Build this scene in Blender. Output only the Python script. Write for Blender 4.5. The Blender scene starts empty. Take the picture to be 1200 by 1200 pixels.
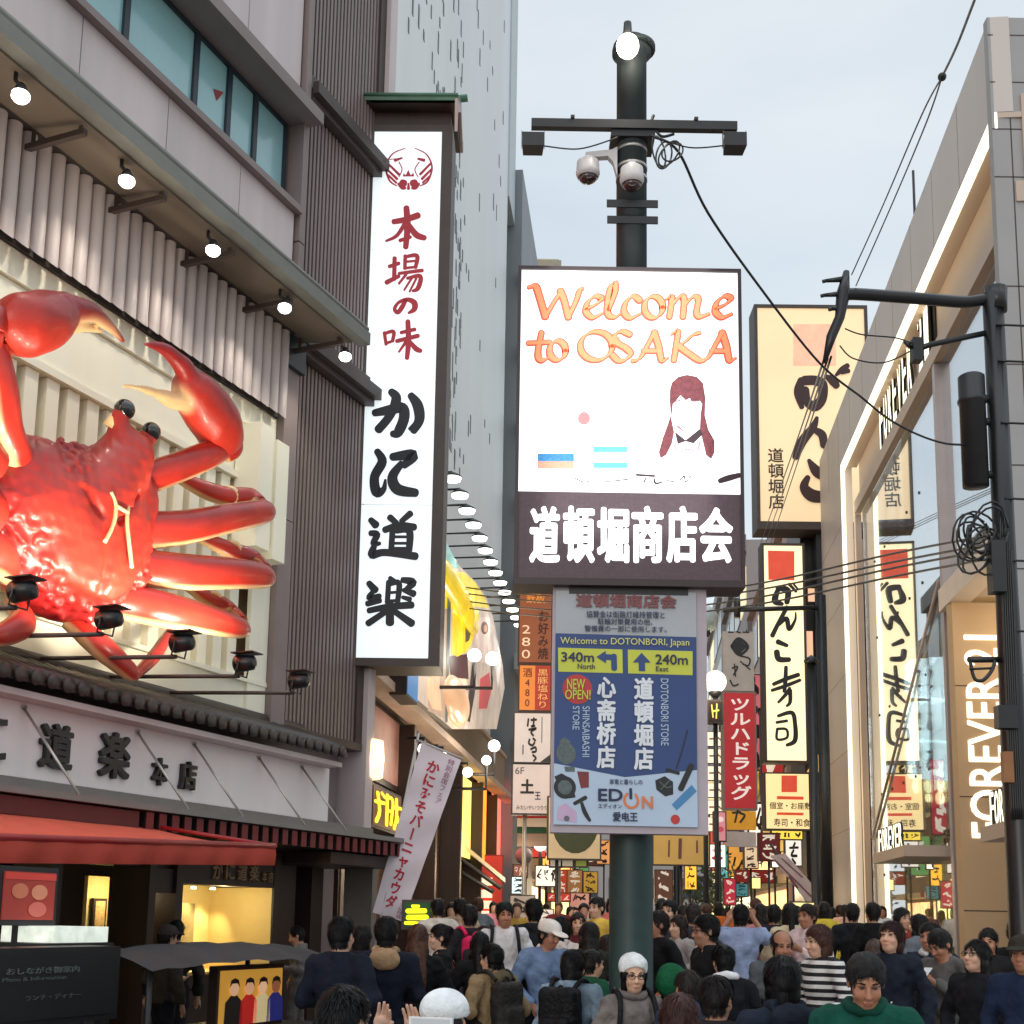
import bpy, math, random
import numpy as np
from mathutils import Matrix, Vector
random.seed(7); rng = np.random.RandomState(7)
SC = bpy.context.scene; COL = SC.collection
R_ = math.radians
# ------------------------------------------------------------------ camera
FPX, CX, CY, PITCH, ROLL, CAMH = 1500., 600., 833., math.atan(.162), R_(.9), 1.8
cam = bpy.data.cameras.new('camera'); camo = bpy.data.objects.new('camera', cam); COL.objects.link(camo)
_r, _u, _f = Vector((1,0,0)), Vector((0,-math.sin(PITCH),math.cos(PITCH))), Vector((0,math.cos(PITCH),math.sin(PITCH)))
_R = _r*math.cos(ROLL)+_u*math.sin(ROLL); _U = -_r*math.sin(ROLL)+_u*math.cos(ROLL)
camo.matrix_world = Matrix(((_R.x,_U.x,-_f.x,0),(_R.y,_U.y,-_f.y,0),(_R.z,_U.z,-_f.z,CAMH),(0,0,0,1)))
cam.sensor_width = 36; cam.lens = 36*FPX/1200; cam.shift_y = (CY-600)/1200; cam.clip_start = .1; cam.clip_end = 2000
SC.camera = camo
# ------------------------------------------------------------------ sky, sun, exposure
SUN_EL, SUN_ROT = R_(14), R_(200)
w = bpy.data.worlds.new("World"); SC.world = w; w.use_nodes = True
nt = w.node_tree; nt.nodes.clear()
def nd(t, k, **kw):
    n = t.nodes.new(k)
    for a, b in kw.items():
        if a.startswith('i_'):
            n.inputs[a[2:].replace('_', ' ')].default_value = b
        else: setattr(n, a, b)
    return n
sky = nd(nt, 'ShaderNodeTexSky', sky_type='NISHITA', sun_disc=False, sun_elevation=SUN_EL, sun_rotation=SUN_ROT, air_density=1.2, dust_density=1.0, ozone_density=1.0)
tc = nd(nt, 'ShaderNodeTexCoord'); mp = nd(nt, 'ShaderNodeMapping'); mp.inputs['Scale'].default_value = (1,1,3)
ns = nd(nt, 'ShaderNodeTexNoise', i_Scale=2.4, i_Detail=6.)
cr = nd(nt, 'ShaderNodeValToRGB'); cr.color_ramp.elements[0].position=.3; cr.color_ramp.elements[1].position=.75
cr.color_ramp.elements[0].color=(6.4,7.3,8.1,1); cr.color_ramp.elements[1].color=(8.6,9.0,9.3,1)
mx = nd(nt, 'ShaderNodeMixRGB'); mx.inputs[0].default_value=.8
bg = nd(nt, 'ShaderNodeBackground', i_Strength=.1); wo = nd(nt, 'ShaderNodeOutputWorld')
L = nt.links.new
L(tc.outputs['Generated'], mp.inputs[0]); L(mp.outputs[0], ns.inputs['Vector']); L(ns.outputs[0], cr.inputs[0])
sp=nd(nt,'ShaderNodeSeparateXYZ'); mr=nd(nt,'ShaderNodeMapRange'); mr.inputs[1].default_value=.62; mr.inputs[2].default_value=1.; mr.inputs[3].default_value=1.; mr.inputs[4].default_value=2.3   # overcast: brighter overhead
zm_=nd(nt,'ShaderNodeMixRGB',blend_type='MULTIPLY'); zm_.inputs[0].default_value=1
L(tc.outputs['Generated'],sp.inputs[0]); L(sp.outputs[2],mr.inputs[0]); L(cr.outputs[0],zm_.inputs[1]); L(mr.outputs[0],zm_.inputs[2])
L(sky.outputs[0], mx.inputs[1]); L(zm_.outputs[0], mx.inputs[2]); L(mx.outputs[0], bg.inputs[0]); L(bg.outputs[0], wo.inputs[0])
sd = bpy.data.lights.new('sun','SUN'); sd.energy=.5; sd.angle=R_(30); sd.color=(1,.95,.9)
so = bpy.data.objects.new('sun', sd); COL.objects.link(so)
_d = Vector((math.sin(SUN_ROT)*math.cos(SUN_EL), math.cos(SUN_ROT)*math.cos(SUN_EL), math.sin(SUN_EL)))
so.rotation_euler = _d.to_track_quat('Z','Y').to_euler()
vs = SC.view_settings; SC.display_settings.display_device='sRGB'; vs.view_transform='Standard'; vs.look='None'; vs.exposure=.2; vs.gamma=1
SC.cycles.use_denoising=True; SC.cycles.max_bounces=6; SC.cycles.transparent_max_bounces=8
SC.cycles.sample_clamp_indirect=6; SC.cycles.caustics_reflective=False; SC.cycles.caustics_refractive=False
# ------------------------------------------------------------------ surveying: pixel rays of the 1200 px photograph onto real planes
def ray(x, y):
    return _R*((x-CX)/FPX)+_U*((CY-y)/FPX)+_f
class Frame:
    """A vertical reference plane: local x along it, local y into it, z up."""
    def __init__(s, ox, oy, dx, dy):
        n = math.hypot(dx,dy); s.o = Vector((ox,oy,0)); s.x = Vector((dx/n,dy/n,0)); s.y = Vector((-dy/n,dx/n,0))
    def hit(s, px, py, d=0):
        r = ray(px,py); o = s.o+s.y*d; t = o.dot(s.y)/r.dot(s.y)
        p = r*t-o
        return p.dot(s.x), CAMH+r.z*t
    def mat(s, loc=(0,0,0)):
        p = s.o+s.x*loc[0]+s.y*loc[1]
        return Matrix(((s.x.x,s.y.x,0,p.x),(s.x.y,s.y.y,0,p.y),(0,0,1,loc[2]),(0,0,0,1)))
    def rect(s, d, x0, y0, x1, y1):
        a, b, c, e = s.hit(x0,y0,d), s.hit(x1,y1,d), s.hit(x1,y0,d), s.hit(x0,y1,d)
        return (a[0]+e[0])/2, (b[1]+e[1])/2, (b[0]+c[0])/2, (a[1]+c[1])/2   # s0,z0,s1,z1
W = Frame(0,0,1,0)
K = Frame(-2.53,18,.4218,1)          # crab restaurant front
LF = Frame(-4.6,0,.1042,1)           # left street fronts
RF = Frame(5.5,0,-.1042,-1)          # right street fronts
def at(px, py, Y):
    s, z = W.hit(px,py,Y); return Vector((s,Y,z))
# ------------------------------------------------------------------ materials
_mats = {}
def lin(c):
    return tuple(((v/255+.055)/1.055)**2.4 if v/255 > .04045 else v/255/12.92 for v in c)
def mat(name, col, rough=.6, metal=0., emit=0., var=.12, scale=3., bump=0., coat=0., streak=False, spec=.5, ecol=None, col2=None, bscale=None):
    if name in _mats: return _mats[name]
    m = bpy.data.materials.new(name); m.use_nodes = True; t = m.node_tree; b = t.nodes['Principled BSDF']
    b.inputs['Roughness'].default_value = rough; b.inputs['Metallic'].default_value = metal
    b.inputs['Coat Weight'].default_value = coat; b.inputs['Coat Roughness'].default_value=.08; b.inputs['Specular IOR Level'].default_value = spec
    c = t.nodes.new('ShaderNodeTexCoord'); mpn = t.nodes.new('ShaderNodeMapping'); t.links.new(c.outputs['Object'], mpn.inputs[0])
    if streak: mpn.inputs['Scale'].default_value=(1,1,.08)
    n = nd(t,'ShaderNodeTexNoise', i_Scale=scale, i_Detail=5., i_Roughness=.6); t.links.new(mpn.outputs[0], n.inputs['Vector'])
    r = t.nodes.new('ShaderNodeValToRGB'); e = r.color_ramp.elements
    e[0].position=.3; e[1].position=.7
    a = col2 or tuple(v*(1-var) for v in col); z = col if col2 else tuple(min(1,v*(1+var)) for v in col)
    e[0].color=(*a,1); e[1].color=(*z,1)
    t.links.new(n.outputs[0], r.inputs[0]); t.links.new(r.outputs[0], b.inputs['Base Color'])
    if emit:
        b.inputs['Emission Strength'].default_value = emit
        if ecol: b.inputs['Emission Color'].default_value=(*ecol,1)
        else: t.links.new(r.outputs[0], b.inputs['Emission Color'])
    if bump:
        n2 = nd(t,'ShaderNodeTexNoise', i_Scale=bscale or scale*6, i_Detail=4.); t.links.new(c.outputs['Object'], n2.inputs['Vector'])
        bn = nd(t,'ShaderNodeBump', i_Strength=bump, i_Distance=.02); t.links.new(n2.outputs[0], bn.inputs['Height']); t.links.new(bn.outputs[0], b.inputs['Normal'])
    _mats[name]=m; return m
def glow(name, col, s, var=.0, scale=3.):
    """a lit face: translucent sheet lit from inside"""
    return mat(name, col, rough=.35, emit=s, var=var, scale=scale)
# ------------------------------------------------------------------ mesh builder
class MB:
    def __init__(s): s.v=[]; s.f=[]; s.mi=[]; s.sm=[]; s.m=0; s.s=False
    def add(s, vs, fs, smooth=None):
        o=len(s.v); s.v+= [tuple(p) for p in vs]
        for f in fs: s.f.append(tuple(i+o for i in f)); s.mi.append(s.m); s.sm.append(s.s if smooth is None else smooth)
        return s
    def box(s,x0,x1,y0,y1,z0,z1):
        x0,x1=min(x0,x1),max(x0,x1); y0,y1=min(y0,y1),max(y0,y1); z0,z1=min(z0,z1),max(z0,z1)
        return s.add([(x0,y0,z0),(x1,y0,z0),(x1,y1,z0),(x0,y1,z0),(x0,y0,z1),(x1,y0,z1),(x1,y1,z1),(x0,y1,z1)],
              [(0,3,2,1),(4,5,6,7),(0,1,5,4),(1,2,6,5),(2,3,7,6),(3,0,4,7)],False)
    def hexa(s, p8):   # 4 bottom + 4 top, any shape
        return s.add(p8,[(0,3,2,1),(4,5,6,7),(0,1,5,4),(1,2,6,5),(2,3,7,6),(3,0,4,7)],False)
    def prism(s, poly, y0, y1):      # poly of (x,z), extruded along y
        n=len(poly); a=sum(poly[i][0]*poly[(i+1)%n][1]-poly[(i+1)%n][0]*poly[i][1] for i in range(n))
        if a<0: poly=poly[::-1]
        vs=[(x,y0,z) for x,z in poly]+[(x,y1,z) for x,z in poly]
        return s.add(vs,[tuple(range(n)),tuple(range(2*n-1,n-1,-1))]+[(i,i+n,(i+1)%n+n,(i+1)%n) for i in range(n)],False)
    def prismx(s, poly, x0, x1):     # poly of (y,z), extruded along x
        n=len(poly); a=sum(poly[i][0]*poly[(i+1)%n][1]-poly[(i+1)%n][0]*poly[i][1] for i in range(n))
        if a<0: poly=poly[::-1]
        vs=[(x0,y,z) for y,z in poly]+[(x1,y,z) for y,z in poly]
        return s.add(vs,[tuple(range(n-1,-1,-1)),tuple(range(n,2*n))]+[(i,(i+1)%n,(i+1)%n+n,i+n) for i in range(n)],False)
    def tube(s, pts, r, n=8, caps=True):
        pts=[Vector(p) for p in pts]; rs=r if isinstance(r,(list,tuple)) else [r]*len(pts)
        T=[(pts[min(i+1,len(pts)-1)]-pts[max(i-1,0)]).normalized() for i in range(len(pts))]
        up=Vector((0,0,1)) if abs(T[0].z)<.9 else Vector((1,0,0)); N=(up-T[0]*up.dot(T[0])).normalized(); vs=[]
        for p,t,rr in zip(pts,T,rs):
            N=(N-t*N.dot(t)).normalized(); B=t.cross(N)
            for k in range(n):
                a=2*math.pi*k/n; vs.append(p+(N*math.cos(a)+B*math.sin(a))*rr)
        fs=[(i*n+k,i*n+(k+1)%n,(i+1)*n+(k+1)%n,(i+1)*n+k) for i in range(len(pts)-1) for k in range(n)]
        s.add(vs,fs,True)
        if caps:
            o=len(s.v)-len(vs); q=(len(pts)-1)*n
            s.f+= [tuple(o+k for k in range(n-1,-1,-1)), tuple(o+q+k for k in range(n))]; s.mi+=[s.m]*2; s.sm+=[False]*2
        return s
    def lathe(s, prof, c=(0,0,0), axis='z', n=20, smooth=True):   # prof (r,h)
        vs=[]
        for r,h in prof:
            for k in range(n):
                a=2*math.pi*k/n; x,y=r*math.cos(a),r*math.sin(a)
                p={'z':(x,y,h),'y':(x,h,-y),'x':(h,x,y)}[axis]
                vs.append((p[0]+c[0],p[1]+c[1],p[2]+c[2]))
        m=len(prof)
        fs=[(i*n+k,i*n+(k+1)%n,(i+1)*n+(k+1)%n,(i+1)*n+k) for i in range(m-1) for k in range(n)]
        s.add(vs,fs,smooth); o=len(s.v)-len(vs)
        s.f+=[tuple(o+k for k in range(n-1,-1,-1)),tuple(o+(m-1)*n+k for k in range(n))]; s.mi+=[s.m]*2; s.sm+=[False]*2
        return s
    def ball(s,c,r,n=14,sz=1.):
        return s.lathe([(max(.001,r*math.sin(math.pi*i/n)),-r*sz*math.cos(math.pi*i/n)) for i in range(n+1)],c,'z',n+4)
    def build(s,name,m,parent=None):
        me=bpy.data.meshes.new(name); vs=s.v
        if parent is not None and '_loc' in parent:
            l=parent['_loc']; vs=[(a-l[0],b-l[1],c-l[2]) for a,b,c in vs]
        me.from_pydata([tuple(map(float,p)) for p in vs],[],s.f)
        for mm in (m if isinstance(m,(list,tuple)) else [m]): me.materials.append(mm)
        me.polygons.foreach_set('material_index',s.mi); me.polygons.foreach_set('use_smooth',s.sm)
        me.update()
        o=bpy.data.objects.new(name,me); COL.objects.link(o)
        if parent is not None:
            o.parent=parent
        return o
LOCS={}
def thing(name,label,cat,frame=W,loc=(0,0,0),group=None):
    o=bpy.data.objects.new(name,None); COL.objects.link(o); o.empty_display_size=.1
    o.matrix_world=frame.mat(loc); o['label']=label; o['category']=cat; o['_loc']=[float(v) for v in loc]
    if group: o['group']=group
    return o
def sub(mb,name,m,part):
    """a sub-part: same coordinates as its part (the part carries no transform of its own)"""
    root=part.parent; l=root['_loc'] if root is not None and '_loc' in root else (0,0,0)
    mb.v=[(a-l[0],b-l[1],c-l[2]) for a,b,c in mb.v]
    o=mb.build(name,m,None); o.parent=part; return o
def tag(o,label,cat,group=None):
    o['label']=label; o['category']=cat
    if group: o['group']=group
    return o
def structure(o): o['kind']='structure'; return o
def lamp(parent,kind,loc,energy,color=(1,.85,.65),size=.06,target=None,angle=90,blend=.6):
    """a light parented to its owner (frame coordinates)"""
    ld=bpy.data.lights.new('lamp_light',kind); ld.energy=energy; ld.color=color; ld.shadow_soft_size=size
    if kind=='SPOT': ld.spot_size=R_(angle); ld.spot_blend=blend
    o=bpy.data.objects.new('lamp_light',ld); COL.objects.link(o); o.parent=parent
    l=Vector(parent['_loc']); o.location=Vector(loc)-l
    if target is not None:
        o.rotation_euler=(Vector(loc)-Vector(target)).to_track_quat('Z','Y').to_euler()
    return o
# ------------------------------------------------------------------ lettering
def glyphs(txt, bold=0., vertical=False):
    """flat mesh of a string in the built-in font: verts (x,y), faces, normalised to the unit box"""
    key=(txt,bold,vertical)
    if key in glyphs.c: return glyphs.c[key]
    def one(t):
        cu=bpy.data.curves.new('t','FONT'); cu.body=t; cu.offset=bold; cu.resolution_u=4; cu.size=1; cu.align_x='CENTER'; cu.fill_mode='FRONT'
        o=bpy.data.objects.new('t',cu); COL.objects.link(o); dg=bpy.context.evaluated_depsgraph_get(); dg.update()
        me=bpy.data.meshes.new_from_object(o.evaluated_get(dg)); v=[(p.co.x,p.co.y) for p in me.vertices]; f=[tuple(p.vertices) for p in me.polygons]
        bpy.data.objects.remove(o); bpy.data.curves.remove(cu); bpy.data.meshes.remove(me); return v,f
    if vertical:
        V=[];F=[];y=0
        for ch in txt:
            if ch in ' 　': y-=.6; continue
            v,f=one(ch)
            if not v: continue
            if ch in 'ー-・': cx=sum(p[0] for p in v)/len(v); v=[(-(q-.38),p-cx+.38) for p,q in v] if ch!='・' else v
            o=len(V); V+=[(p,q+y) for p,q in v]; F+=[tuple(i+o for i in g) for g in f]; y-=1.02
    else: V,F=one(txt)
    xs=[p[0] for p in V]; ys=[p[1] for p in V]; x0,x1,y0,y1=min(xs),max(xs),min(ys),max(ys)
    V=[((p-x0)/max(1e-6,x1-x0),(q-y0)/max(1e-6,y1-y0)) for p,q in V]
    glyphs.c[key]=(V,F); return glyphs.c[key]
glyphs.c={}
def text(mb,txt,d,s0,z0,s1,z1,bold=0.,vertical=False,th=.004,rot=0,shear=0.,mirror=False):
    """letters filling the box s0..s1, z0..z1 standing th proud of plane d (towards the viewer, -y)"""
    if bold>.005:
        V,F=glyphs(txt,0.,vertical); nc=max(1,len(txt) if not vertical else 1); nr=1 if not vertical else len(txt)
        bx=bold*.8*(s1-s0)/(1 if rot else nc)/(len(txt)*.6 if rot else 1); bz=bold*.8*(z1-z0)/nr; q0=abs(s1-s0); q1=abs(z1-z0)
        r=min(bold*.9*q0/nc if not vertical else bold*.9*q0, bold*.9*q1/nr) if not rot else bold*q0
        offs=[(0,0)]+[(math.cos(a*math.pi/4)*r,math.sin(a*math.pi/4)*r) for a in range(8)]
        for i,(ox,oz) in enumerate(offs):
            text(mb,txt,d-i*.0003,s0+r+ox,z0+r+oz,s1-r+ox,z1-r+oz,0.,vertical,th,rot,shear,mirror)
        return mb
    V,F=glyphs(txt,0.,vertical)
    if rot==90: V=[(1-q,p) for p,q in V]       # reads upwards
    if rot==-90: V=[(q,1-p) for p,q in V]
    if mirror: V=[(1-p,q) for p,q in V]; F=[f[::-1] for f in F]
    P=[(s0+(p+shear*(q-.5))*(s1-s0),z0+q*(z1-z0)) for p,q in V]
    n=len(P); vs=[(x,d-th,z) for x,z in P]
    mb.add(vs,F,False)
    if th>=.006:
        cnt={}
        for f in F:
            for a,b in zip(f,f[1:]+f[:1]):
                k=(min(a,b),max(a,b)); cnt.setdefault(k,[]).append((a,b))
        o=len(mb.v); mb.v+=[(x,d,z) for x,z in P]
        for k,e in cnt.items():
            if len(e)==1:
                a,b=e[0]; mb.f.append((o-n+b,o-n+a,o+a,o+b)); mb.mi.append(mb.m); mb.sm.append(False)
    return mb
def spline(pts,sub=6):
    P=[Vector(p) for p in pts]; out=[]
    if len(P)<3: 
        return [P[0].lerp(P[-1],i/6) for i in range(7)]
    for i in range(len(P)-1):
        a,b,c,e=P[max(i-1,0)],P[i],P[i+1],P[min(i+2,len(P)-1)]
        for k in range(sub):
            t=k/sub; out.append(.5*((2*b)+(c-a)*t+(2*a-5*b+4*c-e)*t*t+(3*b-a-3*c+e)*t**3))
    out.append(P[-1]); return out
def brush(mb,strokes,fn,d,th=.004,nib=None,step=.0005,fat=1.):
    """brush strokes: each a list of (x,y,width) in drawing units; fn maps drawing units to (s,z)"""
    for q,st in enumerate(strokes):
        st=[(*p,6) if len(p)==2 else p for p in st]
        P=spline(st); n=len(P); Lf=[];Rt=[]
        for i,p in enumerate(P):
            t=(P[min(i+1,n-1)]-P[max(i-1,0)]); t=Vector((t.x,t.y)); t=t.normalized() if t.length>1e-6 else Vector((1,0))
            if nib:
                a=Vector((math.cos(nib[1]),math.sin(nib[1])))*nib[0]/2; nn=Vector((-t.y,t.x))
                wd=abs(nn.dot(a))+nib[2]/2; v=nn*wd
            else: v=Vector((-t.y,t.x))*p[2]/2*fat
            c=Vector((p[0],p[1])); Lf.append(c+v); Rt.append(c-v)
        t0=Vector((P[0].x-P[1].x,P[0].y-P[1].y)); t1=Vector((P[-1].x-P[-2].x,P[-1].y-P[-2].y))
        t0=t0.normalized() if t0.length>1e-6 else Vector((1,0)); t1=t1.normalized() if t1.length>1e-6 else Vector((1,0))
        dd=d-th-step*(q%12); row=[fn(p.x,p.y) for p in Lf]+[fn(p.x,p.y) for p in Rt]
        vs=[(a,dd,b) for a,b in row]; fs=[(i,i+1,n+i+1,n+i) for i in range(n-1)]
        # round ends
        for c,t,l,r_,w_ in ((P[0],t0,0,n,(Lf[0]-Rt[0]).length/2),(P[-1],t1,n-1,2*n-1,(Lf[-1]-Rt[-1]).length/2)):
            o=len(vs); nn=Vector((-t.y,t.x)); cc=Vector((c[0],c[1]))
            for k in range(7):
                a=-math.pi/2+math.pi*k/6; pp=cc+nn*w_*math.sin(a)+t*w_*.8*math.cos(a); s_=fn(pp.x,pp.y); vs.append((s_[0],dd,s_[1]))
            fs.append(tuple(o+k for k in range(7)))
        # all faces towards the viewer (-y)
        g=[]
        for f in fs:
            ar=sum(vs[f[i]][0]*vs[f[(i+1)%len(f)]][2]-vs[f[(i+1)%len(f)]][0]*vs[f[i]][2] for i in range(len(f)))
            g.append(f if ar>0 else f[::-1])
        mb.add(vs,g,False)
    return mb
def boxmap(s0,z0,s1,z1,w=100.,h=100.):
    return lambda x,y:(s0+x/w*(s1-s0),z1-y/h*(z1-z0))
def pixmap(fr,d,ox=0,oy=0,sc=1.):
    return lambda x,y: fr.hit(ox+x/sc,oy+y/sc,d)
def poly(mb,pts,fn,d,th=.003):
    P=[fn(x,y) for x,y in pts]; n=len(P)
    ar=sum(P[i][0]*P[(i+1)%n][1]-P[(i+1)%n][0]*P[i][1] for i in range(n))
    f=tuple(range(n)) if ar>0 else tuple(range(n-1,-1,-1))
    mb.add([(a,d-th,b) for a,b in P],[f],False); return mb
def disc(mb,c,rx,ry,fn,d,th=.003,n=24):
    return poly(mb,[(c[0]+rx*math.cos(2*math.pi*k/n),c[1]+ry*math.sin(2*math.pi*k/n)) for k in range(n)],fn,d,th)
# ------------------------------------------------------------------ distance-field sculpting
class SDF:
    def __init__(s,lo,hi,h,fine=None):
        """fine: per axis list of (a,b,h) zones with smaller steps"""
        def ax(a,b,k):
            z=[q for q in (fine or {}).get(k,[])]; out=[a]; x=a
            while x<b:
                hh=h
                for (p,q,e) in z:
                    if p-e<=x<=q: hh=min(hh,e)
                x+=hh; out.append(x)
            return np.array(out,dtype=np.float32)
        s.x,s.y,s.z=ax(lo[0],hi[0],'x'),ax(lo[1],hi[1],'y'),ax(lo[2],hi[2],'z')
        s.V=np.full((len(s.x),len(s.y),len(s.z)),9.,np.float32); s.h=h
    def sl(s,lo,hi):
        r=[]
        for a,l,h_ in zip((s.x,s.y,s.z),lo,hi):
            i=max(0,int(np.searchsorted(a,l))-1); j=min(len(a),int(np.searchsorted(a,h_))+1); r.append(slice(i,max(j,i)))
        return tuple(r)
    def put(s,sl,d,k,op):
        V=s.V[sl]
        if op=='add':
            if k>0: h_=np.maximum(k-np.abs(V-d),0)/k; s.V[sl]=np.minimum(V,d)-h_*h_*k*.25
            else: s.V[sl]=np.minimum(V,d)
        elif op=='sub':
            d=-d
            if k>0: h_=np.maximum(k-np.abs(V-d),0)/k; s.V[sl]=np.maximum(V,d)+h_*h_*k*.25
            else: s.V[sl]=np.maximum(V,d)
    def grid(s,sl): return s.x[sl[0]][:,None,None],s.y[sl[1]][None,:,None],s.z[sl[2]][None,None,:]
    def cone(s,a,b,ra,rb,k=.02,op='add',flat=1.):
        a=np.array(a,np.float32); b=np.array(b,np.float32); m=max(ra,rb)+k+3*s.h
        sl=s.sl(np.minimum(a,b)-m,np.maximum(a,b)+m)
        if any(q.stop<=q.start for q in sl): return s
        X,Y,Z=s.grid(sl); ab=b-a; L2=float((ab*ab).sum())+1e-9
        t=np.clip(((X-a[0])*ab[0]+(Y-a[1])*ab[1]+(Z-a[2])*ab[2])/L2,0,1)
        d=np.sqrt((X-a[0]-t*ab[0])**2+((Y-a[1]-t*ab[1])/flat)**2+(Z-a[2]-t*ab[2])**2)-(ra+t*(rb-ra))
        s.put(sl,d,k,op); return s
    def ell(s,c,r,k=.02,op='add',rot=None):
        c=np.array(c,np.float32); r=np.array(r,np.float32); m=float(r.max())+k+3*s.h
        e=r+k+3*s.h if rot is None else np.full(3,m)
        sl=s.sl(c-e,c+e)
        if any(q.stop<=q.start for q in sl): return s
        X,Y,Z=s.grid(sl); X=X-c[0];Y=Y-c[1];Z=Z-c[2]
        if rot is not None:
            Q=np.array(rot,np.float32).T; X,Y,Z=Q[0,0]*X+Q[0,1]*Y+Q[0,2]*Z,Q[1,0]*X+Q[1,1]*Y+Q[1,2]*Z,Q[2,0]*X+Q[2,1]*Y+Q[2,2]*Z
        k0=np.sqrt((X/r[0])**2+(Y/r[1])**2+(Z/r[2])**2); k1=np.sqrt((X/r[0]**2)**2+(Y/r[1]**2)**2+(Z/r[2]**2)**2)+1e-6
        s.put(sl,k0*(k0-1)/k1,k,op); return s
    def rbox(s,c,b,r=.02,k=.0,op='add'):
        c=np.array(c,np.float32); b=np.array(b,np.float32); m=b+r+k+3*s.h; sl=s.sl(c-m,c+m)
        if any(q.stop<=q.start for q in sl): return s
        X,Y,Z=s.grid(sl); qx=np.abs(X-c[0])-b[0]+r; qy=np.abs(Y-c[1])-b[1]+r; qz=np.abs(Z-c[2])-b[2]+r
        d=np.sqrt(np.maximum(qx,0)**2+np.maximum(qy,0)**2+np.maximum(qz,0)**2)+np.minimum(np.maximum(qx,np.maximum(qy,qz)),0)-r
        s.put(sl,d,k,op); return s
    def below(s,z): # keep only z>=value
        s.V=np.maximum(s.V,(z-s.z)[None,None,:]); return s
    def above(s,z):
        s.V=np.maximum(s.V,(s.z-z)[None,None,:]); return s
    def noise(s,amp,f,seed=0):
        r=np.random.RandomState(seed); X,Y,Z=s.grid((slice(None),)*3); N=0
        for _ in range(5):
            v=r.normal(size=3)*f; N=N+np.sin(X*v[0]+Y*v[1]+Z*v[2]+r.rand()*6.28)
        s.V=s.V+(amp*.45*N).astype(np.float32); return s
    def mesh(s):
        V=s.V; V=V.copy(); V[0]=V[-1]=1; V[:,0]=V[:,-1]=1; V[:,:,0]=V[:,:,-1]=1
        I=V<0; nx,ny,nz=V.shape
        c=np.zeros((nx-1,ny-1,nz-1),np.int8)
        for i in (0,1):
            for j in (0,1):
                for k in (0,1): c+=I[i:nx-1+i,j:ny-1+j,k:nz-1+k]
        act=np.argwhere((c>0)&(c<8))
        if len(act)==0: return np.zeros((0,3)),np.zeros((0,4),int)
        idx=-np.ones(c.shape,np.int64); idx[tuple(act.T)]=np.arange(len(act))
        P=np.zeros((len(act),3)); N=np.zeros(len(act)); ax=(s.x,s.y,s.z)
        a0,a1,a2=act.T
        for d in range(3):
            o=[q for q in range(3) if q!=d]
            for u in (0,1):
                for v in (0,1):
                    p=act.copy(); p[:,o[0]]+=u; p[:,o[1]]+=v; q=p.copy(); q[:,d]+=1
                    va=V[tuple(p.T)]; vb=V[tuple(q.T)]; m=(va<0)!=(vb<0)
                    t=np.where(m,va/np.where(m,va-vb,1),0)
                    for e in range(3):
                        ca=ax[e][p[:,e]]; cb=ax[e][q[:,e]]; P[:,e]+=np.where(m,ca+t*(cb-ca),0)
                    N+=m
        P/=N[:,None]; F=[]
        for d in range(3):
            o=[(d+1)%3,(d+2)%3]
            lo=[slice(None)]*3; hi=[slice(None)]*3; lo[d]=slice(0,-1); hi[d]=slice(1,None)
            for q in o: lo[q]=slice(1,-1); hi[q]=slice(1,-1)
            A=I[tuple(lo)]; B=I[tuple(hi)]; E=np.argwhere(A!=B)
            if len(E)==0: continue
            base=E.copy(); base[:,o[0]]+=1; base[:,o[1]]+=1
            q=[]
            for du,dv in ((-1,-1),(0,-1),(0,0),(-1,0)):
                b=base.copy(); b[:,o[0]]+=du; b[:,o[1]]+=dv; q.append(idx[tuple(b.T)])
            Q=np.stack(q,1); fl=~A[tuple(E.T)]; Q[fl]=Q[fl][:,::-1]; F.append(Q)
        return P,np.concatenate(F)
    def build(s,name,m,parent=None,color=None):
        P,F=s.mesh(); me=bpy.data.meshes.new(name)
        me.vertices.add(len(P)); me.vertices.foreach_set('co',P.astype(np.float32).ravel())
        me.loops.add(len(F)*4); me.loops.foreach_set('vertex_index',F.astype(np.int32).ravel())
        me.polygons.add(len(F)); me.polygons.foreach_set('loop_start',np.arange(0,len(F)*4,4,dtype=np.int32))
        me.update(calc_edges=True); me.polygons.foreach_set('use_smooth',np.ones(len(F),bool)); me.materials.append(m)
        if color is not None:
            a=me.color_attributes.new('Col','FLOAT_COLOR','POINT'); c=np.ones((len(P),4),np.float32); c[:,:3]=color(P); a.data.foreach_set('color',c.ravel())
        o=bpy.data.objects.new(name,me); COL.objects.link(o)
        if parent is not None: o.parent=parent
        return o
# ================================================================== GROUND
m_ground = mat('paving', (.30,.28,.26), .75, var=.25, scale=.7, bump=.3)
nt2=m_ground.node_tree; b2=nt2.nodes['Principled BSDF']
bt=nt2.nodes.new('ShaderNodeTexBrick'); bt.inputs['Scale'].default_value=1.6; bt.inputs['Mortar Size'].default_value=.012; bt.offset=.5
bt.inputs['Color1'].default_value=(.9,.88,.85,1); bt.inputs['Color2'].default_value=(1,1,1,1); bt.inputs['Mortar'].default_value=(.45,.43,.4,1)
tcg=nt2.nodes.new('ShaderNodeTexCoord'); nt2.links.new(tcg.outputs['Object'],bt.inputs['Vector'])
mg=nd(nt2,'ShaderNodeMixRGB',blend_type='MULTIPLY'); mg.inputs[0].default_value=1
src=b2.inputs['Base Color'].links[0].from_socket; nt2.links.new(src,mg.inputs[1]); nt2.links.new(bt.outputs[0],mg.inputs[2]); nt2.links.new(mg.outputs[0],b2.inputs['Base Color'])
def gz(Y): return min(.42,max(0.,(Y-9.)*.03))      # the street climbs gently away from the crossing
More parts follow.
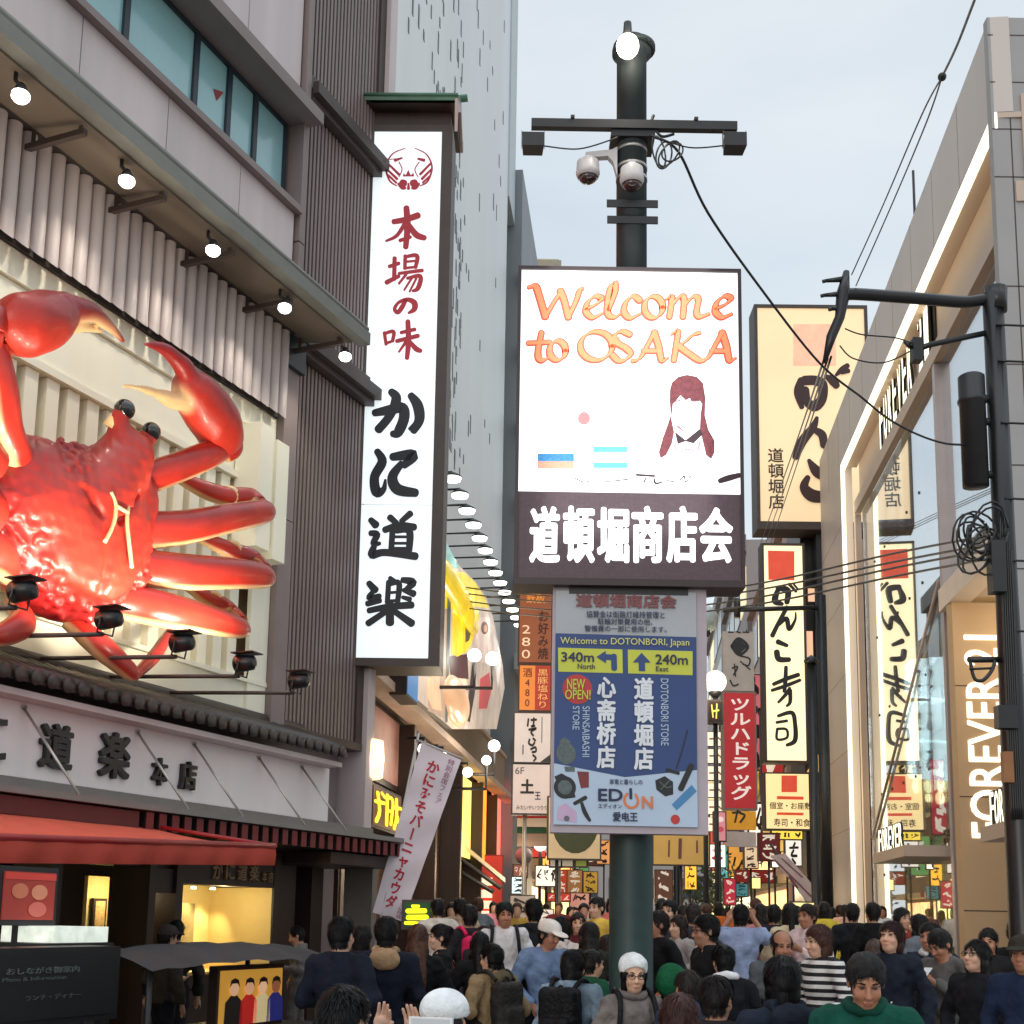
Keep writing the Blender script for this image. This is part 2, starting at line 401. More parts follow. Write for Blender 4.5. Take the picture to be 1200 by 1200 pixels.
g=MB(); ys=[-150,0,8.5,9,9.5,10,12,14,16,18,20,22,22.5,23,23.5,24,60,900]
for i_,y_ in enumerate(ys): g.v+=[(-400,y_,gz(y_)),(400,y_,gz(y_))]
for i_ in range(len(ys)-1): g.f.append((2*i_,2*i_+1,2*i_+3,2*i_+2)); g.mi.append(0); g.sm.append(True)
structure(g.build('ground',m_ground))
# ================================================================== CRAB RESTAURANT
m_panel=mat('pale_panel',lin((212,198,198)),.55,var=.13,scale=1.1,streak=True)
m_panel2=mat('panel_dark',lin((140,126,124)),.6,var=.1,scale=1.5)
m_brown=mat('brown_metal',lin((70,58,54)),.5,var=.15)
m_dark=mat('dark_metal',(.018,.018,.02),.45,var=.3)
m_black=mat('black_paint',(.012,.012,.013),.35,var=.2)
m_grey=mat('grey_metal',lin((128,124,120)),.45,var=.08)
m_gutter=mat('gutter_green_grey',lin((118,118,112)),.5,var=.1)
m_cream=mat('cream_wall',lin((255,248,228)),.55,var=.04,scale=1.2,streak=True)
m_tube=mat('white_tube',lin((196,184,182)),.45,var=.06,scale=2,streak=True)
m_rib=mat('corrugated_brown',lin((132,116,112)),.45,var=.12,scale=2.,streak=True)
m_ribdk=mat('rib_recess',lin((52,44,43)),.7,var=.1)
m_glass=mat('teal_window',(.03,.055,.06),.06,var=.1,spec=1.)
m_blind=mat('window_blind',lin((150,196,200)),.25,var=.08,scale=1.,coat=.6)
m_frame=mat('window_frame',lin((38,48,58)),.4,var=.1)
m_tile=mat('roof_tile',lin((66,60,58)),.45,var=.25,scale=6)
m_fascia=mat('fascia_white',lin((246,236,236)),.45,var=.08,scale=1.,streak=True)
m_red=mat('red_paint',lin((150,30,36)),.4,var=.12)
m_wood=mat('dark_wood',lin((52,36,30)),.5,var=.3,scale=5,streak=True)
m_int=mat('shop_interior',lin((60,44,34)),.7,var=.3)
kb=thing('crab_restaurant','pale panelled restaurant building with corrugated brown side, behind the giant red crab','building',K)
ZT=19.
def build(mb,n,m,p): return mb.build(n,m,p)
# wall core (the shop front below z 2.6 is an open recess)
c=MB(); c.box(-11,.75,.35,9,2.6,ZT); c.box(-11,.75,4.0,9,0,2.6); c.box(-1.45,.75,.35,4,0,2.6); c.box(-11,-10.6,.35,4,0,2.6)
build(c,'wall',m_panel2,kb)
# spandrel panels with open joints
px_j=[-10.8,-9.35,-7.38,-5.9,-4.42,-2.94,-1.66]
for z0,z1 in ((10.55,11.40),(13.35,15.35),(17.0,18.6)):
    p=MB()
    for a,b in zip(px_j[:-1],px_j[1:]): p.box(a+.008,b-.008,-.05,.35,z0,z1)
    build(p,'spandrel_panel',m_panel,kb)
    p=MB(); p.box(-11,-1.62,-.16,.34,z1+.002,z1+.10); build(p,'window_sill',m_panel2,kb)
    p=MB(); p.box(-11,-1.62,-.03,.34,z0-.24,z0-.003); build(p,'soffit_shade_band',m_brown,kb)  # brown band carries the shade under the panels in its colour
# window bands
def winband(z0,z1):
    cuts=[-9.6,-8.1,-6.65,-5.05,-3.75,-3.05,-2.45,-1.70]
    for a,b in zip(cuts[:-1],cuts[1:]):
        f=MB(); t=.045
        f.box(a,b,.10,.2,z0,z0+t); f.box(a,b,.10,.2,z1-t,z1); f.box(a,a+t,.10,.2,z0+t,z1-t); f.box(b-t,b,.10,.2,z0+t,z1-t)
        fo=build(f,'window',m_frame,kb)
        g=MB(); g.box(a+t,b-t,.14,.155,z0+t,z1-t); sub(g,'pane',m_glass if False else m_blind,fo)
winband(11.50,12.78); winband(15.46,16.75)
# red triangle fire mark on the opening pane
tr=MB(); s0,z0=K.hit(255,110,.13); poly(tr,[(250,104),(262,108),(254,118)],lambda x,y:K.hit(x,y,.135),.135); build(tr,'fire_access_mark',m_red,kb)
# projecting ledges above windows
for z in (12.80,16.77):
    p=MB(); p.box(-11,-1.5,-.30,.34,z,z+.12); p.box(-11,-1.5,-.36,-.3,z-.02,z+.16); build(p,'window_ledge',m_panel2,kb)
    p=MB(); p.box(-11,-1.62,-.10,.34,z+.13,z+.30); build(p,'soffit_shade_band',m_brown,kb)  # dark colour again stands for shade below the next panels
# corner pilaster + pipes
p=MB()
for a,b,d,z0,z1 in ((-1.62,-1.48,-.12,9.8,11.0),(-1.62,-1.48,-.12,11.02,13.2),(-1.62,-1.48,-.12,13.22,ZT),(-1.78,-1.46,-.12,4.2,7.0),(-1.78,-1.46,-.12,7.012,9.1)): p.box(a,b,d,.349,z0,z1)
build(p,'pilaster',m_panel2,kb)
p=MB(); p.box(-1.95,-1.44,-.2,.3,9.1,9.72); build(p,'pilaster_cap',m_frame,kb)
# eave with gutter and lamp soffit
p=MB(); p.hexa([(-11,-.95,9.42),(-1.5,-.95,9.42),(-1.5,.34,9.64),(-11,.34,9.64),(-11,-.95,9.55),(-1.5,-.95,9.55),(-1.5,.34,9.9),(-11,.34,9.9)]); build(p,'eave_soffit',mat('soffit_tan',lin((112,100,88)),.7,var=.12,scale=1),kb)
p=MB(); p.box(-11,-1.3,-1.12,-.952,9.45,9.62); p.box(-11,-1.3,-1.0,-.952,9.63,9.8); p.tube([(-11,-1.05,9.68),(-1.3,-1.05,9.68)],.05); build(p,'gutter',m_gutter,kb)
for i in range(7): 
    s=-9.2+i*1.24; p=MB()
    p.box(s,s+.06,-.94,-.2,9.30,9.36); p.box(s+.02,s+.04,-.9,-.86,9.36,9.41); p.box(s+.02,s+.04,-.3,-.26,9.36,9.5)
    build(p,'eave_bracket',m_brown,kb)
# hanging white tubes
p=MB(); i=0; s=-10.9
while s<-1.9:
    n=14; r=.080; vs=[]
    for k in range(n):
        a=2*math.pi*k/n; x,y=r*math.cos(a),r*math.sin(a); vs.append((s+x,-.16+y,8.36+y*.9))
    for k in range(n):
        a=2*math.pi*k/n; vs.append((s+r*math.cos(a),-.16+r*math.sin(a),9.52))
    p.add(vs,[(k,(k+1)%n,(k+1)%n+n,k+n) for k in range(n)],True); p.add([vs[k] for k in range(n)],[tuple(range(n-1,-1,-1))],False)
    s+=.2035
build(p,'tube_screen',m_tube,kb)
p=MB(); p.box(-11,-1.8,-.04,.34,8.37,9.6); p.box(-11,-1.8,-.26,-.05,9.53,9.6); build(p,'screen_backing',m_ribdk,kb)
# cream wall behind the crab
p=MB(); p.box(-11,-1.62,.0,.34,8.06,8.365); p.box(-11,-1.62,.05,.34,7.36,8.05); p.box(-11,-1.62,-.02,.34,7.27,7.355); p.box(-11,-1.72,.02,.34,4.2,4.7); p.box(-11,-1.72,-.04,.34,4.70,4.76)
build(p,'cream_wall',m_cream,kb)
p=MB(); p.box(-11,-1.72,.30,.349,4.7,7.26); build(p,'slat_backing',mat('slat_backing',lin((158,138,108)),.7,var=.1),kb)  # backing darkened, putting the shade between slats into the colour
p=MB(); s=-10.8
while s<-2.3:
    p.box(s,s+.18,.04,.295,4.765,7.262); s+=.305
build(p,'slat_screen',m_cream,kb)
p=MB(); p.box(-2.62,-2.32,-.34,.03,6.35,7.98); p.box(-2.18,-1.9,-.3,.03,6.3,7.9); p.box(-2.2,-1.79,-.03,.03,4.2,7.98); build(p,'cream_bracket',m_cream,kb)
# corrugated side wing
zl=[(4.3,9.45),(9.95,13.25),(13.75,ZT)]
for z0,z1 in zl:
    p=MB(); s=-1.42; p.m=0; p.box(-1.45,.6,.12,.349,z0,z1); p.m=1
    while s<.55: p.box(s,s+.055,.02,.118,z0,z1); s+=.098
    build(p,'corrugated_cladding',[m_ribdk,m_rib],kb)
for z in (9.47,13.27):
    p=MB(); p.box(-1.44,.72,-.12,.349,z,z+.2); p.box(-1.44,.72,-.22,-.121,z+.1,z+.28); p.box(-1.44,.72,-.05,.349,z+.21,z+.47); build(p,'cladding_ledge',m_brown,kb)
p=MB(); p.box(-1.44,.72,-.06,.349,4.18,4.29); build(p,'cladding_foot',m_brown,kb)
p=MB(); p.box(.6,.78,-.02,.35,4.3,ZT); build(p,'end_pilaster',m_brown,kb)
p=MB(); p.box(.781,1.0,-.1,.6,12.2,14.6); p.box(.781,1.0,-.1,.6,14.62,ZT); p.box(.781,1.0,-.1,.6,2.5,12.18); build(p,'end_panel',m_panel,kb)
# tiled pent roof
p=MB(); p.hexa([(-11,-.78,3.86),(-.9,-.78,3.86),(-.9,.1,4.2),(-11,.1,4.2),(-11,-.78,3.92),(-.9,-.78,3.92),(-.9,.1,4.27),(-11,.1,4.27)])
p.tube([(-11,-.03,4.28),(-.9,-.03,4.28)],.075,10)
s=-10.95
while s<-.92:
    p.tube([(s,-.80,3.93),(s,.02,4.25)],.062,10); p.lathe([(.02,-.835),(.075,-.83),(.075,-.80)],(s,0,3.915),'y',12); s+=.205
build(p,'tiled_pent_roof',m_tile,kb)
p=MB(); p.box(-11,-.92,-.70,.1,3.74,3.8); build(p,'eave_board',m_panel,kb)
# fascia board with raised name
p=MB(); p.box(-11,-.82,-.45,.3,3.03,3.739); fb=build(p,'fascia_board',m_fascia,kb)
def raised(fr,parent,txt,d,x0,y0,x1,y1,m,bold=.03,th=.05,name='raised_letter'):
    s0,z0,s1,z1=fr.rect(d,x0,y0,x1,y1); q=MB(); text(q,txt,d,s0,z0,s1,z1,bold,th=th); return build(q,name,m,parent)
for t_,x0,y0,x1,y1 in (('に',-22,835,4,893),('道',44,848,82,902),('楽',114,858,149,913),('本',176,888,193,921),('店',208,892,227,926)):
    raised(K,kb,t_,-.452,x0,y0,x1,y1,m_black,.035)
for t_,s0 in (('か',-7.7),('か',-9.4)): pass
# flat canopy with stay rods
p=MB(); p.box(-11,.35,-1.12,.3,2.80,2.86); p.box(-11,.35,-.5,.3,2.862,3.02); build(p,'flat_canopy',m_grey,kb)
for st in (-9.9,-8.1,-6.41,-4.77,-3.79,-2.5,-1.52):
    p=MB(); p.tube([(st,-.46,3.68),(st+.12,-1.08,2.86)],.014,6); p.tube([(st,-.46,3.68),(st,-.452,3.69)],.035,8)
    build(p,'stay_rod',mat('rod_steel',lin((190,185,180)),.3,.6,var=.1),kb)
p=MB(); s=-5.3; p.m=0
while s<.3: p.m=0; p.box(s,s+.11,-1.06,-.3,2.62,2.78); p.s=False; p.m=1; p.box(s-.002,s+.112,-1.07,-1.061,2.61,2.785); s+=.205
build(p,'rafter_row',[m_dark,mat('rafter_red',lin((112,30,36)),.5,var=.2)],kb)
p=MB(); p.box(-11,-5.4,-1.06,-.3,2.62,2.78); build(p,'canopy_fascia',mat('fascia_maroon',lin((92,34,34)),.6,var=.15),kb)
p=MB(); p.box(-11,.3,-.29,.3,2.6,2.799); p.box(-1.45,.3,-.9,.3,2.45,2.6); build(p,'canopy_soffit',m_wood,kb)
# ground floor: recess walls, posts, lit showcase
p=MB(); p.box(-10.6,-1.46,3.9,3.99,0,2.599); p.box(-10.6,-1.46,.36,3.9,2.56,2.599); build(p,'recess_wall',m_int,kb)
p=MB()
for a,b,d0,d1,z0,z1 in ((-1.66,-1.5,-.21,.2,0,2.59),(-3.62,-3.5,-.2,.3,0,2.59),(-4.1,-3.98,-.2,.3,0,2.59),(-5.6,-5.45,-.2,.3,0,2.59),(-8.2,-8.05,-.2,.3,0,2.59),(-3.5,-1.66,-.2,.2,2.13,2.59),(-3.5,-1.66,-.2,.2,0,1.1),(-10.6,-3.62,-.1,.2,2.3,2.59),(-3.98,-3.62,-.15,.2,2.02,2.29),(-3.98,-3.62,-.15,.2,0,1.2)): p.box(a,b,d0,d1,z0,z1)
build(p,'timber_front',m_wood,kb)
lit=mat('showcase_light',lin((255,226,150)),.6,var=.06)
p=MB(); p.box(-3.5,-1.66,.75,.8,1.1,2.2); p.box(-3.5,-1.66,.21,.75,1.05,1.1); p.box(-3.5,-3.49,.21,.75,1.1,2.2); p.box(-1.675,-1.661,-.19,.75,1.1,2.13); p.box(-3.98,-3.62,.75,.8,1.2,2.2); sc_=build(p,'showcase',lit,kb)
q=MB(); q.box(-3.2,-2.95,.70,.74,1.55,1.95); q.box(-2.75,-2.35,.6,.62,1.3,1.92); q.box(-2.3,-2.1,.66,.68,1.3,1.92); sub(q,'menu_card',mat('menu_paper',lin((170,150,100)),.7,var=.2,scale=20),sc_)
q=MB(); q.box(-3.92,-3.70,.70,.74,1.35,1.95); sub(q,'menu_frame',m_wood,sc_); q=MB(); q.box(-3.89,-3.73,.694,.699,1.4,1.92); sub(q,'menu_sheet',mat('menu_sheet',lin((230,190,130)),.7,var=.35,scale=30),sc_)
for s in (-3.15,-2.72,-2.3,-1.9): 
    q=MB(); q.lathe([(.03,2.13),(.04,2.1)],(s,.55,0),'z',10); sub(q,'downlight',glow('downlight_warm',(1,.85,.55),6),sc_)
    lamp(kb,'SPOT',(s,.45,2.1),22,(1,.8,.45),.03,(s,.75,1.2),75)
lamp(kb,'POINT',(-2.3,.1,1.95),9,(1,.8,.45),.05)  # bare light added to brighten the showcase, no lamp of its own
lamp(kb,'POINT',(-3.8,.45,2.0),6,(1,.8,.45),.03)
q=MB(); s0,z0,s1,z1=K.rect(-.21,248,1018,318,1036)
for i,ch in enumerate('かに道楽本店'):
    a=s0+(s1-s0)*[0,.2,.4,.6,.82,.93][i]; wd=(s1-s0)*(.15 if i<4 else .08); text(q,ch,-.201,a,2.2,a+wd,2.2+(.2 if i<4 else .13),.02,th=.03)
build(q,'wooden_letters',mat('letter_wood',lin((140,110,80)),.5,var=.2),kb)
q=MB(); q.box(-1.46,-.9,-.05,.34,0,2.44); q.box(-.5,-.2,-.05,.34,0,2.44); build(q,'side_door',m_wood,kb)
q=MB(); q.box(.28,.42,-.55,-.1,0,2.6); build(q,'drain_pipe',m_grey,kb)
# interior lights / shop glow further left
for bx in ((-9.9,-8.9,1.8,1.85,1.9,2.4),(-7.6,-7.3,2.4,2.45,1.75,2.35),(-6.9,-6.4,2.5,2.55,2.05,2.3)):
    p=MB(); p.box(*bx); build(p,'lit_opening',glow('shop_glow',lin((255,215,130)),1.1),kb)
lamp(kb,'POINT',(-8.6,1.4,2.3),14,(1,.75,.45),.05)
# ------------------------------------------------------------------ the giant crab
def attr_mat(name,rough,coat=0,bump=0,bscale=20,spec=.5):
    m=bpy.data.materials.new(name); m.use_nodes=True; t=m.node_tree; b=t.nodes['Principled BSDF']
    a=nd(t,'ShaderNodeAttribute',attribute_name='Col'); n=nd(t,'ShaderNodeTexNoise',i_Scale=3.,i_Detail=5.); cc=t.nodes.new('ShaderNodeTexCoord'); t.links.new(cc.outputs['Object'],n.inputs['Vector'])
    r=t.nodes.new('ShaderNodeValToRGB'); r.color_ramp.elements[0].color=(.72,.72,.72,1); r.color_ramp.elements[1].color=(1.1,1.1,1.1,1); r.color_ramp.elements[0].position=.3; r.color_ramp.elements[1].position=.7
    mxx=nd(t,'ShaderNodeMixRGB',blend_type='MULTIPLY'); mxx.inputs[0].default_value=1
    t.links.new(n.outputs[0],r.inputs[0]); t.links.new(a.outputs[0],mxx.inputs[1]); t.links.new(r.outputs[0],mxx.inputs[2]); t.links.new(mxx.outputs[0],b.inputs['Base Color'])
    b.inputs['Roughness'].default_value=rough; b.inputs['Coat Weight'].default_value=coat; b.inputs['Coat Roughness'].default_value=.1; b.inputs['Specular IOR Level'].default_value=spec
    if bump:
        n2=nd(t,'ShaderNodeTexNoise',i_Scale=bscale,i_Detail=3.); t.links.new(cc.outputs['Object'],n2.inputs['Vector']); bn=nd(t,'ShaderNodeBump',i_Strength=bump,i_Distance=.03); t.links.new(n2.outputs[0],bn.inputs['Height']); t.links.new(bn.outputs[0],b.inputs['Normal'])
    return m
m_crab=attr_mat('crab_shell',.44,.1,.3,9)
m_crableg=attr_mat('crab_limb',.36,.15,.12,7)
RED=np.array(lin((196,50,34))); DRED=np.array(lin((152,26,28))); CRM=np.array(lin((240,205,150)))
SHX=.16
crab=thing('giant_crab','giant glossy red crab with raised claws mounted on the cream slatted wall','crab sign',K,(-6.4,-.5,5.4))
cl=Vector(crab['_loc'])
def c3(px,py,d): s,z=K.hit(px,py,d); return np.array((s-cl.x,d-cl.y,z-cl.z))
def smooth01(x,a,b): t=np.clip((x-a)/(b-a),0,1); return t*t*(3-2*t)
# shell
S=SDF((-1.7,-1.0,-1.5),(1.7,.6,1.75),.026)
S.ell((-.02,-.12,.0),(1.12,.50,.86),.1); S.ell((-.5,-.12,.15),(.62,.44,.66),.12); S.ell((.46,-.12,.15),(.62,.44,.66),.12)
S.cone((.12,-.28,.28),(.48,-.42,.95),.46,.27,.14); S.cone((.42,-.42,.8),(.28,-.47,1.27),.2,.085,.08); S.cone((.55,-.42,.8),(.71,-.47,1.2),.2,.085,.08); S.ell((.75,-.3,.55),(.3,.22,.4),.12)
S.ell((0,-.55,-.25),(.55,.16,.4),.12); S.ell((-.45,-.48,.1),(.34,.16,.34),.1); S.ell((.45,-.48,.1),(.34,.16,.34),.1)
S.cone((-.42,-.62,.5),(-.1,-.66,.12),.04,.03,.05,'sub'); S.cone((.42,-.62,.5),(.14,-.66,.12),.04,.03,.05,'sub'); S.cone((0,-.74,-.1),(0,-.62,-.7),.03,.04,.06,'sub')
r_=np.random.RandomState(3)
for _ in range(420):    # tubercles
    a=r_.uniform(0,6.28); q=r_.uniform(.25,1.)**.6; x=1.16*q*math.cos(a); z=.86*q*math.sin(a); y=-.12-.5*math.sqrt(max(.02,1-q*q*.96))
    S.ell((x,y-.02,z+.02),(r_.uniform(.02,.045),)*3,.025)
for k in range(0):     # spiny rim
    a=2*math.pi*k/46; S.cone((1.12*math.cos(a),-.16,.88*math.sin(a)),(1.22*math.cos(a),-.2,.95*math.sin(a)),.05,.012,.02)
S.noise(.010,5,5); S.noise(.005,26,8)
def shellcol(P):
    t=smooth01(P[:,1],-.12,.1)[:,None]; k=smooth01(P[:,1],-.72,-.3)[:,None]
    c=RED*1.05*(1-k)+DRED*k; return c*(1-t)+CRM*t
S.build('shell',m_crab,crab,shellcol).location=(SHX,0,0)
# cream ridge mark on the shell
q=MB()
for pts in ([(-.12,-.72,.42),(-.06,-.74,.30),(-.1,-.76,.1),(-.2,-.76,-.1)],[(.14,-.72,.36),(.1,-.75,.2),(.12,-.77,0),(.2,-.76,-.25)],[(-.07,-.74,.3),(.11,-.75,.28)]):
    q.tube(spline([(*p,) for p in pts]) if len(pts)>2 else [Vector(pts[0]),Vector(pts[1])],.02,8)
_o=q.build('shell_ridge',mat('crab_cream',tuple(CRM),.35,coat=.5)); _o.parent=crab; _o.location=(SHX+.08,.02,-.06)
# eyes
for px_,py_,r in ((146,480,.105),(177,506,.1)):
    p=c3(px_,py_,-1.0); q=MB(); q.ball(tuple(p),r); q.m=1; q.tube([tuple(p+np.array((-.01,.03,-.04))),tuple(p+np.array((-.03,.12,-.2)))],[.08,.1],12)
    q.build('eye',[mat('crab_eye',(.006,.005,.005),.06,coat=1),mat('crab_cream',tuple(CRM),.35,coat=.5)]).parent=crab
# limbs
def limb(pts,name='leg',n=16,flat=.78):
    """pts (x,y,z,r): an oval tapering segment, red with a cream underside"""
    P=spline3(pts); q=MB(); N=len(P); vs=[]; cols=[]
    for i in range(N):
        p=np.array(P[i][:3]); t=np.array(P[min(i+1,N-1)][:3])-np.array(P[max(i-1,0)][:3]); t/=np.linalg.norm(t)+1e-9
        out=np.array((0,-1.,0)); out=out-t*out.dot(t); out/=np.linalg.norm(out)+1e-9; u=np.cross(out,t)
        u=u if u[2]>0 else -u
        for k in range(n):
            a=2*math.pi*k/n; vs.append(p+(u*math.cos(a)+out*math.sin(a)*flat)*P[i][3])
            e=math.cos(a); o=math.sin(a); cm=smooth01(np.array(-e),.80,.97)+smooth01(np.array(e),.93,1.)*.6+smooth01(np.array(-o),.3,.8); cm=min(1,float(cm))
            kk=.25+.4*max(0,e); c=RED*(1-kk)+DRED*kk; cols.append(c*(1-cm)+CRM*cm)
    fs=[(i*n+k,i*n+(k+1)%n,(i+1)*n+(k+1)%n,(i+1)*n+k) for i in range(N-1) for k in range(n)]
    q.add(vs,fs,True); q.add([vs[k] for k in range(n)],[tuple(range(n))]); q.add(vs[-n:],[tuple(range(n))])
    cols=cols+cols[:n]+cols[-n:]
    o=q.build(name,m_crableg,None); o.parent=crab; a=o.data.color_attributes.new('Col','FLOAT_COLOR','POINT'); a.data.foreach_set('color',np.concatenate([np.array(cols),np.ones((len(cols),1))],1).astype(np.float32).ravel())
    return o
def spline3(pts,sub=8):
    out=[]; n=len(pts)
    P=[np.array(p,float) for p in pts]
    for i in range(n-1):
        a,b,c,e=P[max(i-1,0)],P[i],P[i+1],P[min(i+2,n-1)]
        for k in range(sub):
            t=k/sub; v=.5*((2*b)+(c-a)*t+(2*a-5*b+4*c-e)*t*t+(3*b-a-3*c+e)*t**3); v[3]=max(.008,v[3]); out.append(v)
    out.append(P[-1]); return out
def pl(*pts): return [(*c3(x,y,d),r*.85) for x,y,d,r in pts]
def mir(pts): return [(-p[0]-.02,p[1],p[2]-.0,p[3]) for p in pts]
legs=[pl((165,622,-.85,.24),(215,618,-1.0,.215),(270,607,-1.1,.19),(308,600,-1.1,.165),(317,599,-1.05,.10)),
      pl((313,597,-1.0,.10),(296,584,-.8,.14),(268,582,-.65,.135),(240,574,-.5,.13),(208,558,-.3,.09)),
      pl((150,664,-.8,.24),(215,670,-1.0,.23),(275,672,-1.1,.205),(308,675,-1.1,.17),(318,678,-1.05,.09)),
      pl((312,666,-1.0,.09),(298,655,-.8,.13),(272,646,-.65,.13),(250,636,-.5,.11),(225,625,-.3,.08)),
      pl((112,700,-.7,.2),(170,710,-.95,.23),(235,724,-1.05,.20),(278,735,-1.05,.15),(289,738,-1.0,.08)),
      pl((285,727,-1.0,.08),(270,714,-.8,.11),(250,704,-.65,.12),(232,695,-.5,.1),(214,684,-.3,.07)),
      pl((82,728,-.6,.13),(115,755,-.85,.16),(150,785,-.95,.12),(160,792,-.92,.06)),
      pl((160,790,-.9,.06),(180,770,-.75,.09),(192,752,-.55,.08),(200,738,-.4,.05))]
for i,l in enumerate(legs):
    limb(l); limb(mir(l))
for px_,py_,d,rr in ((268,582,-.65,.135),(272,646,-.65,.13),(250,704,-.65,.115)):
    p=c3(px_,py_,d); q=MB(); q.tube([tuple(p+np.array((-.035,-.02,-.008))),tuple(p),tuple(p+np.array((.035,.02,.008)))],[rr*.8,rr*1.02,rr*.8],14); q.build('leg_joint',mat('crab_cream',tuple(CRM),.35,coat=.5)).parent=crab
# claws (sculpted)
def claw(palm,f1,f2,arm,wrist,mirror=False):
    allp=[p for g in (palm,f1,f2,arm,wrist) for p in g]; A=np.array([p[:3] for p in allp]); lo=A.min(0)-.5; hi=A.max(0)+.5
    S=SDF(lo,hi,.024)
    for g,k in ((palm,.1),(f1,.03),(f2,.03)):
        h=spline3(g,5)
        for a,b in zip(h[:-1],h[1:]): S.cone(a[:3],b[:3],a[3],b[3],k)
    r=np.random.RandomState(int(abs(lo[0])*100))
    h=spline3(palm,4)
    for _ in range(50):
        p=h[r.randint(len(h))]; v=r.normal(size=3); v/=np.linalg.norm(v); S.ell(p[:3]+v*p[3]*.98,(.022,)*3,.02)
    S.noise(.006,10,2)
    tip=[np.array(p[:3]) for p in f2]
    pc=np.array(palm[len(palm)//2][:3])
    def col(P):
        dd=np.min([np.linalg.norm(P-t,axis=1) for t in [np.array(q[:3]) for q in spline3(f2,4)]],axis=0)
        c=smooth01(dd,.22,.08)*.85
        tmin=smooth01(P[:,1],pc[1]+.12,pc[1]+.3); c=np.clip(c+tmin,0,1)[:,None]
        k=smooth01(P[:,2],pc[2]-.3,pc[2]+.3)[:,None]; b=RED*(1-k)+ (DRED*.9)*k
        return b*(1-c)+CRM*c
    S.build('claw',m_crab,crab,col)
    limb(arm,'arm'); limb(wrist,'arm_joint')
claw(pl((262,514,-1.05,.22),(252,494,-1.1,.27),(236,470,-1.1,.25),(222,455,-1.1,.19)),
     pl((224,448,-1.15,.13),(216,432,-1.15,.11),(204,418,-1.15,.085),(188,407,-1.15,.05),(168,403,-1.15,.012)),
     pl((216,466,-1.05,.14),(204,470,-1.05,.10),(186,462,-1.05,.06),(166,455,-1.05,.035),(144,452,-1.05,.01)),
     pl((140,570,-.7,.2),(172,560,-.82,.2),(205,549,-.95,.19),(245,533,-1.05,.18),(268,523,-1.05,.13)),
     pl((262,532,-1.05,.14),(272,522,-1.1,.17),(276,508,-1.08,.1)))
claw(pl((14,384,-1.1,.2),(28,381,-1.2,.25),(50,376,-1.2,.25),(70,366,-1.2,.16)),
     pl((76,358,-1.25,.14),(92,362,-1.25,.11),(110,368,-1.25,.085),(130,384,-1.25,.045),(146,402,-1.25,.01)),
     pl((74,378,-1.15,.13),(88,380,-1.15,.08),(104,384,-1.15,.05),(120,388,-1.12,.012)),
     pl((22,540,-.8,.2),(8,500,-1.0,.19),(2,450,-1.1,.18),(-6,405,-1.1,.14)),
     pl((-10,410,-1.1,.13),(-14,385,-1.15,.2),(0,372,-1.15,.16)))
for sx in (-.6,.6): q=MB(); q.tube([(sx,.1,0),(sx,.9,0)],.06); q.build('wall_mount',m_dark,None).parent=crab
# ------------------------------------------------------------------ floodlights on arms over the tiled roof
fl_px=[(45,708),(148,738),(234,765),(305,783),(366,815)]
pos=['leftmost','second from left','third from left','fourth from left','rightmost']
fl_lab=['black floodlight on an arm overlapping the crab shell\'s lower edge','black floodlight on an arm under the crab\'s lowest long leg, nearest its bent tail leg','black floodlight on an arm below the crab\'s third right leg, before the slats','black floodlight on an arm in front of the plain cream wall edge','dim black floodlight on an arm against the brown corrugated wall']
for i in range(-2,5):
    s=-6.89+1.03*(i-1); z=4.23
    lab=fl_lab[i] if i>=0 else 'black floodlight on an arm left of the crab, beyond the picture edge'
    f=thing('floodlight',lab,'floodlight',K,(s,-.2,4.3),'floodlights on arms over the tiled roof')
    q=MB(); q.tube([(s,.02,4.3),(s,-.3,4.28),(s,-1.75,4.2)],.022,8); q.box(s-.05,s+.05,.0,.04,4.24,4.36); q.build('arm',m_brown,f)
    q=MB(); q.lathe([(.03,-1.93),(.075,-1.91),(.085,-1.80),(.092,-1.72)],(s,0,4.33),'y',14); q.box(s-.1,s+.1,-1.96,-1.70,4.425,4.437); q.tube([(s-.095,-1.80,4.33),(s-.1,-1.77,4.2),(s+.1,-1.77,4.2),(s+.095,-1.80,4.33)],.009,6); q.build('lamp_head',m_black,f)
    q=MB(); q.lathe([(.084,-1.719),(.06,-1.712)],(s,0,4.33),'y',14); q.build('lamp_glass',glow('flood_glass',(1,.9,.7),4),f)
    if i<4: lamp(f,'SPOT',(s,-1.62,4.42),165,(1,.89,.70),.09,(s+.1,.1,6.6),125,.8)
# ------------------------------------------------------------------ soffit lamps under the eave
for i,(x,y) in enumerate([(-110,-8),(17,108),(140,213),(243,300),(326,362),(393,418)]):
    s=-9.0+1.475*i; 
    lab=['','white bulb lamp under the eave at the picture\'s left edge','white bulb lamp under the eave above the raised left claw','white bulb lamp under the eave over the middle of the white tubes','white bulb lamp under the eave close to the last white tubes','white bulb lamp at the eave end against the corrugated wall'][i] or 'white bulb lamp under the eave beyond the picture edge'
    f=thing('soffit_lamp',lab,'lamp',K,(s,-.85,9.4),'bulb lamps along the eave')
    q=MB(); q.tube([(s,-.85,9.46),(s,-.85,9.36),(s,-.92,9.28)],.02,8); q.lathe([(.03,0),(.06,-.05),(.07,-.09)],(s,-.93,9.30),'z',14); q.build('lamp_holder',m_dark,f)
    q=MB(); q.lathe([(.05,-.09),(.08,-.12),(.082,-.16),(.06,-.19),(.01,-.2)],(s,-.93,9.32),'z',16); q.build('bulb',glow('lamp_white',(1,.96,.88),7),f)
    lamp(f,'SPOT',(s,-.95,9.08),34,(1,.9,.75),.06,(s,-.1,7.4),100,.8)
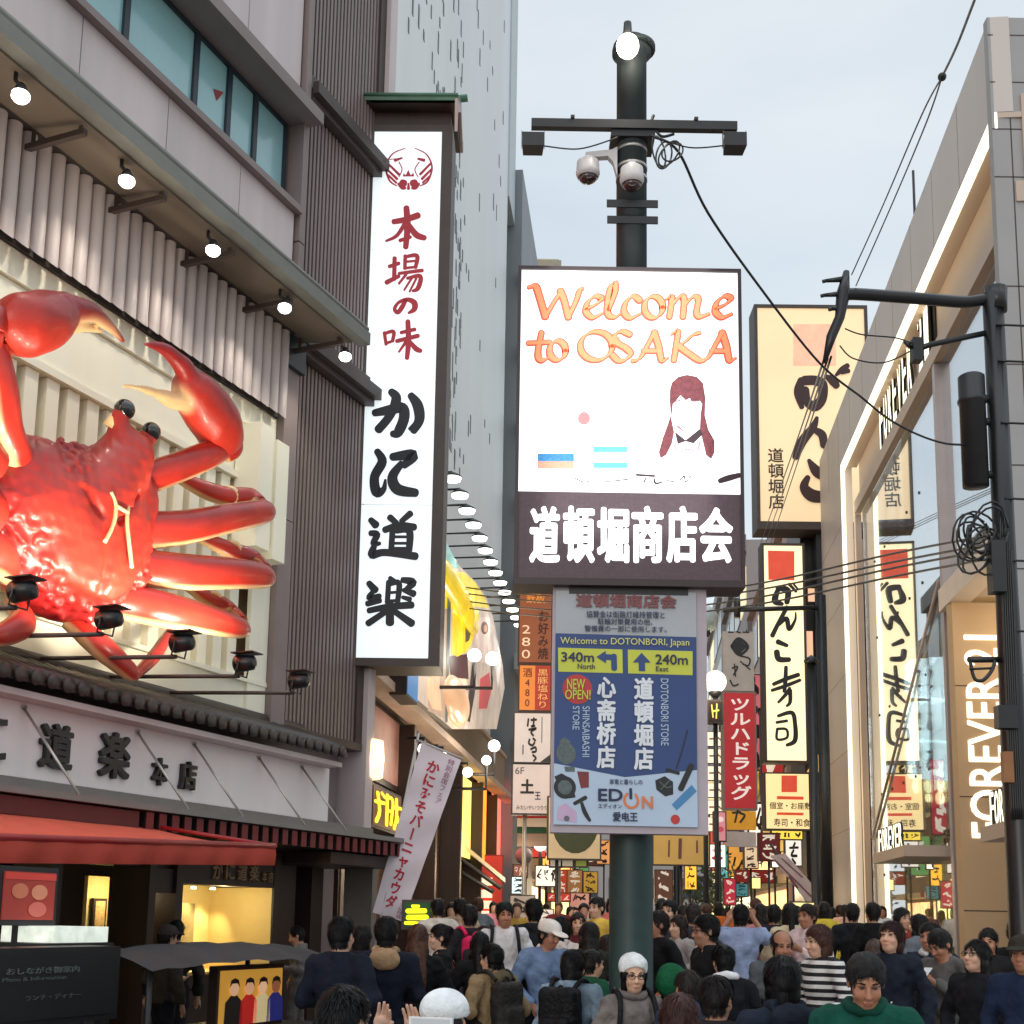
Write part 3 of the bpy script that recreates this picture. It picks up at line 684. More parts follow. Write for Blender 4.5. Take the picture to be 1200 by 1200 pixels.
# ------------------------------------------------------------------ red awning
aw=thing('red_awning','red fabric awning stretched out over the shop front under the name board','awning',K,(-6.5,-.6,2.6))
m_aw=mat('awning_fabric',lin((216,96,72)),.75,var=.08,scale=1.5,bump=.1)
q=MB(); sA,zA=K.hit(153,958,-.75); sB,zB=K.hit(322,994,-2.2); bl=(-11.2,-.75,2.74); br=(sA,-.75,2.70); fr_=(sB,-2.2,zB+.02); fl_=(-11.2,-2.2,2.22)
N=24
top=[];
for i in range(N+1):
    t=i/N; a=Vector(bl).lerp(Vector(br),t); b=Vector(fl_).lerp(Vector(fr_),t)
    for k in range(9): u=k/8; p=a.lerp(b,u); p.z-= .05*math.sin(math.pi*u)+.01*math.sin(t*40)*u; top.append(p)
q.add(top,[(i*9+k,i*9+k+1,(i+1)*9+k+1,(i+1)*9+k) for i in range(N) for k in range(8)],True)
q.build('awning_cloth',m_aw,aw); q=MB(); val=[]
for i in range(N*3+1):
    t=i/(N*3); b=Vector(fl_).lerp(Vector(fr_),t); val+= [(b.x,b.y-.005,b.z+.01),(b.x,b.y-.03+.012*math.sin(t*90),b.z-.09),(b.x,b.y-.01+.02*math.sin(t*90+1),b.z-.19)]
q.add(val,[(i*3+k,i*3+k+1,(i+1)*3+k+1,(i+1)*3+k) for i in range(N*3) for k in range(2)],True); q.build('valance',mat('awning_valance',lin((176,62,46)),.75,var=.12,scale=1.5),aw)
q=MB(); q.tube([(-11.2,-.72,2.80),(sA,-.72,2.76)],.05); q.tube([fl_,fr_],.03); q.tube([br,fr_],.02); q.build('awning_bar',m_red,aw)
# ================================================================== TALL LIT SIGN OF THE CRAB RESTAURANT
m_lbox=glow('lightbox_white',(.82,.90,.95),.62,var=.03,scale=.6)
m_signred=mat('sign_red',lin((196,44,62)),.5,var=.05); m_ink=mat('sign_ink',lin((22,26,34)),.5,var=.1)
SG=Frame(0,18.5,1,-.02)
s0,_=SG.hit(413,770); s1,zb=SG.hit(502,772); sT0,zt=SG.hit(443,154); sT1,_=SG.hit(518,154); s0=(s0+sT0)/2; s1=(s1+sT1)/2
sg=thing('tall_shop_sign','tall white lit vertical sign with red and black brush writing and a little green roof','sign',SG,(s0,0,zb))
q=MB(); q.box(s0-.06,s1+.17,.02,.75,zb-.12,zt+.1); q.box(s0-.06,s0,-.03,.019,zb,zt); q.box(s1,s1+.17,-.03,.019,zb,zt); q.box(s0-.06,s1+.17,-.03,.019,zt,zt+.1); q.box(s0-.06,s1+.17,-.03,.019,zb-.12,zb); q.build('cabinet',m_brown,sg)
q=MB(); 
zz=[zb]+[SG.hit(430,y)[1] for y in (591,447,292)]+[zt]
for a,b in zip(zz[:-1],zz[1:]): q.box(s0,s1,-.004,.018,a+.006,b-.006)
fp=q.build('face_panel',m_lbox,sg)
f5=pixmap(SG,-.006,430,140,4.); f6=pixmap(SG,-.006,400,430,3.333)
red=[[(125,480,20),(180,470,22),(240,450,24)],[(185,414,22),(190,500,24),(182,600,20)],[(180,485,16),(140,545,14),(90,570,9)],[(195,490,16),(230,540,24),(270,556,20)],[(155,568,14),(205,552,12)],
 [(105,690,14),(150,675,14)],[(130,650,16),(128,750,16)],[(92,765,18),(150,735,14)],[(180,640,14),(178,700,13)],[(180,645,12),(235,640,16),(228,695,14)],[(185,668,9),(225,664,9)],[(180,698,10),(230,692,10)],[(150,722,12),(260,708,14)],[(185,725,11),(150,770,9)],[(190,745,12),(250,735,16),(240,790,18),(215,805,10)],[(210,745,9),(175,800,8)],[(232,745,9),(200,808,8)],
 [(182,848,14),(165,880,18),(145,905,16),(130,888,14),(150,858,12),(190,845,16),(222,860,22),(222,890,20),(195,908,9)],
 [(82,1000,13),(90,1055,12)],[(82,1005,12),(125,995,14),(120,1040,13)],[(90,1050,11),(120,1040,10)],[(160,1000,13),(225,985,14)],[(140,1040,15),(240,1015,16)],[(192,947,18),(195,1040,20),(188,1120,16)],[(185,1040,13),(150,1090,8)],[(200,1040,13),(230,1075,20),(252,1085,16)]]
q=MB(); brush(q,red,f5,-.006,fat=1.3); q.build('red_lettering',m_signred,sg)
blk=[[(130,180,22),(190,168,30),(238,160,32),(245,200,32),(222,255,30),(200,262,20)],[(195,97,22),(215,125,30),(190,190,26),(145,245,26)],[(272,112,22),(298,150,32),(305,205,30),(282,250,22)],[(308,205,18),(268,243,12)],
 [(140,330,20),(160,370,28),(130,430,28),(138,490,30),(165,478,18),(172,442,8)],[(200,352,24),(280,345,34),(245,385,22)],[(235,378,20),(200,430,30),(220,478,34),(290,492,26)],
 [(115,598,18),(135,618,24)],[(115,650,18),(140,655,20),(125,690,18),(150,690,12)],[(128,702,18),(120,735,24),(170,725,22),(290,740,24)],[(190,588,20),(215,610,18)],[(270,573,20),(235,603,16)],[(170,637,20),(225,620,22),(285,626,22)],[(200,640,18),(195,715,18)],[(215,640,18),(265,640,22),(265,715,20)],[(210,664,9),(255,664,9)],[(210,689,9),(255,689,9)],[(200,712,14),(262,712,14)],
 [(185,840,16),(180,920,16)],[(185,850,14),(225,845,18),(220,918,16)],[(190,882,9),(218,880,9)],[(185,915,10),(220,913,10)],[(108,845,18),(132,872,24)],[(135,866,12),(108,902,18),(150,895,16)],[(102,925,18),(150,912,18)],[(240,832,18),(280,842,24),(250,872,14)],[(244,872,14),(282,886,22)],[(240,900,12),(268,908,16)],[(108,952,18),(180,938,20),(275,930,22)],[(190,925,22),(190,1000,26)],[(175,955,18),(105,1002,20)],[(208,955,18),(275,1002,24)],[(190,825,14),(215,840,12)]]
q=MB(); brush(q,blk,f6,-.006,fat=1.32); q.build('black_lettering',m_ink,sg)
em=[[(180,135,3),(120,162,5),(90,220,7),(105,285,7),(140,312,4)],[(225,135,3),(280,165,5),(305,225,7),(285,290,7),(250,312,4)],[(132,192,12),(165,181,6)],[(240,185,8),(268,192,12)],[(105,188,3),(135,185,3)],[(96,205,8),(150,258,10)],[(92,232,8),(142,280,10)],[(100,262,8),(138,298,8)],[(298,208,8),(250,258,10)],[(302,235,8),(258,280,10)],[(296,266,8),(262,298,8)],[(150,270,4),(165,235,4),(150,200,4)],[(240,270,4),(225,235,4),(245,200,4)],[(148,302,10),(165,320,14),(180,322,10)],[(244,302,10),(228,320,14),(212,322,10)],[(165,298,26),(176,300,26)],[(214,300,26),(226,298,26)],[(195,300,6),(195,325,12)]]
q=MB(); brush(q,em,f5,-.006,fat=1.3); poly(q,[(168,268),(172,252),(182,262),(194,236),(206,262),(218,250),(222,268)],f5,-.006,.006); q.build('crab_emblem',m_signred,sg)
# little roof
m_groof=mat('green_roof_tile',lin((84,124,102)),.5,var=.2,scale=3)
rz=zt+.12; xl,xr=s0-.18,s1+.26
q=MB(); q.hexa([(xl,-.30,rz+.22),(xr,-.30,rz+.22),(xr,.45,rz+.60),(xl,.45,rz+.60),(xl-.02,-.32,rz+.29),(xr+.02,-.32,rz+.29),(xr,.45,rz+.68),(xl,.45,rz+.68)])
for k in range(5): t=k/4.; q.tube([(xl,-.32+.72*t,rz+.30+.37*t),(xr,-.32+.72*t,rz+.30+.37*t)],.028,8)
q.hexa([(xl,.45,rz+.60),(xr,.45,rz+.60),(xr,1.1,rz+.22),(xl,1.1,rz+.22),(xl,.45,rz+.68),(xr,.45,rz+.68),(xr,1.12,rz+.29),(xl,1.12,rz+.29)])
q.tube([(xl-.05,.45,rz+.70),((xl+xr)/2,.45,rz+.68),(xr+.1,.45,rz+.78)],.06,8); q.build('green_roof',m_groof,sg)
q=MB(); q.prismx([(-.26,rz+.2),(.45,rz+.56),(1.06,rz+.2)],xl+.06,xr-.05); q.box(xl+.1,xr-.12,-.02,.8,rz-.02,rz+.199); q.build('roof_soffit',m_wood,sg)
q=MB(); q.prismx([(-.3,rz+.02),(-.25,rz-.28),(-.18,rz+.1),(.45,rz+.52),(1.06,rz+.2),(1.1,rz+.28),(.45,rz+.64),(-.32,rz+.24)],xr-.045,xr+.0); q.build('bargeboard',mat('bargeboard',lin((196,172,168)),.6,var=.1),sg)
q=MB(); 
for z in (zb+1.2,zb+4,zt-1): q.box(s0-1.0,s0-.061,.2,.5,z,z+.2)
q.build('wall_bracket',m_dark,sg)
# ================================================================== LEANING CLOTH BANNER
m_cloth=mat('banner_cloth',lin((226,214,222)),.8,var=.04,scale=2,bump=.1); m_bred=mat('banner_red',lin((186,38,62)),.7,var=.05)
BN=Frame(0,17.6,1,-.05)
bo=BN.hit(488,873); bn=thing('cloth_banner','white cloth banner leaning left with dark red katakana on a slanted pole','banner',BN,(bo[0]-.6,0,2))
z7=pixmap(BN,0,400,760,3.75)
tl,tr,blx,brx=z7(352,412),z7(527,490),z7(138,1160),z7(272,1200)
def bl_(u,v): 
    a=tl[0]+(tr[0]-tl[0])*u,tl[1]+(tr[1]-tl[1])*u; b=blx[0]+(brx[0]-blx[0])*u,blx[1]+(brx[1]-blx[1])*u
    return a[0]+(b[0]-a[0])*v,a[1]+(b[1]-a[1])*v
q=MB(); nu,nv=10,40
wv=lambda u,v:.035*math.sin(u*5+v*6)*v+.015*math.sin(v*23+u*3)
vs=[(bl_(i/nu,j/nv)[0],wv(i/nu,j/nv),bl_(i/nu,j/nv)[1]) for j in range(nv+1) for i in range(nu+1)]
vb=[(x,y+.004,z) for x,y,z in vs]
q.add(vs,[(j*(nu+1)+i,(j+1)*(nu+1)+i,(j+1)*(nu+1)+i+1,j*(nu+1)+i+1) for j in range(nv) for i in range(nu)],True)
q.build('cloth',m_cloth,bn)
def cloth_text(txt,u0,v0,u1,v1,bold,m,name):
    V,F=glyphs(txt,bold,True); q=MB(); q.add([(*(lambda p:(p[0],wv(u0+a*(u1-u0),v1+(v0-v1)*b)-.008,p[1]))(bl_(u0+a*(u1-u0),v1+(v0-v1)*b)),) for a,b in V],F,False); q.build(name,m,bn)
cloth_text('かにみそバーニャカウダ',.28,.07,.60,.95,.03,m_bred,'main_lettering')
cloth_text('特別会席フェア',.72,.02,.88,.29,.0,mat('banner_mauve',lin((150,80,120)),.7),'side_lettering')
cloth_text('本店限定',.72,.90,.98,.99,.0,mat('banner_mauve',lin((150,80,120)),.7),'small_lettering')
q=MB(); e0=z7(330,400); e1=z7(535,485); q.tube([(e0[0],.01,e0[1]),(e1[0],.01,e1[1])],.014,6); p0=z7(345,400); p1=z7(60,1500); q.tube([(p0[0]-.02,.03,p0[1]+.1),(p1[0],.03,0.)],.018,8); q.build('banner_pole',mat('pole_white',lin((190,186,184)),.4,var=.1),bn)
# ================================================================== STREET POLE WITH SCREEN
m_pole=mat('pole_green',lin((16,46,44)),.5,var=.35,scale=4,coat=.0,bump=.05); m_poled=mat('pole_dark',lin((42,50,52)),.45,var=.2,scale=4)
Y0=9.2; PXc=W.hit(740,400,Y0)[0]
pole=thing('street_pole','dark green steel street pole carrying the big screen and a bulb lamp on top','street pole',W,(PXc,Y0,0))
ztop=W.hit(743,62,Y0)[1]
q=MB(); q.lathe([(.2,0),(.2,.25),(.158,.3),(.155,2.6),(.15,2.7),(.122,2.75)],(PXc,Y0,0),'z',28); q.build('pole_base',m_pole,pole)
q=MB(); q.lathe([(.12,2.74),(.118,ztop-.04),(.155,ztop-.02),(.155,ztop+.02),(.118,ztop+.03),(.117,ztop+.1)],(PXc,Y0,0),'z',28); q.build('shaft',m_poled,pole)
q=MB(); q.lathe([(.168,ztop+.02),(.168,ztop+.05),(.12,ztop+.06)],(PXc+.02,Y0,0),'z',28); q.build('top_flange',m_poled,pole)
lx,lz=W.hit(735.5,54,Y0-.2)
q=MB(); q.ball((lx,Y0-.2,lz),.088,14,1.08); q.build('lamp_bulb',glow('bulb_warm',(1,.93,.8),9),pole)
q=MB(); q.lathe([(.06,lz+.07),(.035,lz+.12),(.03,lz+.2)],(lx,Y0-.2,0),'z',14); q.tube([(lx,Y0-.2,lz+.19),(PXc,Y0,lz+.19)],.02,8); q.build('lamp_holder',m_dark,pole)
lamp(pole,'POINT',(lx,Y0-.33,lz-.05),22,(1,.88,.68),.09)
a0=W.hit(622.6,151,Y0-.1); a1=W.hit(862.6,149.5,Y0-.1); za=(a0[1]+a1[1])/2
q=MB(); q.box(a0[0],a1[0],Y0-.16,Y0-.1,za-.035,za+.035)
for s in (.2,.8): x=a0[0]+(a1[0]-a0[0])*s; q.box(x-.015,x+.015,Y0-.17,Y0-.13,za+.036,za+.06)
q.box(PXc-.17,PXc+.17,Y0-.14,Y0+.14,za-.09,za-.036); q.build('cross_arm',m_dark,pole)
q=MB(); 
for (x0,x1,y) in ((711,771,238.5),(711.5,771,257.5)):
    u=W.hit(x0,y,Y0-.12); v=W.hit(x1,y,Y0-.12); q.box(u[0],v[0],Y0-.128,Y0-.115,u[1]-.03,u[1]+.03)
q.build('clamp_band',m_dark,pole)
for x,y,side,lab in ((624.5,168.5,-1,'small black box loudspeaker under the cross arm end nearer the crab sign'),(860.5,168.5,1,'small black box loudspeaker under the cross arm end nearer the sloping wires')):
    s,z=W.hit(x,y,Y0-.13); t=thing('loudspeaker',lab,'loudspeaker',W,(s,Y0-.13,z),'loudspeakers on the pole arm')
    q=MB(); q.hexa([(s-.085,Y0-.2,z-.055),(s+.085,Y0-.2,z-.055),(s+.075,Y0-.06,z-.055),(s-.075,Y0-.06,z-.055),(s-.085,Y0-.2,z+.055),(s+.085,Y0-.2,z+.055),(s+.075,Y0-.06,z+.055),(s-.075,Y0-.06,z+.055)]); q.build('box',m_dark,t)
    q=MB(); q.box(s-.09,s-.086,Y0-.15,Y0-.11,z-.03,z+.1); q.box(s+.086,s+.09,Y0-.15,Y0-.11,z-.03,z+.1); q.box(s-.09,s+.09,Y0-.15,Y0-.11,z+.085,z+.09); q.build('bracket',m_grey,t)
    q=MB(); pts=[(s-side*.09,Y0-.15,z-.03),(s-side*.35,Y0-.15,z-.05),(s-side*.6,Y0-.15,z+.03),(PXc+side*.1,Y0-.12,z+.09)]; q.tube(spline(pts),.006,5); q.build('cable',m_black,t)
m_cctv=mat('cctv_white',lin((205,200,200)),.4,var=.05); m_dome=mat('cctv_dome',lin((60,36,38)),.1,coat=1)
for (x,y,Yc,lab) in ((689,200,Y0-.05,'grey dome security camera held out on a bracket left of the street pole'),(740.5,208,Y0-.22,'grey dome security camera hanging directly in front of the street pole')):
    s,z=W.hit(x,y,Yc); t=thing('security_camera',lab,'camera',W,(s,Yc,z),'dome cameras on the pole')
    q=MB(); q.lathe([(.02,.105),(.05,.10),(.086,.07),(.09,.0),(.093,-.01),(.093,-.03),(.08,-.06)],(s,Yc,z),'z',20); q.build('housing',m_cctv,t)
    q=MB(); q.lathe([(.078,-.06),(.06,-.085),(.03,-.105),(.005,-.11)],(s,Yc,z),'z',18); q.build('dome',m_dome,t)
    q=MB()
    if x<700: q.prism([(s-.02,z+.1),(s-.02,z+.14),(PXc-.16,z+.165),(PXc-.118,z+.19),(PXc-.118,z-.06),(PXc-.15,z+.06),(PXc-.19,z+.11),(s+.03,z+.1)],Yc-.03,Yc+.03)
    else: q.box(s-.025,s+.025,Yc-.02,Y0-.1,z+.1,z+.14)
    q.build('bracket',m_cctv,t)
q=MB()
for z in (W.hit(740,170,Y0-.1)[1],W.hit(740,190,Y0-.1)[1],W.hit(740,203,Y0-.1)[1]): q.lathe([(.121,z-.012),(.123,z-.012),(.123,z+.012),(.121,z+.012)],(PXc,Y0,0),'z',24)
q.build('steel_strap',mat('rod_steel',(.5,.5,.5),.3,.6),pole)
# coil of spare cable on the pole
co=thing('cable_coil','loops of black spare cable hanging at the pole under the cross arm','cable',W,(PXc+.2,Y0-.14,za))
q=MB(); 
for (cx_,cy_,rx,ry,ph) in ((778,182,9,17,.2),(784,180,9,18,.6),(772,178,7,20,-.2),(788,178,10,14,.9)):
    pts=[]
    for k in range(19):
        a=2*math.pi*k/18; xx=rx*math.cos(a); yy=ry*math.sin(a); p=W.hit(cx_+xx*math.cos(ph)-yy*math.sin(ph),cy_+xx*math.sin(ph)+yy*math.cos(ph),Y0-.15); pts.append((p[0],Y0-.15-.01*math.sin(a),p[1]))
    q.tube(pts,.007,6)
pts=[(*(W.hit(x,y,Y0-.13)),) for x,y in ((766,135),(763,145),(768,152),(776,160),(790,157))]; q.tube(spline([(a,Y0-.13,b) for a,b in pts]),.012,6)
q.build('loops',m_black,co)
# ------------------------------------------------------------------ LED screen
YS=8.86
x0=W.hit(604.5,500,YS)[0]; x1=W.hit(870.5,500,YS)[0]; zt=W.hit(738,314.5,YS)[1]; zb=W.hit(736,687,YS)[1]
led=thing('led_screen','large upright screen on the pole lit white with orange welcome words and a woman\'s portrait','screen',W,((x0+x1)/2,YS,zb))
q=MB(); q.box(x0,x1,YS+.02,YS+.26,zb,zt); b=.025
q.box(x0,x0+b,YS-.02,YS+.02,zb,zt); q.box(x1-b,x1,YS-.02,YS+.02,zb,zt); q.box(x0+b,x1-b,YS-.02,YS+.02,zt-b,zt); q.box(x0+b,x1-b,YS-.02,YS+.02,zb,zb+.05); q.build('casing',mat('led_casing',lin((52,36,38)),.4,var=.1),led)
zm=W.hit(738,577.5,YS)[1]
q=MB(); q.box(x0+b,x1-b,YS,YS+.019,zm+.002,zt-b); q.build('lit_display',glow('led_white',(1,.99,1),1.02),led)
q=MB(); q.box(x0+b,x1-b,YS,YS+.019,zb+.05,zm-.001)
mled=mat('led_dim',lin((70,54,60)),.5,var=.12,scale=30,emit=.45); tl_=mled.node_tree; bk=tl_.nodes.new('ShaderNodeTexBrick'); bk.offset=0; bk.inputs['Scale'].default_value=14; bk.inputs['Mortar Size'].default_value=.006; bk.inputs['Color1'].default_value=(1,1,1,1); bk.inputs['Color2'].default_value=(.86,.86,.88,1); bk.inputs['Mortar'].default_value=(.4,.4,.45,1)
tc_=tl_.nodes.new('ShaderNodeTexCoord'); mp_=tl_.nodes.new('ShaderNodeMapping'); mp_.inputs['Rotation'].default_value=(R_(90),0,0); tl_.links.new(tc_.outputs['Object'],mp_.inputs[0]); tl_.links.new(mp_.outputs[0],bk.inputs['Vector'])
mm_=nd(tl_,'ShaderNodeMixRGB',blend_type='MULTIPLY'); mm_.inputs[0].default_value=1; bb_=tl_.nodes['Principled BSDF']; s_=bb_.inputs['Base Color'].links[0].from_socket; tl_.links.new(s_,mm_.inputs[1]); tl_.links.new(bk.outputs[0],mm_.inputs[2]); tl_.links.new(mm_.outputs[0],bb_.inputs['Base Color']); tl_.links.new(mm_.outputs[0],bb_.inputs['Emission Color'])
q.build('dim_display',mled,led)
fS=pixmap(W,YS,590,300,3.)
def oval(cx,cy,rx,ry,n=20,a0=0): return [(cx+rx*math.cos(a0+2*math.pi*k/n),cy+ry*math.sin(a0+2*math.pi*k/n)) for k in range(n+1)]
wel=[[(88,112),(112,108),(125,140),(147,216)],[(147,216),(180,160),(205,124)],[(200,124),(214,160),(228,218)],[(228,218),(255,160),(268,122),(278,116)],
 [(288,190),(325,172),(344,152),(322,144),(296,165),(290,198),(314,218),(346,204)],[(368,192),(392,130),(390,98),(374,118),(364,180),(370,210),(392,216),(412,204)],
 [(478,158),(455,144),(430,165),(424,200),(446,220),(480,205)],oval(527,182,32,37),
 [(572,154),(590,146),(588,182),(582,218)],[(587,180),(618,146),(634,154),(630,218)],[(633,178),(666,146),(684,156),(678,200),(690,216),(722,206)],
 [(742,190),(780,172),(798,152),(776,144),(750,165),(744,198),(768,218),(802,206)],
 [(134,270),(122,330),(124,360),(140,368),(162,356)],[(86,308),(164,304)],oval(190,334,28,33),oval(326,318,56,50),
 [(444,278),(415,267),(392,280),(398,306),(430,326),(446,346),(430,366),(405,370),(384,352)],
 [(452,372),(480,360),(508,312),(530,270)],[(530,270),(545,320),(556,368),(578,360)],[(490,336),(550,336)],
 [(590,278),(612,268),(606,320),(598,370)],[(690,272),(665,280),(640,302),(614,320)],[(614,318),(650,345),(690,370),(714,362)],
 [(690,372),(716,362),(746,312),(768,270)],[(768,270),(784,320),(794,368),(816,360)],[(730,336),(788,336)]]
wel=[[(x,y,5) for x,y in st] for st in wel]
q=MB(); brush(q,wel,fS,YS,.004,nib=(21,R_(-35),11)); q.build('welcome_lettering',mat('led_orange_edge',lin((190,92,72)),.5,emit=.5,var=.08,scale=40),led)
q=MB(); brush(q,wel,fS,YS-.006,.004,nib=(14,R_(-35),5)); q.build('welcome_lettering_fill',mat('led_orange',lin((236,132,88)),.5,emit=.55,var=.1,scale=40),led)
q=MB(); disc(q,(283,571),22,23,fS,YS); q.build('red_dot',mat('led_reddot',lin((214,110,112)),.5,emit=.6,var=.08,scale=50),led)
q=MB(); poly(q,[(120,695),(248,695),(248,722),(120,722)],fS,YS); q.build('blue_strip',mat('led_blue',lin((46,120,170)),.5,emit=.6,var=.3,scale=60),led)
q=MB(); poly(q,[(120,722),(248,722),(248,748),(120,748)],fS,YS); q.build('coral_strip',mat('led_coral',lin((246,140,116)),.5,emit=.7,var=.1,scale=60),led)
for y in (670,726):
    q=MB(); poly(q,[(315,y),(437,y),(437,y+20),(315,y+20)],fS,YS); q.build('teal_strip',mat('led_teal',lin((80,222,200)),.5,emit=.7,var=.25,scale=60),led)
q=MB(); poly(q,[(315,700),(437,700),(437,720),(315,720)],fS,YS); q.build('pale_strip',mat('led_palepink',lin((246,214,208)),.5,emit=.85,var=.1,scale=60),led)
# portrait: hair, face gap, collar
hair=[(585,470),(592,445),(615,425),(645,418),(680,425),(702,448),(710,500),(708,560),(720,610),(742,650),(742,690),(730,715),(712,700),(700,650),(690,610),(692,560),(698,520),(690,510),(660,512),(655,500),(640,508),(622,490),(605,512),(596,520),(590,570),(600,620),(592,660),(572,700),(552,712),(546,690),(560,640),(578,590),(588,560),(584,510)]
q=MB()
from mathutils.geometry import tessellate_polygon
tri=tessellate_polygon([[Vector((x,y,0)) for x,y in hair]]); P=[fS(x,y) for x,y in hair]
q.add([(a,YS-.003,b) for a,b in P],[t for t in tri],False); q.build('portrait_hair',mat('led_hair',lin((104,44,50)),.5,emit=.35,var=.45,scale=30),led)
q=MB(); brush(q,[[(605,512,4),(622,508,5)],[(668,512,4),(686,510,5)],[(634,577,4),(654,577,4)],[(612,600,7),(640,622,3)]],fS,YS); q.build('portrait_features',mat('led_feature',lin((120,80,84)),.5,emit=.5),led)
q=MB(); poly(q,[(602,618),(640,648),(690,608),(700,628),(668,660),(640,652),(612,662)],fS,YS,.005); q.build('portrait_collar',mat('led_black',lin((46,24,32)),.5,emit=.3),led)
q=MB(); brush(q,[[(600,665,8),(610,690,4)],[(625,685,5),(650,680,6),(672,686,5)],[(690,655,8),(682,690,5)],[(616,712,5),(620,716,5)],[(664,708,4),(666,718,4)]],fS,YS); q.build('portrait_dress',mat('led_magenta',lin((200,120,170)),.5,emit=.6,var=.3,scale=40),led)
q=MB(); brush(q,[[(250,780,4),(280,795,4),(312,790,3)],[(345,795,3),(400,790,4),(440,785,4)],[(468,770,8),(530,774,8)],[(500,780,4),(495,795,6)],[(530,785,6),(535,800,8),(560,795,4)],[(575,790,4),(600,795,4)],[(618,790,4),(635,775,5),(640,795,4),(660,772,4)],[(760,792,18),(790,782,22),(828,772,18)]],fS,YS); q.build('caption_strokes',mat('led_black',lin((60,50,50)),.5,emit=.3),led)
cs=[(90,880,200,1080),(208,880,322,1080),(328,885,442,1080),(450,880,562,1080),(572,880,682,1080),(688,885,806,1080)]
for off,m,bd,nm in ((0,glow('led_letter_glow',(1,.98,.98),1.1),.055,'name_lettering'),):
    q=MB()
    for ch,(a,b,c,d) in zip('道頓堀商店会',cs):
        u=fS(a,d); v=fS(c,b); text(q,ch,YS-off,u[0],u[1],v[0],v[1],bd)
    q.build(nm,m,led)
q=MB(); q.box(PXc-.2,PXc+.2,YS+.261,Y0+.2,zb+.3,zb+.4); q.box(PXc-.2,PXc+.2,YS+.261,Y0+.2,zt-.4,zt-.3); q.box(x0+.4,x1-.4,YS+.04,YS+.2,zb-.05,zb-.001); q.build('mount',m_dark,led)
for i in range(3):
    lo=lamp(led,'AREA',((x0+x1)/2,YS-.1,zm+.3+i*.5),6,(1,.98,.98),.1); lo.data.size=1.2
    lo.rotation_euler=(R_(90),0,0)
# ------------------------------------------------------------------ street guide board
YE=8.9
e0=W.hit(650,840,YE)[0]; e1=W.hit(817,840,YE)[0]; et=W.hit(737,693,YE)[1]; eb=W.hit(732,968,YE)[1]
gb=thing('guide_board','blue and silver street guide board with yellow distance arrows fixed to the pole','sign board',W,((e0+e1)/2,YE,eb))
q=MB(); q.box(e0-.02,e1+.075,YE+.02,YE+.16,eb-.05,et+.03); q.build('frame',mat('board_frame',lin((176,164,172)),.45,var=.08),gb)
def fE(x,y):
    v=(y-52)/1055; xl=105-43*v; xr=728-13*v; u=(x-xl)/(xr-xl); return e0+u*(e1-e0),et-v*(et-eb)
q=MB(); q.box(e0,e1,YE+.004,YE+.019,eb,et); q.build('board_face',mat('board_silver',lin((168,172,178)),.4,var=.06,scale=2),gb)
m_eb=mat('board_blue',lin((40,66,120)),.45,var=.06); m_el=mat('board_pale',lin((178,196,218)),.45,var=.05); m_ey=mat('board_yellow',lin((196,200,70)),.5,var=.05); m_ew=mat('board_white',lin((220,224,230)),.5); m_en=mat('board_navy',lin((26,36,72)),.5); m_eo=mat('board_orange',lin((214,122,72)),.5)
q=MB(); poly(q,[(97,250),(724,258),(716,855),(390,892),(72,835)],fE,YE+.002); q.build('blue_field',m_eb,gb)
q=MB(); poly(q,[(72,836),(390,893),(716,856),(714,1108),(62,1104)],fE,YE+.002); q.build('pale_field',m_el,gb)
def et_(q,txt,x0,y0,x1,y1,bold=0.,d=YE,vertical=False,rot=0):
    u=fE(x0,y1); v=fE(x1,y0); text(q,txt,d-.004,u[0],u[1],v[0],v[1],bold,vertical,rot=rot)
q=MB(); et_(q,'道頓堀商店会',190,66,640,130,.045); q.build('title_lettering',mat('board_brown',lin((126,72,74)),.5),gb)
q=MB(); et_(q,'協賛金は街路灯維持管理と',236,144,585,176,.012); et_(q,'駐輪対策費用の他、',286,178,530,208,.012); et_(q,'警備費の一部に使用します。',226,212,592,240,.012); q.build('notice_lettering',m_en,gb)
q=MB(); et_(q,'Welcome to DOTONBORI, Japan',116,268,692,308,.02); q.build('greeting_lettering',mat('board_paleyellow',lin((206,204,120)),.5),gb)
for a_ in ([(106,316),(393,320),(392,428),(104,425)],[(417,320),(706,323),(704,432),(416,428)]): q=MB(); poly(q,a_,fE,YE+.0); q.build('distance_panel',m_ey,gb)
q=MB(); et_(q,'340m',118,336,266,380,.03,YE-.001); et_(q,'North',190,388,268,412,.02,YE-.001); et_(q,'240m',538,340,684,386,.03,YE-.001); et_(q,'East',540,395,596,417,.02,YE-.001); q.build('distance_lettering',m_en,gb)
q=MB(); poly(q,[(276,356),(318,330),(318,343),(368,343),(368,416),(342,416),(342,369),(318,369),(318,382)],lambda x,y:fE(x,y),YE-.001); 
q.v=[]; q.f=[]; q.mi=[]; q.sm=[]
brush(q,[[(312,356,26),(330,356,26),(352,357,26)],[(354,350,26),(354,380,26),(354,408,26)]],fE,YE-.001); poly(q,[(276,356),(318,328),(318,384)],fE,YE-.001,.006); poly(q,[(478,334),(518,378),(438,378)],fE,YE-.001,.006); poly(q,[(464,376),(492,376),(492,417),(464,417)],fE,YE-.001,.0055); q.build('arrow',m_eb,gb)
q=MB(); disc(q,(187,503),67,67,fE,YE+.0); q.build('red_roundel',mat('board_red',lin((184,52,50)),.5),gb)
q=MB(); et_(q,'NEW',140,458,222,505,.03,YE-.001); et_(q,'OPEN!',130,506,246,550,.03,YE-.001); q.build('roundel_lettering',m_ey,gb)
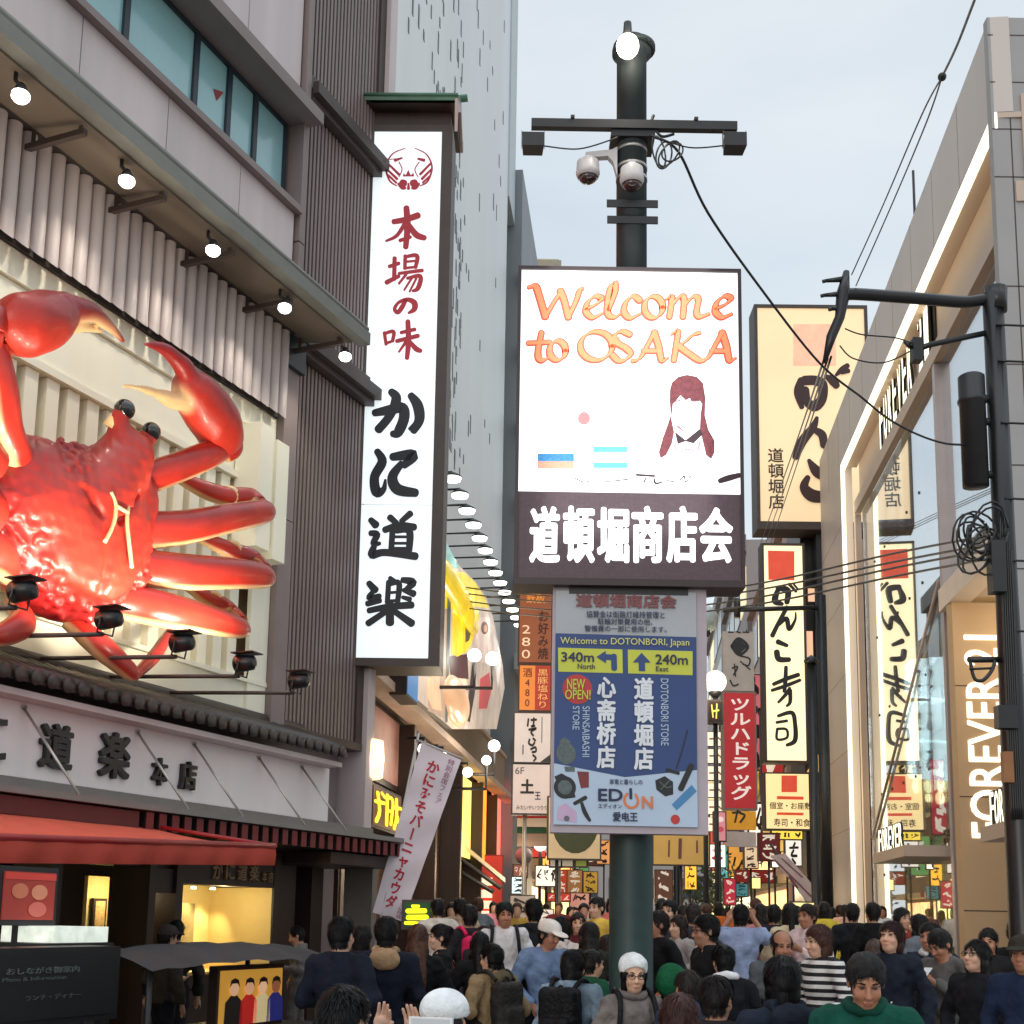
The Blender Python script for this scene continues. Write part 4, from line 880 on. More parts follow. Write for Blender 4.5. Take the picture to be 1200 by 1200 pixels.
for a_ in (('心斋桥店',262,446,362,856),('道頓堀店',430,446,530,860)): q=MB(); et_(q,*a_,.045,vertical=True); q.build('store_lettering',m_ew,gb)
for a_ in (('SHINSAIBASHI',200,580,240,806),('STORE',160,580,194,686),('DOTONBORI STORE',555,450,595,750)): q=MB(); et_(q,*a_,.0,rot=-90); q.build('store_roman_lettering',m_el,gb)
q=MB(); et_(q,'家電と暮らしの',320,902,468,925,.01); et_(q,'ED',266,945,378,1000,.04); et_(q,'エディオン',266,1010,372,1032,.01); et_(q,'愛电王',330,1046,443,1088,.03); brush(q,[[(414,945,13),(414,985,13)]],fE,YE-.002); q.build('shop_lettering',m_en,gb)
q=MB(); et_(q,'N',462,975,514,1030,.045); brush(q,[[(398,965,11),(386,985,11),(388,1010,11),(410,1026,11),(436,1020,11),(446,995,11),(436,968,11)]],fE,YE-.002); q.build('orange_lettering',m_eo,gb)
gd=mat('print_grey',lin((84,96,96)),.5,var=.3,scale=40); gk=mat('print_black',lin((24,26,32)),.5,var=.3,scale=40); gp=mat('print_pink',lin((196,164,196)),.5,var=.1); gr=mat('print_red',lin((120,44,44)),.5,var=.2,scale=40); gbl=mat('print_blue',lin((70,130,180)),.5,var=.1)
q=MB(); disc(q,(128,792),44,48,fE,YE); poly(q,[(100,735),(125,718),(150,740),(150,760),(100,760)],fE,YE,.0035); poly(q,[(118,850),(165,850),(165,872),(122,872)],fE,YE,.0035); q.build('printed_watch',gd,gb)
q=MB(); disc(q,(118,942),50,50,fE,YE,.0035); poly(q,[(72,895),(105,880),(150,905),(150,925),(80,915)],fE,YE); poly(q,[(100,975),(160,960),(165,985),(120,992)],fE,YE); q.build('printed_black_watch',gk,gb)
q=MB(); disc(q,(118,942),32,32,fE,YE,.006); disc(q,(122,1078),12,12,fE,YE,.009); q.build('printed_dial',gd,gb)
q=MB(); poly(q,[(175,870),(228,872),(226,940),(190,945)],fE,YE); q.build('printed_cup',gr,gb)
q=MB(); poly(q,[(84,1030),(120,1010),(168,1050),(166,1095),(78,1085)],fE,YE); q.build('printed_camera',gp,gb)
q=MB(); brush(q,[[(160,1012,16),(210,985,18)],[(192,1010,14),(205,1050,20),(226,1085,14)]],fE,YE); brush(q,[[(676,680,6),(650,770,6),(622,850,6)],[(580,858,16),(632,872,14)],[(690,838,26),(640,940,26)]],fE,YE); q.build('printed_tools',gk,gb)
q=MB(); poly(q,[(526,905),(570,885),(606,910),(606,965),(570,975),(530,945)],fE,YE); q.build('printed_helmet',gk,gb)
q=MB(); brush(q,[[(545,910,5),(575,935,5),(600,930,5)],[(550,945,5),(590,905,5)]],fE,YE-.004); q.build('printed_highlight',gd,gb)
q=MB(); poly(q,[(690,922),(712,950),(620,1035),(598,1010)],fE,YE); q.build('printed_tube',gbl,gb)
q=MB(); disc(q,(613,1075),21,21,fE,YE); q.build('printed_seal',mat('board_red',lin((184,52,50)),.5),gb)
q=MB(); q.box(PXc-.17,PXc+.17,YE+.161,Y0+.1,et-.3,et-.2); q.box(PXc-.17,PXc+.17,YE+.161,Y0+.1,eb+.2,eb+.3); q.build('mount',m_dark,gb)
# ================================================================== FASHION STORE WITH THE BIG LIT PORTAL
m_port=mat('portal_panel',lin((206,196,190)),.5,var=.05,scale=.6,streak=True)
m_port2=mat('portal_soffit',lin((196,176,160)),.5,var=.05,scale=.6)
m_ptile=mat('front_tile',lin((160,158,158)),.5,var=.06,scale=.7)
m_beige=mat('beige_wall',lin((196,166,130)),.55,var=.05,scale=.8,streak=True)
m_strip=glow('light_strip',(1,.93,.70),1.35)
m_letw=glow('lit_letter',(1,.95,.80),1.15)
m_mull=mat('mullion',lin((176,166,166)),.35,.2,var=.05)
def glassmat(name,fac,tint=(.9,.95,.97),rough=.01):
    m=bpy.data.materials.new(name); m.use_nodes=True; t=m.node_tree; t.nodes.clear()
    o=t.nodes.new('ShaderNodeOutputMaterial'); mx=t.nodes.new('ShaderNodeMixShader'); a=t.nodes.new('ShaderNodeBsdfTransparent'); b=t.nodes.new('ShaderNodeBsdfGlossy')
    a.inputs[0].default_value=(*tint,1); b.inputs[0].default_value=(.93,.95,.96,1); b.inputs['Roughness'].default_value=rough
    n=nd(t,'ShaderNodeTexNoise',i_Scale=.35,i_Detail=1.); c=t.nodes.new('ShaderNodeTexCoord'); t.links.new(c.outputs['Object'],n.inputs['Vector'])
    bp=nd(t,'ShaderNodeBump',i_Strength=.004,i_Distance=.05); t.links.new(n.outputs[0],bp.inputs['Height']); t.links.new(bp.outputs[0],b.inputs['Normal'])
    mx.inputs[0].default_value=fac; t.links.new(a.outputs[0],mx.inputs[1]); t.links.new(b.outputs[0],mx.inputs[2]); t.links.new(mx.outputs[0],o.inputs[0]); return m
m_glassR=glassmat('curtain_glass',.72); m_glassU=glassmat('display_glass',.6)
fs=thing('fashion_store','grey stone and glass fashion store with a tall light-edged portal and vertical lit letters','building',RF,(-28,0,0))
q=MB(); q.box(-38.4,-18.4,.0,.3,14.4,16.05); q.box(-38.4,-34.3,.0,.3,0,14.399); fa=q.build('portal_frame',m_port,fs)
q=MB()
for s in np.arange(-36.6,-18.5,2.0): q.box(s,s+.012,-.003,0,14.4,16.05)
for z in np.arange(2.2,14.3,2.1): q.box(-38.4,-34.3,-.003,0,z,z+.012)
q.build('panel_joint',mat('joint_grey',lin((120,112,108)),.6),fs)
q=MB(); q.box(-34.3,-18.4,-.01,.05,14.12,14.396); q.box(-34.298,-33.95,-.01,.05,0.05,14.115); q.build('light_strip',m_strip,fs)
q=MB(); q.box(-34.2,-18.4,.06,.42,14.3,14.39); q.box(-33.9,-18.4,.425,.6,13.225,14.7); q.build('portal_soffit',m_port2,fs)
q=MB(); q.box(-33.95,-18.4,.28,.449,12.88,13.22); q.build('sign_ledge',m_port2,fs)
q=MB(); q.box(-34.2,-33.952,.301,.46,0,12.87); q.build('inner_jamb',m_port2,fs)
# letters standing on the ledge
F0=RF.hit(1030,502,.29)[0]; F1=RF.hit(1089,392,.29)[0]
q=MB(); q.box(F1-1.2,F1+.1,.38,.42,13.23,14.6); q.build('letter_backing',m_black,fs)
n=10; wd=(F1-F0)/n
for i,ch in enumerate('FOREVER 21'):
    if ch==' ': continue
    q=MB(); text(q,ch,.30,F0+i*wd+.06,13.24,F0+(i+1)*wd-.14,14.55,.02,th=.005); q.m=1; text(q,ch,.352,F0+i*wd+.03,13.23,F0+(i+1)*wd-.08,14.57,.05,th=.05); q.build('standing_letter',[m_letw,m_black],fs)
# curtain wall
q=MB(); q.box(-33.7,-24.9,.45,.47,0.02,12.87); q.build('curtain_glass',m_glassR,fs)
q=MB(); q.box(-24.25,-18.5,.45,.47,8.2,12.87); q.build('display_glass',m_glassU,fs)
q=MB(); q.box(-24.45,-24.25,.3,.6,0,12.87); q.box(-24.9,-24.75,.42,.55,0,12.87)
for s in np.arange(-32.1,-25.4,1.35): q.box(s,s+.025,.472,.53,.02,12.87)
q.build('mullion',m_mull,fs)
q=MB()
for s in np.arange(-32.1,-25.4,1.35):
    for z in (3.,5.,7.,9.,11.): q.lathe([(.035,.43),(.035,.449)],(s+.01,0,z),'y',8)
q.build('spider_fitting',m_dark,fs)
q=MB(); q.box(-24.2,-18.5,.2,.6,7.75,8.19); q.build('display_sill',mat('white_beam',lin((226,212,198)),.5,var=.05),fs)
q=MB(); q.box(-23.0,-18.5,.6,7,7.75,7.85); q.build('alcove_soffit',m_port2,fs)
q=MB(); q.tube([(-33.3,.40,4.0),(-25.0,.40,8.6)],.035,8); q.build('stair_rail',mat('stair_rail',lin((190,170,160)),.4,.2),fs)
# interior: floors, back wall, glowing fittings
m_in=mat('store_interior',lin((214,176,120)),.6,var=.15,scale=.8); m_infl=mat('store_floor',lin((150,118,92)),.4,var=.1); m_inup=mat('store_white',lin((226,230,234)),.6,var=.05)
q=MB(); q.box(-33.7,-24.3,7,7.1,0,8.2); q.box(-33.72,-33.68,.5,7,0,12.3); q.box(-24.4,-24.3,.55,7,0,8.2); q.build('interior_wall',m_in,fs)
q=MB(); q.box(-33.4,-18.6,4.9,5.1,8.21,14); q.build('upper_interior_wall',m_inup,fs)
q=MB()
for z in (0.01,4.1,8.0): q.box(-33.66,-24.42,.55,6.99,z,z+.14)
q.build('interior_floor',m_infl,fs)
q=MB(); 
for s,z0,z1,wd in ((-32.6,.4,3.6,.5),(-30.2,.3,3.6,.35),(-28.6,.5,3.4,.8),(-27.2,.5,3.5,.5),(-31.4,4.5,7.4,.7),(-28.0,4.6,7.2,.6),(-26.0,.4,3.6,.7),(-25.9,4.5,7.3,.5)): q.box(s,s+wd,3.2,3.3,z0,z1)
q.build('lit_shelf',glow('store_warm',(1,.78,.42),3.2,.3,2.),fs)
for s,d_,z,e in ((-31.,3,3.6,60),(-27.5,3,3.6,60),(-29,3,7.6,50)): lamp(fs,'POINT',(s,d_,z),e*2,(1,.8,.5),.2)
q=MB(); q.box(-22.8,-20.6,.9,.95,8.25,12.3); q.build('window_poster',mat('pink_poster',lin((232,150,160)),.6,var=.35,scale=1.1,col2=lin((240,214,214)),emit=.35),fs)
# beige wall facing the bridge with vertical letters; front pier of tiles
BW=Frame(0,23.2,1,0)
bx0=BW.hit(1119,800)[0]
fw=thing('letter_wall','beige wall panel facing the crossing with cream letters reading upwards','wall',BW,(bx0,0,0))
q=MB(); q.box(bx0,bx0+5.5,.0,.3,0,7.74); q.build('wall',m_beige,fw)
q=MB(); 
for z in (2.05,4.1,6.15): q.box(bx0,bx0+5.5,-.004,0,z,z+.02)
q.box(bx0+.9,bx0+.915,-.004,0,0,2.05); q.build('panel_joint',m_brown,fw)
q=MB(); a=BW.hit(1141,982); b=BW.hit(1176,748); sx=(a[0]+BW.hit(1129,750)[0])/2
text(q,'FOREVER 21',-.002,sx-.02,a[1],sx+.64,b[1]+.05,.012,th=.02,rot=90); q.build('vertical_lettering',m_letw,fw)
lamp(fw,'POINT',(bx0+1.8,-1.6,7.2),110,(1,.82,.55),.2)  # bare light added to brighten the beige wall, no lamp there
q=MB(); q.box(bx0+.85,bx0+1.0,-.08,-.004,.9,2.0); q.build('door_frame',m_grey,fw)
PW=Frame(0,18.3,1,0); px0=PW.hit(1157,33)[0]
fp=thing('tiled_pier','grey tiled pier closing the portal at the near end','pier',PW,(px0,0,0))
q=MB(); q.box(px0,px0+5,0,.16,0,16.05); q.build('pier',m_ptile,fp)
q=MB()
for z in [PW.hit(1180,y)[1] for y in (42,97,152,208,336)]+[10.2,8.6,7.,5.4,3.8,2.2]: q.box(px0,px0+5,-.004,0,z,z+.02)
q.box(px0+.28,px0+.3,-.004,0,0,16.05); q.box(px0+1.8,px0+1.82,-.004,0,0,16.05); q.build('tile_joint',m_brown,fp)
# small canopies with letters
for (x0,y0,x1,y1,cx0,cy0,cx1,cy1,lab,txt,d) in ((1158,905,1199,955,1148,950,1230,985,'pale door canopy with small black-edged white letters beside the beige letter wall','FOREVER',-.2),(1028,960,1056,988,1028,984,1092,1002,'pale door canopy with small white letters low on the curtain glass','FOREVER',-.15)):
    s0=RF.hit(x0,y1,d-.15)[0]; s1=RF.hit(x1,y1,d-.15)[0]; zc=RF.hit((x0+x1)/2,(y1+8),d-.15)[1]; t=thing('door_canopy',lab,'canopy',RF,(s0,d,zc),'store door canopies')
    q=MB(); q.box(s0-.3,s0+3.2,d-.2,.79,zc-.22,zc); q.build('slab',m_port2,t)
    for i,ch in enumerate(txt):
        w_=(s1-s0)/7; q=MB(); q.m=0; text(q,ch,d-.1155,s0+i*w_,zc+.01,s0+(i+.8)*w_,zc+.5,.02,th=.004); q.m=1; text(q,ch,d-.08,s0+i*w_+.03,zc+.0,s0+(i+.8)*w_+.05,zc+.52,.05,th=.035); q.build('canopy_letter',[m_letw,m_black],t)
# lanterns standing in for a reflection in the glass; chandelier behind it
m_lan=glow('reflected_lantern',lin((214,236,236)),5,.06); k=0
plc=['topmost','second from the top','third from the top','lowest']
for i,(y,n_) in enumerate(((798,3),(848,3),(892,3),(912,1))):
  pass
for i,y in enumerate((795,845,890)):
    for j,x in enumerate((1076,1094,1108)):
        s,z=RF.hit(x,y,.9); t=thing('paper_lantern',f'pale lantern shape standing in for a reflection behind store glass, {["top","middle","bottom"][i]} row, {["farthest from the beige wall","middle of three","nearest the beige wall"][j]}','lantern',RF,(s,.9,z),'lantern shapes standing in for a reflection')
        q=MB(); q.lathe([(.06,-.46),(.2,-.44),(.3,-.3),(.33,0),(.3,.3),(.2,.44),(.06,.46)],(s,.9,z),'z',14); q.build('shade',m_lan,t)
        q=MB(); q.tube(spline([(s-.13,.57,z+.18),(s+.12,.57,z+.12),(s-.1,.55,z-.12),(s+.14,.57,z-.2)]),.035,6); q.build('brush_mark',m_dark,t)
        q=MB(); q.tube([(s,.9,z+.46),(s,.9,z+.75)],.02,6); q.build('cord',m_dark,t)
s,z=RF.hit(1096,935,2.2); ch=thing('chandelier','warm tiered crystal chandelier behind the store glass under the lanterns','chandelier',RF,(s,2.2,z))
m_cry=glow('crystal_warm',(1,.82,.45),6,.2,8.)
q=MB()
for r,zz_,n_ in ((.75,.25,14),(.5,-.05,10),(.3,-.4,7)):
    for k in range(n_): a=6.283*k/n_; q.ball((s+r*math.cos(a),2.2+r*math.sin(a),z+zz_),.12,6,1.6)
q.build('crystal_tier',m_cry,ch); q=MB(); q.tube([(s,2.2,z-.4),(s,2.2,z+2)],.03,6); q.lathe([(.72,.24),(.72,.28)],(s,2.2,z),'z',20); q.build('frame',m_dark,ch)
lamp(ch,'POINT',(s,1.6,z),30,(1,.8,.45),.3)
# ================================================================== BLACK UTILITY POLE
YP=12.
up=thing('utility_pole','black iron utility pole with curved top arm and tangled cables before the glass store','utility pole',W,(W.hit(1180,700,YP)[0],YP,0))
ux=W.hit(1180,700,YP)[0]; uz=W.hit(1163,345,YP)[1]
q=MB(); q.lathe([(.16,0),(.16,.6),(.125,.8),(.12,3.5),(.105,5.),(.10,uz)],(ux,YP,0),'z',20); q.build('shaft',m_black,up)
def wp(*pts): return [(*[v for v in (W.hit(x,y,Y)[0],Y,W.hit(x,y,Y)[1])],) for x,y,Y in pts]
q=MB(); q.tube(spline(wp((1172,420,YP),(1166,372,YP),(1160,352,YP),(1130,354,YP),(1080,350,YP),(1010,345,YP),(992,345,YP))),[.06]*3+[.06]*33 if False else .06,10); q.tube(wp((1167,338,YP),(1167,365,YP)),.11,12); q.build('top_arm',m_black,up)
q=MB(); q.tube(wp((992,318,YP),(988,345,YP),(984,372,YP),(974,395,YP),(966,425,YP)),[.03,.07,.05,.05,.02],8); 
for x,y in ((968,329),(966,346),(975,362)): q.tube(wp((x,y,YP),(990,y-2,YP)),[.02,.035],6); q.tube(wp((x-4,y+1,YP),(x,y,YP)),.02,6)
q.build('insulator_bracket',m_black,up)
q=MB(); q.tube(wp((1072,410,YP),(1090,404,YP),(1175,386,YP)),.03,8); q.box(*(lambda a,b:(a[0],b[0],YP-.06,YP+.06,b[1],a[1]))(W.hit(1068,398,YP),W.hit(1080,424,YP))); q.tube(wp((1068,408,YP),(1060,400,YP)),.02); q.build('side_arm',m_black,up)
tx0=W.hit(1139,443,YP); tx1=W.hit(1141,571,YP); tx=(tx0[0]+tx1[0])/2
q=MB(); q.lathe([(.02,tx1[1]-.01),(.125,tx1[1]),(.125,tx0[1]-.28),(.14,tx0[1]-.27),(.14,tx0[1]-.24),(.128,tx0[1]-.23),(.128,tx0[1]),(.1,tx0[1]+.02)],(tx,YP-.02,0),'z',20)
for y in (467,494,556): a=W.hit(1150,y,YP); q.tube([(tx,YP,a[1]),(ux,YP,a[1])],.04,8)
q.build('transformer',m_dark,up)
q=MB(); a=W.hit(1157,636,YP-.15); b=W.hit(1176,696,YP-.15); q.box(a[0],b[0],YP-.25,YP-.1,b[1],a[1]); q.build('junction_box',m_dark,up)
q=MB(); a=W.hit(1165,828,YP-.1); b=W.hit(1189,855,YP-.1); q.box(a[0],b[0],YP-.2,YP-.08,b[1],a[1]); q.tube([(b[0],YP-.12,a[1]-.08),(ux,YP,a[1]-.08)],.02); q.build('meter_box',m_dark,up)
q=MB(); a=W.hit(1171,882,YP-.1); b=W.hit(1184,918,YP-.1); q.box(a[0],b[0],YP-.2,YP-.12,b[1],a[1]); q.build('orange_box',mat('box_ochre',lin((150,100,60)),.5,var=.2),up)
q=MB(); q.tube(wp((1135,773,YP-.1),(1190,773,YP)),.03,8); q.tube(spline(wp((1137,775,YP-.1),(1142,795,YP-.15),(1152,797,YP-.2),(1162,786,YP-.15),(1166,775,YP-.1))),.018,6); q.tube(wp((1136,784,YP-.14),(1165,783,YP-.14)),.012,6); q.build('cable_cradle',m_black,up)
q=MB(); r=random.Random(4)
for k in range(11):
    cx_=1148+r.uniform(-10,14); cy_=640+r.uniform(-25,22); rx=r.uniform(9,22); ry=r.uniform(14,32); ph=r.uniform(-.6,.6); pts=[]
    for j in range(15):
        a=6.283*j/14*r.uniform(.97,1.); xx,yy=rx*math.cos(a),ry*math.sin(a); p=W.hit(cx_+xx*math.cos(ph)-yy*math.sin(ph),cy_+xx*math.sin(ph)+yy*math.cos(ph),YP-.18); pts.append((p[0],YP-.16-.03*math.sin(a*2),p[1]))
    q.tube(pts,.011,5)
q.build('tangled_cable',m_black,up); q=MB()
for k in range(6): x=1172+k*2.5; q.tube(spline(wp((x,600+k*9,YP-.12),(x+3,700,YP-.13),(x+8,830,YP-.12),(x+14,960,YP-.12))),.012,5)
q.build('riser_cable',m_black,up)
for y in (386,428,500,588,660,742): q=MB(); a=W.hit(1186,y,YP); q.tube([(ux-.02,YP-.1,a[1]),(a[0]+.12,YP-.08,a[1]+.0)],.012,5); q.build('step_bolt',m_black,up)
# ------------------------------------------------------------------ overhead wires
def wire(pts,r,lab,sub=8):
    P=[tuple(at(*p)) for p in pts]; o=MB(); o.tube(spline(P,sub) if len(P)>2 else P,r,6); w_=o.build('overhead_wire',m_black); tag(w_,lab,'wire','overhead wires')
wire([(765,160,9.1),(795,178,9.2),(830,250,9.6),(893,340,10.2),(960,425,10.8),(1010,466,11.2),(1040,490,11.4),(1075,509,11.6),(1110,520,11.8),(1146,521,12)],.011,'thick black cable sloping from the street pole down to the utility pole')
for i,(yr,yl) in enumerate(((626,679),(636,686),(643,695),(653,703))):
    wire([(1168,yr,12),(1050,yr+22,15),(870,yl+8,19),(720,yl+22,23),(600,yl+16,26),(495,yl+2,28)],.014,['topmost','second from the top','third from the top','lowest'][i]+' of four parallel wires strung across the street behind the screen')
wire([(998,322,12),(1035,240,10.5),(1080,135,8.8),(1104,90,8)],.006,'thin wire rising from the insulators to the knot, upper strand')
wire([(1003,335,12),(1045,240,10.5),(1085,145,8.8),(1104,90,8)],.006,'thin wire rising from the insulators to the knot, lower strand')
wire([(1104,90,8),(1122,52,7.3),(1150,-20,6.3),(1220,-190,4.6),(1420,-640,2.8)],.008,'single wire leaving the top of the picture above the knot')
o=MB(); p=at(1104,90,8); o.ball(tuple(p),.03,8); tag(o.build('wire_knot',m_black),'small black knot joining the thin wires against the sky','wire joint')
for i,(x0,y0,x1,y1) in enumerate(((966,420,890,640),(970,420,896,640),(974,418,902,640))): wire([(x0,y0,12),((x0+x1)/2+1,(y0+y1)/2,24),(x1,y1,42)],.012,['left','middle','right'][i]+'-hand thin wire of three running down across the big yellow sign')
wire([(990,385,12),(1010,392,12),(1050,396,12),(1072,404,12)],.008,'slack loop of wire from the insulators to the side arm, upper')
wire([(984,405,12),(1000,420,12),(1035,425,12),(1066,412,12)],.008,'slack loop of wire from the insulators to the side arm, lower')
# ================================================================== SUSHI RESTAURANT SIGNS
YG=38.6; GF=Frame(0,YG,1,-.012)
m_brownink=mat('brown_ink',lin((64,40,40)),.6,var=.1); m_inkw=mat('warm_ink',lin((56,40,22)),.6,var=.1)
def litface(name,top,bot,s,z0,z1):
    """acrylic face of a lit cabinet"""
    return mat(name,tuple((a+b)/2 for a,b in zip(lin(top),lin(bot))),.4,emit=s,var=.05,scale=.3)
g1=thing('sushi_sign','huge square yellow lit sign with dark brown brush letters and a pink square','sign',GF,(*(GF.hit(952,620)[:1]),0,GF.hit(952,620)[1]))
s0=GF.hit(885.5,500)[0]; s1=GF.hit(1020,500)[0]; z1=GF.hit(950,358)[1]; z0=GF.hit(950,621)[1]
q=MB(); q.box(s0,s1,.02,.9,z0,z1); q.box(s0,s0+.1,-.06,.02,z0,z1); q.box(s1-.1,s1,-.06,.02,z0,z1); q.box(s0+.1,s1-.1,-.06,.02,z1-.1,z1); q.box(s0+.1,s1-.1,-.06,.02,z0,z0+.25); q.build('cabinet',m_brown,g1)
q=MB(); q.box(s0+.1,s1-.1,0,.019,z0+.25,z1-.1); q.build('lit_face',mat('amber_face',lin((240,212,168)),.4,emit=.5,var=.06,scale=.25),g1)
fg=pixmap(GF,0,860,340,4.)
q=MB(); poly(q,[(278,160),(478,160),(478,355),(278,355)],fg,0,.01); q.build('pink_square',mat('pink_square',lin((236,180,150)),.5,emit=.5),g1)
st=[[(318,425,40),(300,480,40),(318,550,24)],[(330,425,46),(380,425,46),(415,445,46),(412,510,46),(380,545,50),(345,530,40)],[(330,470,46),(336,520,44)],[(428,405,18),(462,425,44),(480,450,34)],[(478,400,14),(505,375,28),(532,355,24)],[(505,388,20),(536,380,22)],
 [(388,600,18),(370,645,36),(320,710,44),(288,785,32)],[(372,655,26),(412,680,40),(420,730,34)],[(425,735,30),(480,720,26),(500,680,18)],[(350,800,18),(385,850,50),(425,880,40)],[(345,880,26),(328,925,44),(365,965,60),(430,970,50),(490,950,30)]]
q=MB(); brush(q,st,fg,0,.02,step=.003); q.build('brush_lettering',m_brownink,g1)
u=fg(163,1025); v=fg(232,742); q=MB(); text(q,'道頓堀店',0,u[0],u[1],v[0],v[1],.01,True,th=.02); q.build('branch_lettering',m_inkw,g1)
q=MB(); q.box(s0+1.9,s0+2.3,.3,.7,-.5 if False else 0,z0); q.build('post',m_dark,g1)
g2=thing('sushi_sign','tall narrow cream lit sign with black brush letters and a red square','sign',GF,(GF.hit(918,893)[0],-.3,GF.hit(918,893)[1]))
D=-.3; s0=GF.hit(894,760,D)[0]; s1=GF.hit(945,760,D)[0]; z1=GF.hit(918,637,D)[1]; z0=GF.hit(918,894,D)[1]
q=MB(); q.box(s0,s1,D+.02,.25,z0,z1); q.box(s0,s0+.07,D-.05,D+.02,z0,z1); q.box(s1-.07,s1,D-.05,D+.02,z0,z1); q.box(s0+.07,s1-.07,D-.05,D+.02,z1-.07,z1); q.box(s0+.07,s1-.07,D-.05,D+.02,z0,z0+.07); q.build('cabinet',m_brown,g2)
q=MB(); q.box(s0+.07,s1-.07,D,D+.019,z0+.07,z1-.07); q.build('lit_face',mat('cream_face',lin((255,236,190)),.4,emit=.85,var=.03,scale=.3),g2)
f4=pixmap(GF,D,820,620,3.158)
m_sqr=mat('red_square',lin((226,84,60)),.5,emit=.4)
q=MB(); poly(q,[(252,80),(350,82),(350,190),(254,188)],f4,D,.01); q.build('red_square',m_sqr,g2)
st=[[(290,222,16),(278,265,26),(305,278,14)],[(288,220,20),(325,228,24),(322,272,20)],[(330,204,12),(356,232,10)],[(348,206,8),(362,222,8)],[(322,290,16),(290,350,16),(268,395,18)],[(292,355,12),(320,332,18),(330,372,16),(352,338,10),(354,310,6)],[(288,418,20),(322,432,14)],[(284,455,22),(292,482,22),(330,484,18)],
 [(272,575,14),(320,555,16),(364,540,16)],[(318,512,14),(316,560,16),(312,602,14)],[(266,598,12),(320,580,14),(370,560,12)],[(290,642,10),(318,612,14),(332,590,12)],[(334,598,16),(334,640,14),(322,655,10)],[(290,692,12),(340,680,16),(352,720,16),(352,782,18),(322,800,12)],[(284,716,11),(322,710,11)],[(286,740,10),(286,778,10),(322,772,10),(320,742,10),(288,740,10)]]
q=MB(); brush(q,st,f4,D,.02,step=.003); q.build('brush_lettering',m_ink,g2)
D=-.3; g3=thing('sushi_sign','small square cream lit sign with two text lines, under the tall narrow sushi sign','sign',GF,(GF.hit(922,973)[0],D,GF.hit(922,973)[1]))
s0=GF.hit(896,940,D)[0]; s1=GF.hit(950,940,D)[0]; z1=GF.hit(920,905,D)[1]; z0=GF.hit(920,973,D)[1]
q=MB(); q.box(s0,s1,D+.02,.25,z0,z1); q.build('cabinet',m_brown,g3); q=MB(); q.box(s0+.05,s1-.05,D,D+.019,z0+.05,z1-.05); q.build('lit_face',mat('cream_face2',lin((250,222,160)),.4,emit=.7,var=.03,scale=.3),g3)
q=MB(); poly(q,[(302,912),(360,912),(360,974),(302,974)],f4,D,.01); poly(q,[(285,988),(384,990),(384,1002),(285,1000)],f4,D,.01); poly(q,[(285,1048),(384,1050),(384,1060),(285,1058)],f4,D,.01); q.build('red_square',m_sqr,g3)
q=MB(); 
for tx_,a,b,c,d_ in (('個室・お座敷',258,1012,412,1036),('寿司・和食',274,1072,408,1100)): u=f4(a,d_); v=f4(c,b); text(q,tx_,D,u[0],u[1],v[0],v[1],.01,th=.012)
q.build('text_lettering',m_inkw,g3)
# dark sign tower behind them
tw=thing('dark_sign_tower','dark steel sign tower standing behind the sushi signs beside the lit portal','tower',GF,(GF.hit(955,900)[0],.95,0))
s0=GF.hit(941,800,.95)[0]; s1=GF.hit(972,800,.95)[0]; q=MB(); q.box(s0,s1,.95,3.,0,GF.hit(950,600,.95)[1]); q.build('tower',m_black,tw)
q=MB(); f=lambda x,y:GF.hit(x,y,.94)
for (a,b,c,d_) in ((947,690,958,705),(945,740,952,770)): u=f(a,d_); v=f(c,b); q.box(u[0],v[0],.90,.94,u[1],v[1])
q.build('lit_window',glow('tower_window',lin((250,200,160)),.7),tw)
q=MB(); u=f(945,885); v=f(965,905); q.prism([(u[0],v[1]),(v[0],v[1]),(v[0]-.2,u[1])],.7,.94); q.build('lit_gable',glow('tower_window2',lin((250,190,120)),.8),tw)
# ================================================================== LEFT STREET FRONT
def signboard(label,fr,d,x0,y0,x1,y1,col,emit=0.,frame=m_brown,th=.3,border=.04,cat='sign',name='shop_sign',group=None,foot=None):
    s0,z0,s1,z1=fr.rect(d,x0,y0,x1,y1); t=thing(name,label,cat,fr,((s0+s1)/2,d,z0),group)
    q=MB(); q.box(s0-border,s1+border,d+.012,d+th,z0-border,z1+border)
    q.build('cabinet',frame,t)
    nm='face_%d_%d_%d_%d'%(*col,int(emit*100))
    q=MB(); q.box(s0,s1,d,d+.0115,z0,z1); q.build('face_panel',mat(nm,lin(col),.45,emit=emit,var=.08,scale=1.2),t)
    if foot: q=MB(); q.tube([((s0+s1)/2,d+th/2,0),((s0+s1)/2,d+th/2,z0-border)],foot,8); q.build('post',m_dark,t)
    t['_r']=[s0,z0,s1,z1]; t['_d']=d; return t
def letter(t,txt,u0,v0,u1,v1,col,bold=.02,vertical=False,emit=0.,name='lettering'):
    s0,z0,s1,z1=t['_r']; d=t['_d']; q=MB(); W_=s1-s0; H_=z1-z0
    text(q,txt,d,s0+u0*W_,z1-v1*H_,s0+u1*W_,z1-v0*H_,bold,vertical,th=.008)
    q.build(name,mat('ink_%d_%d_%d_%d'%(*col,int(emit*100)),lin(col),.5,var=.08,emit=emit),t)
def strokes(t,sts,col,emit=0.,name='brush_mark',fat=1.):
    s0,z0,s1,z1=t['_r']; q=MB(); brush(q,sts,boxmap(s0,z0,s1,z1),t['_d'],.01,fat=fat,step=.001); q.build(name,mat('ink_%d_%d_%d_%d'%(*col,int(emit*100)),lin(col),.5,var=.08,emit=emit),t)
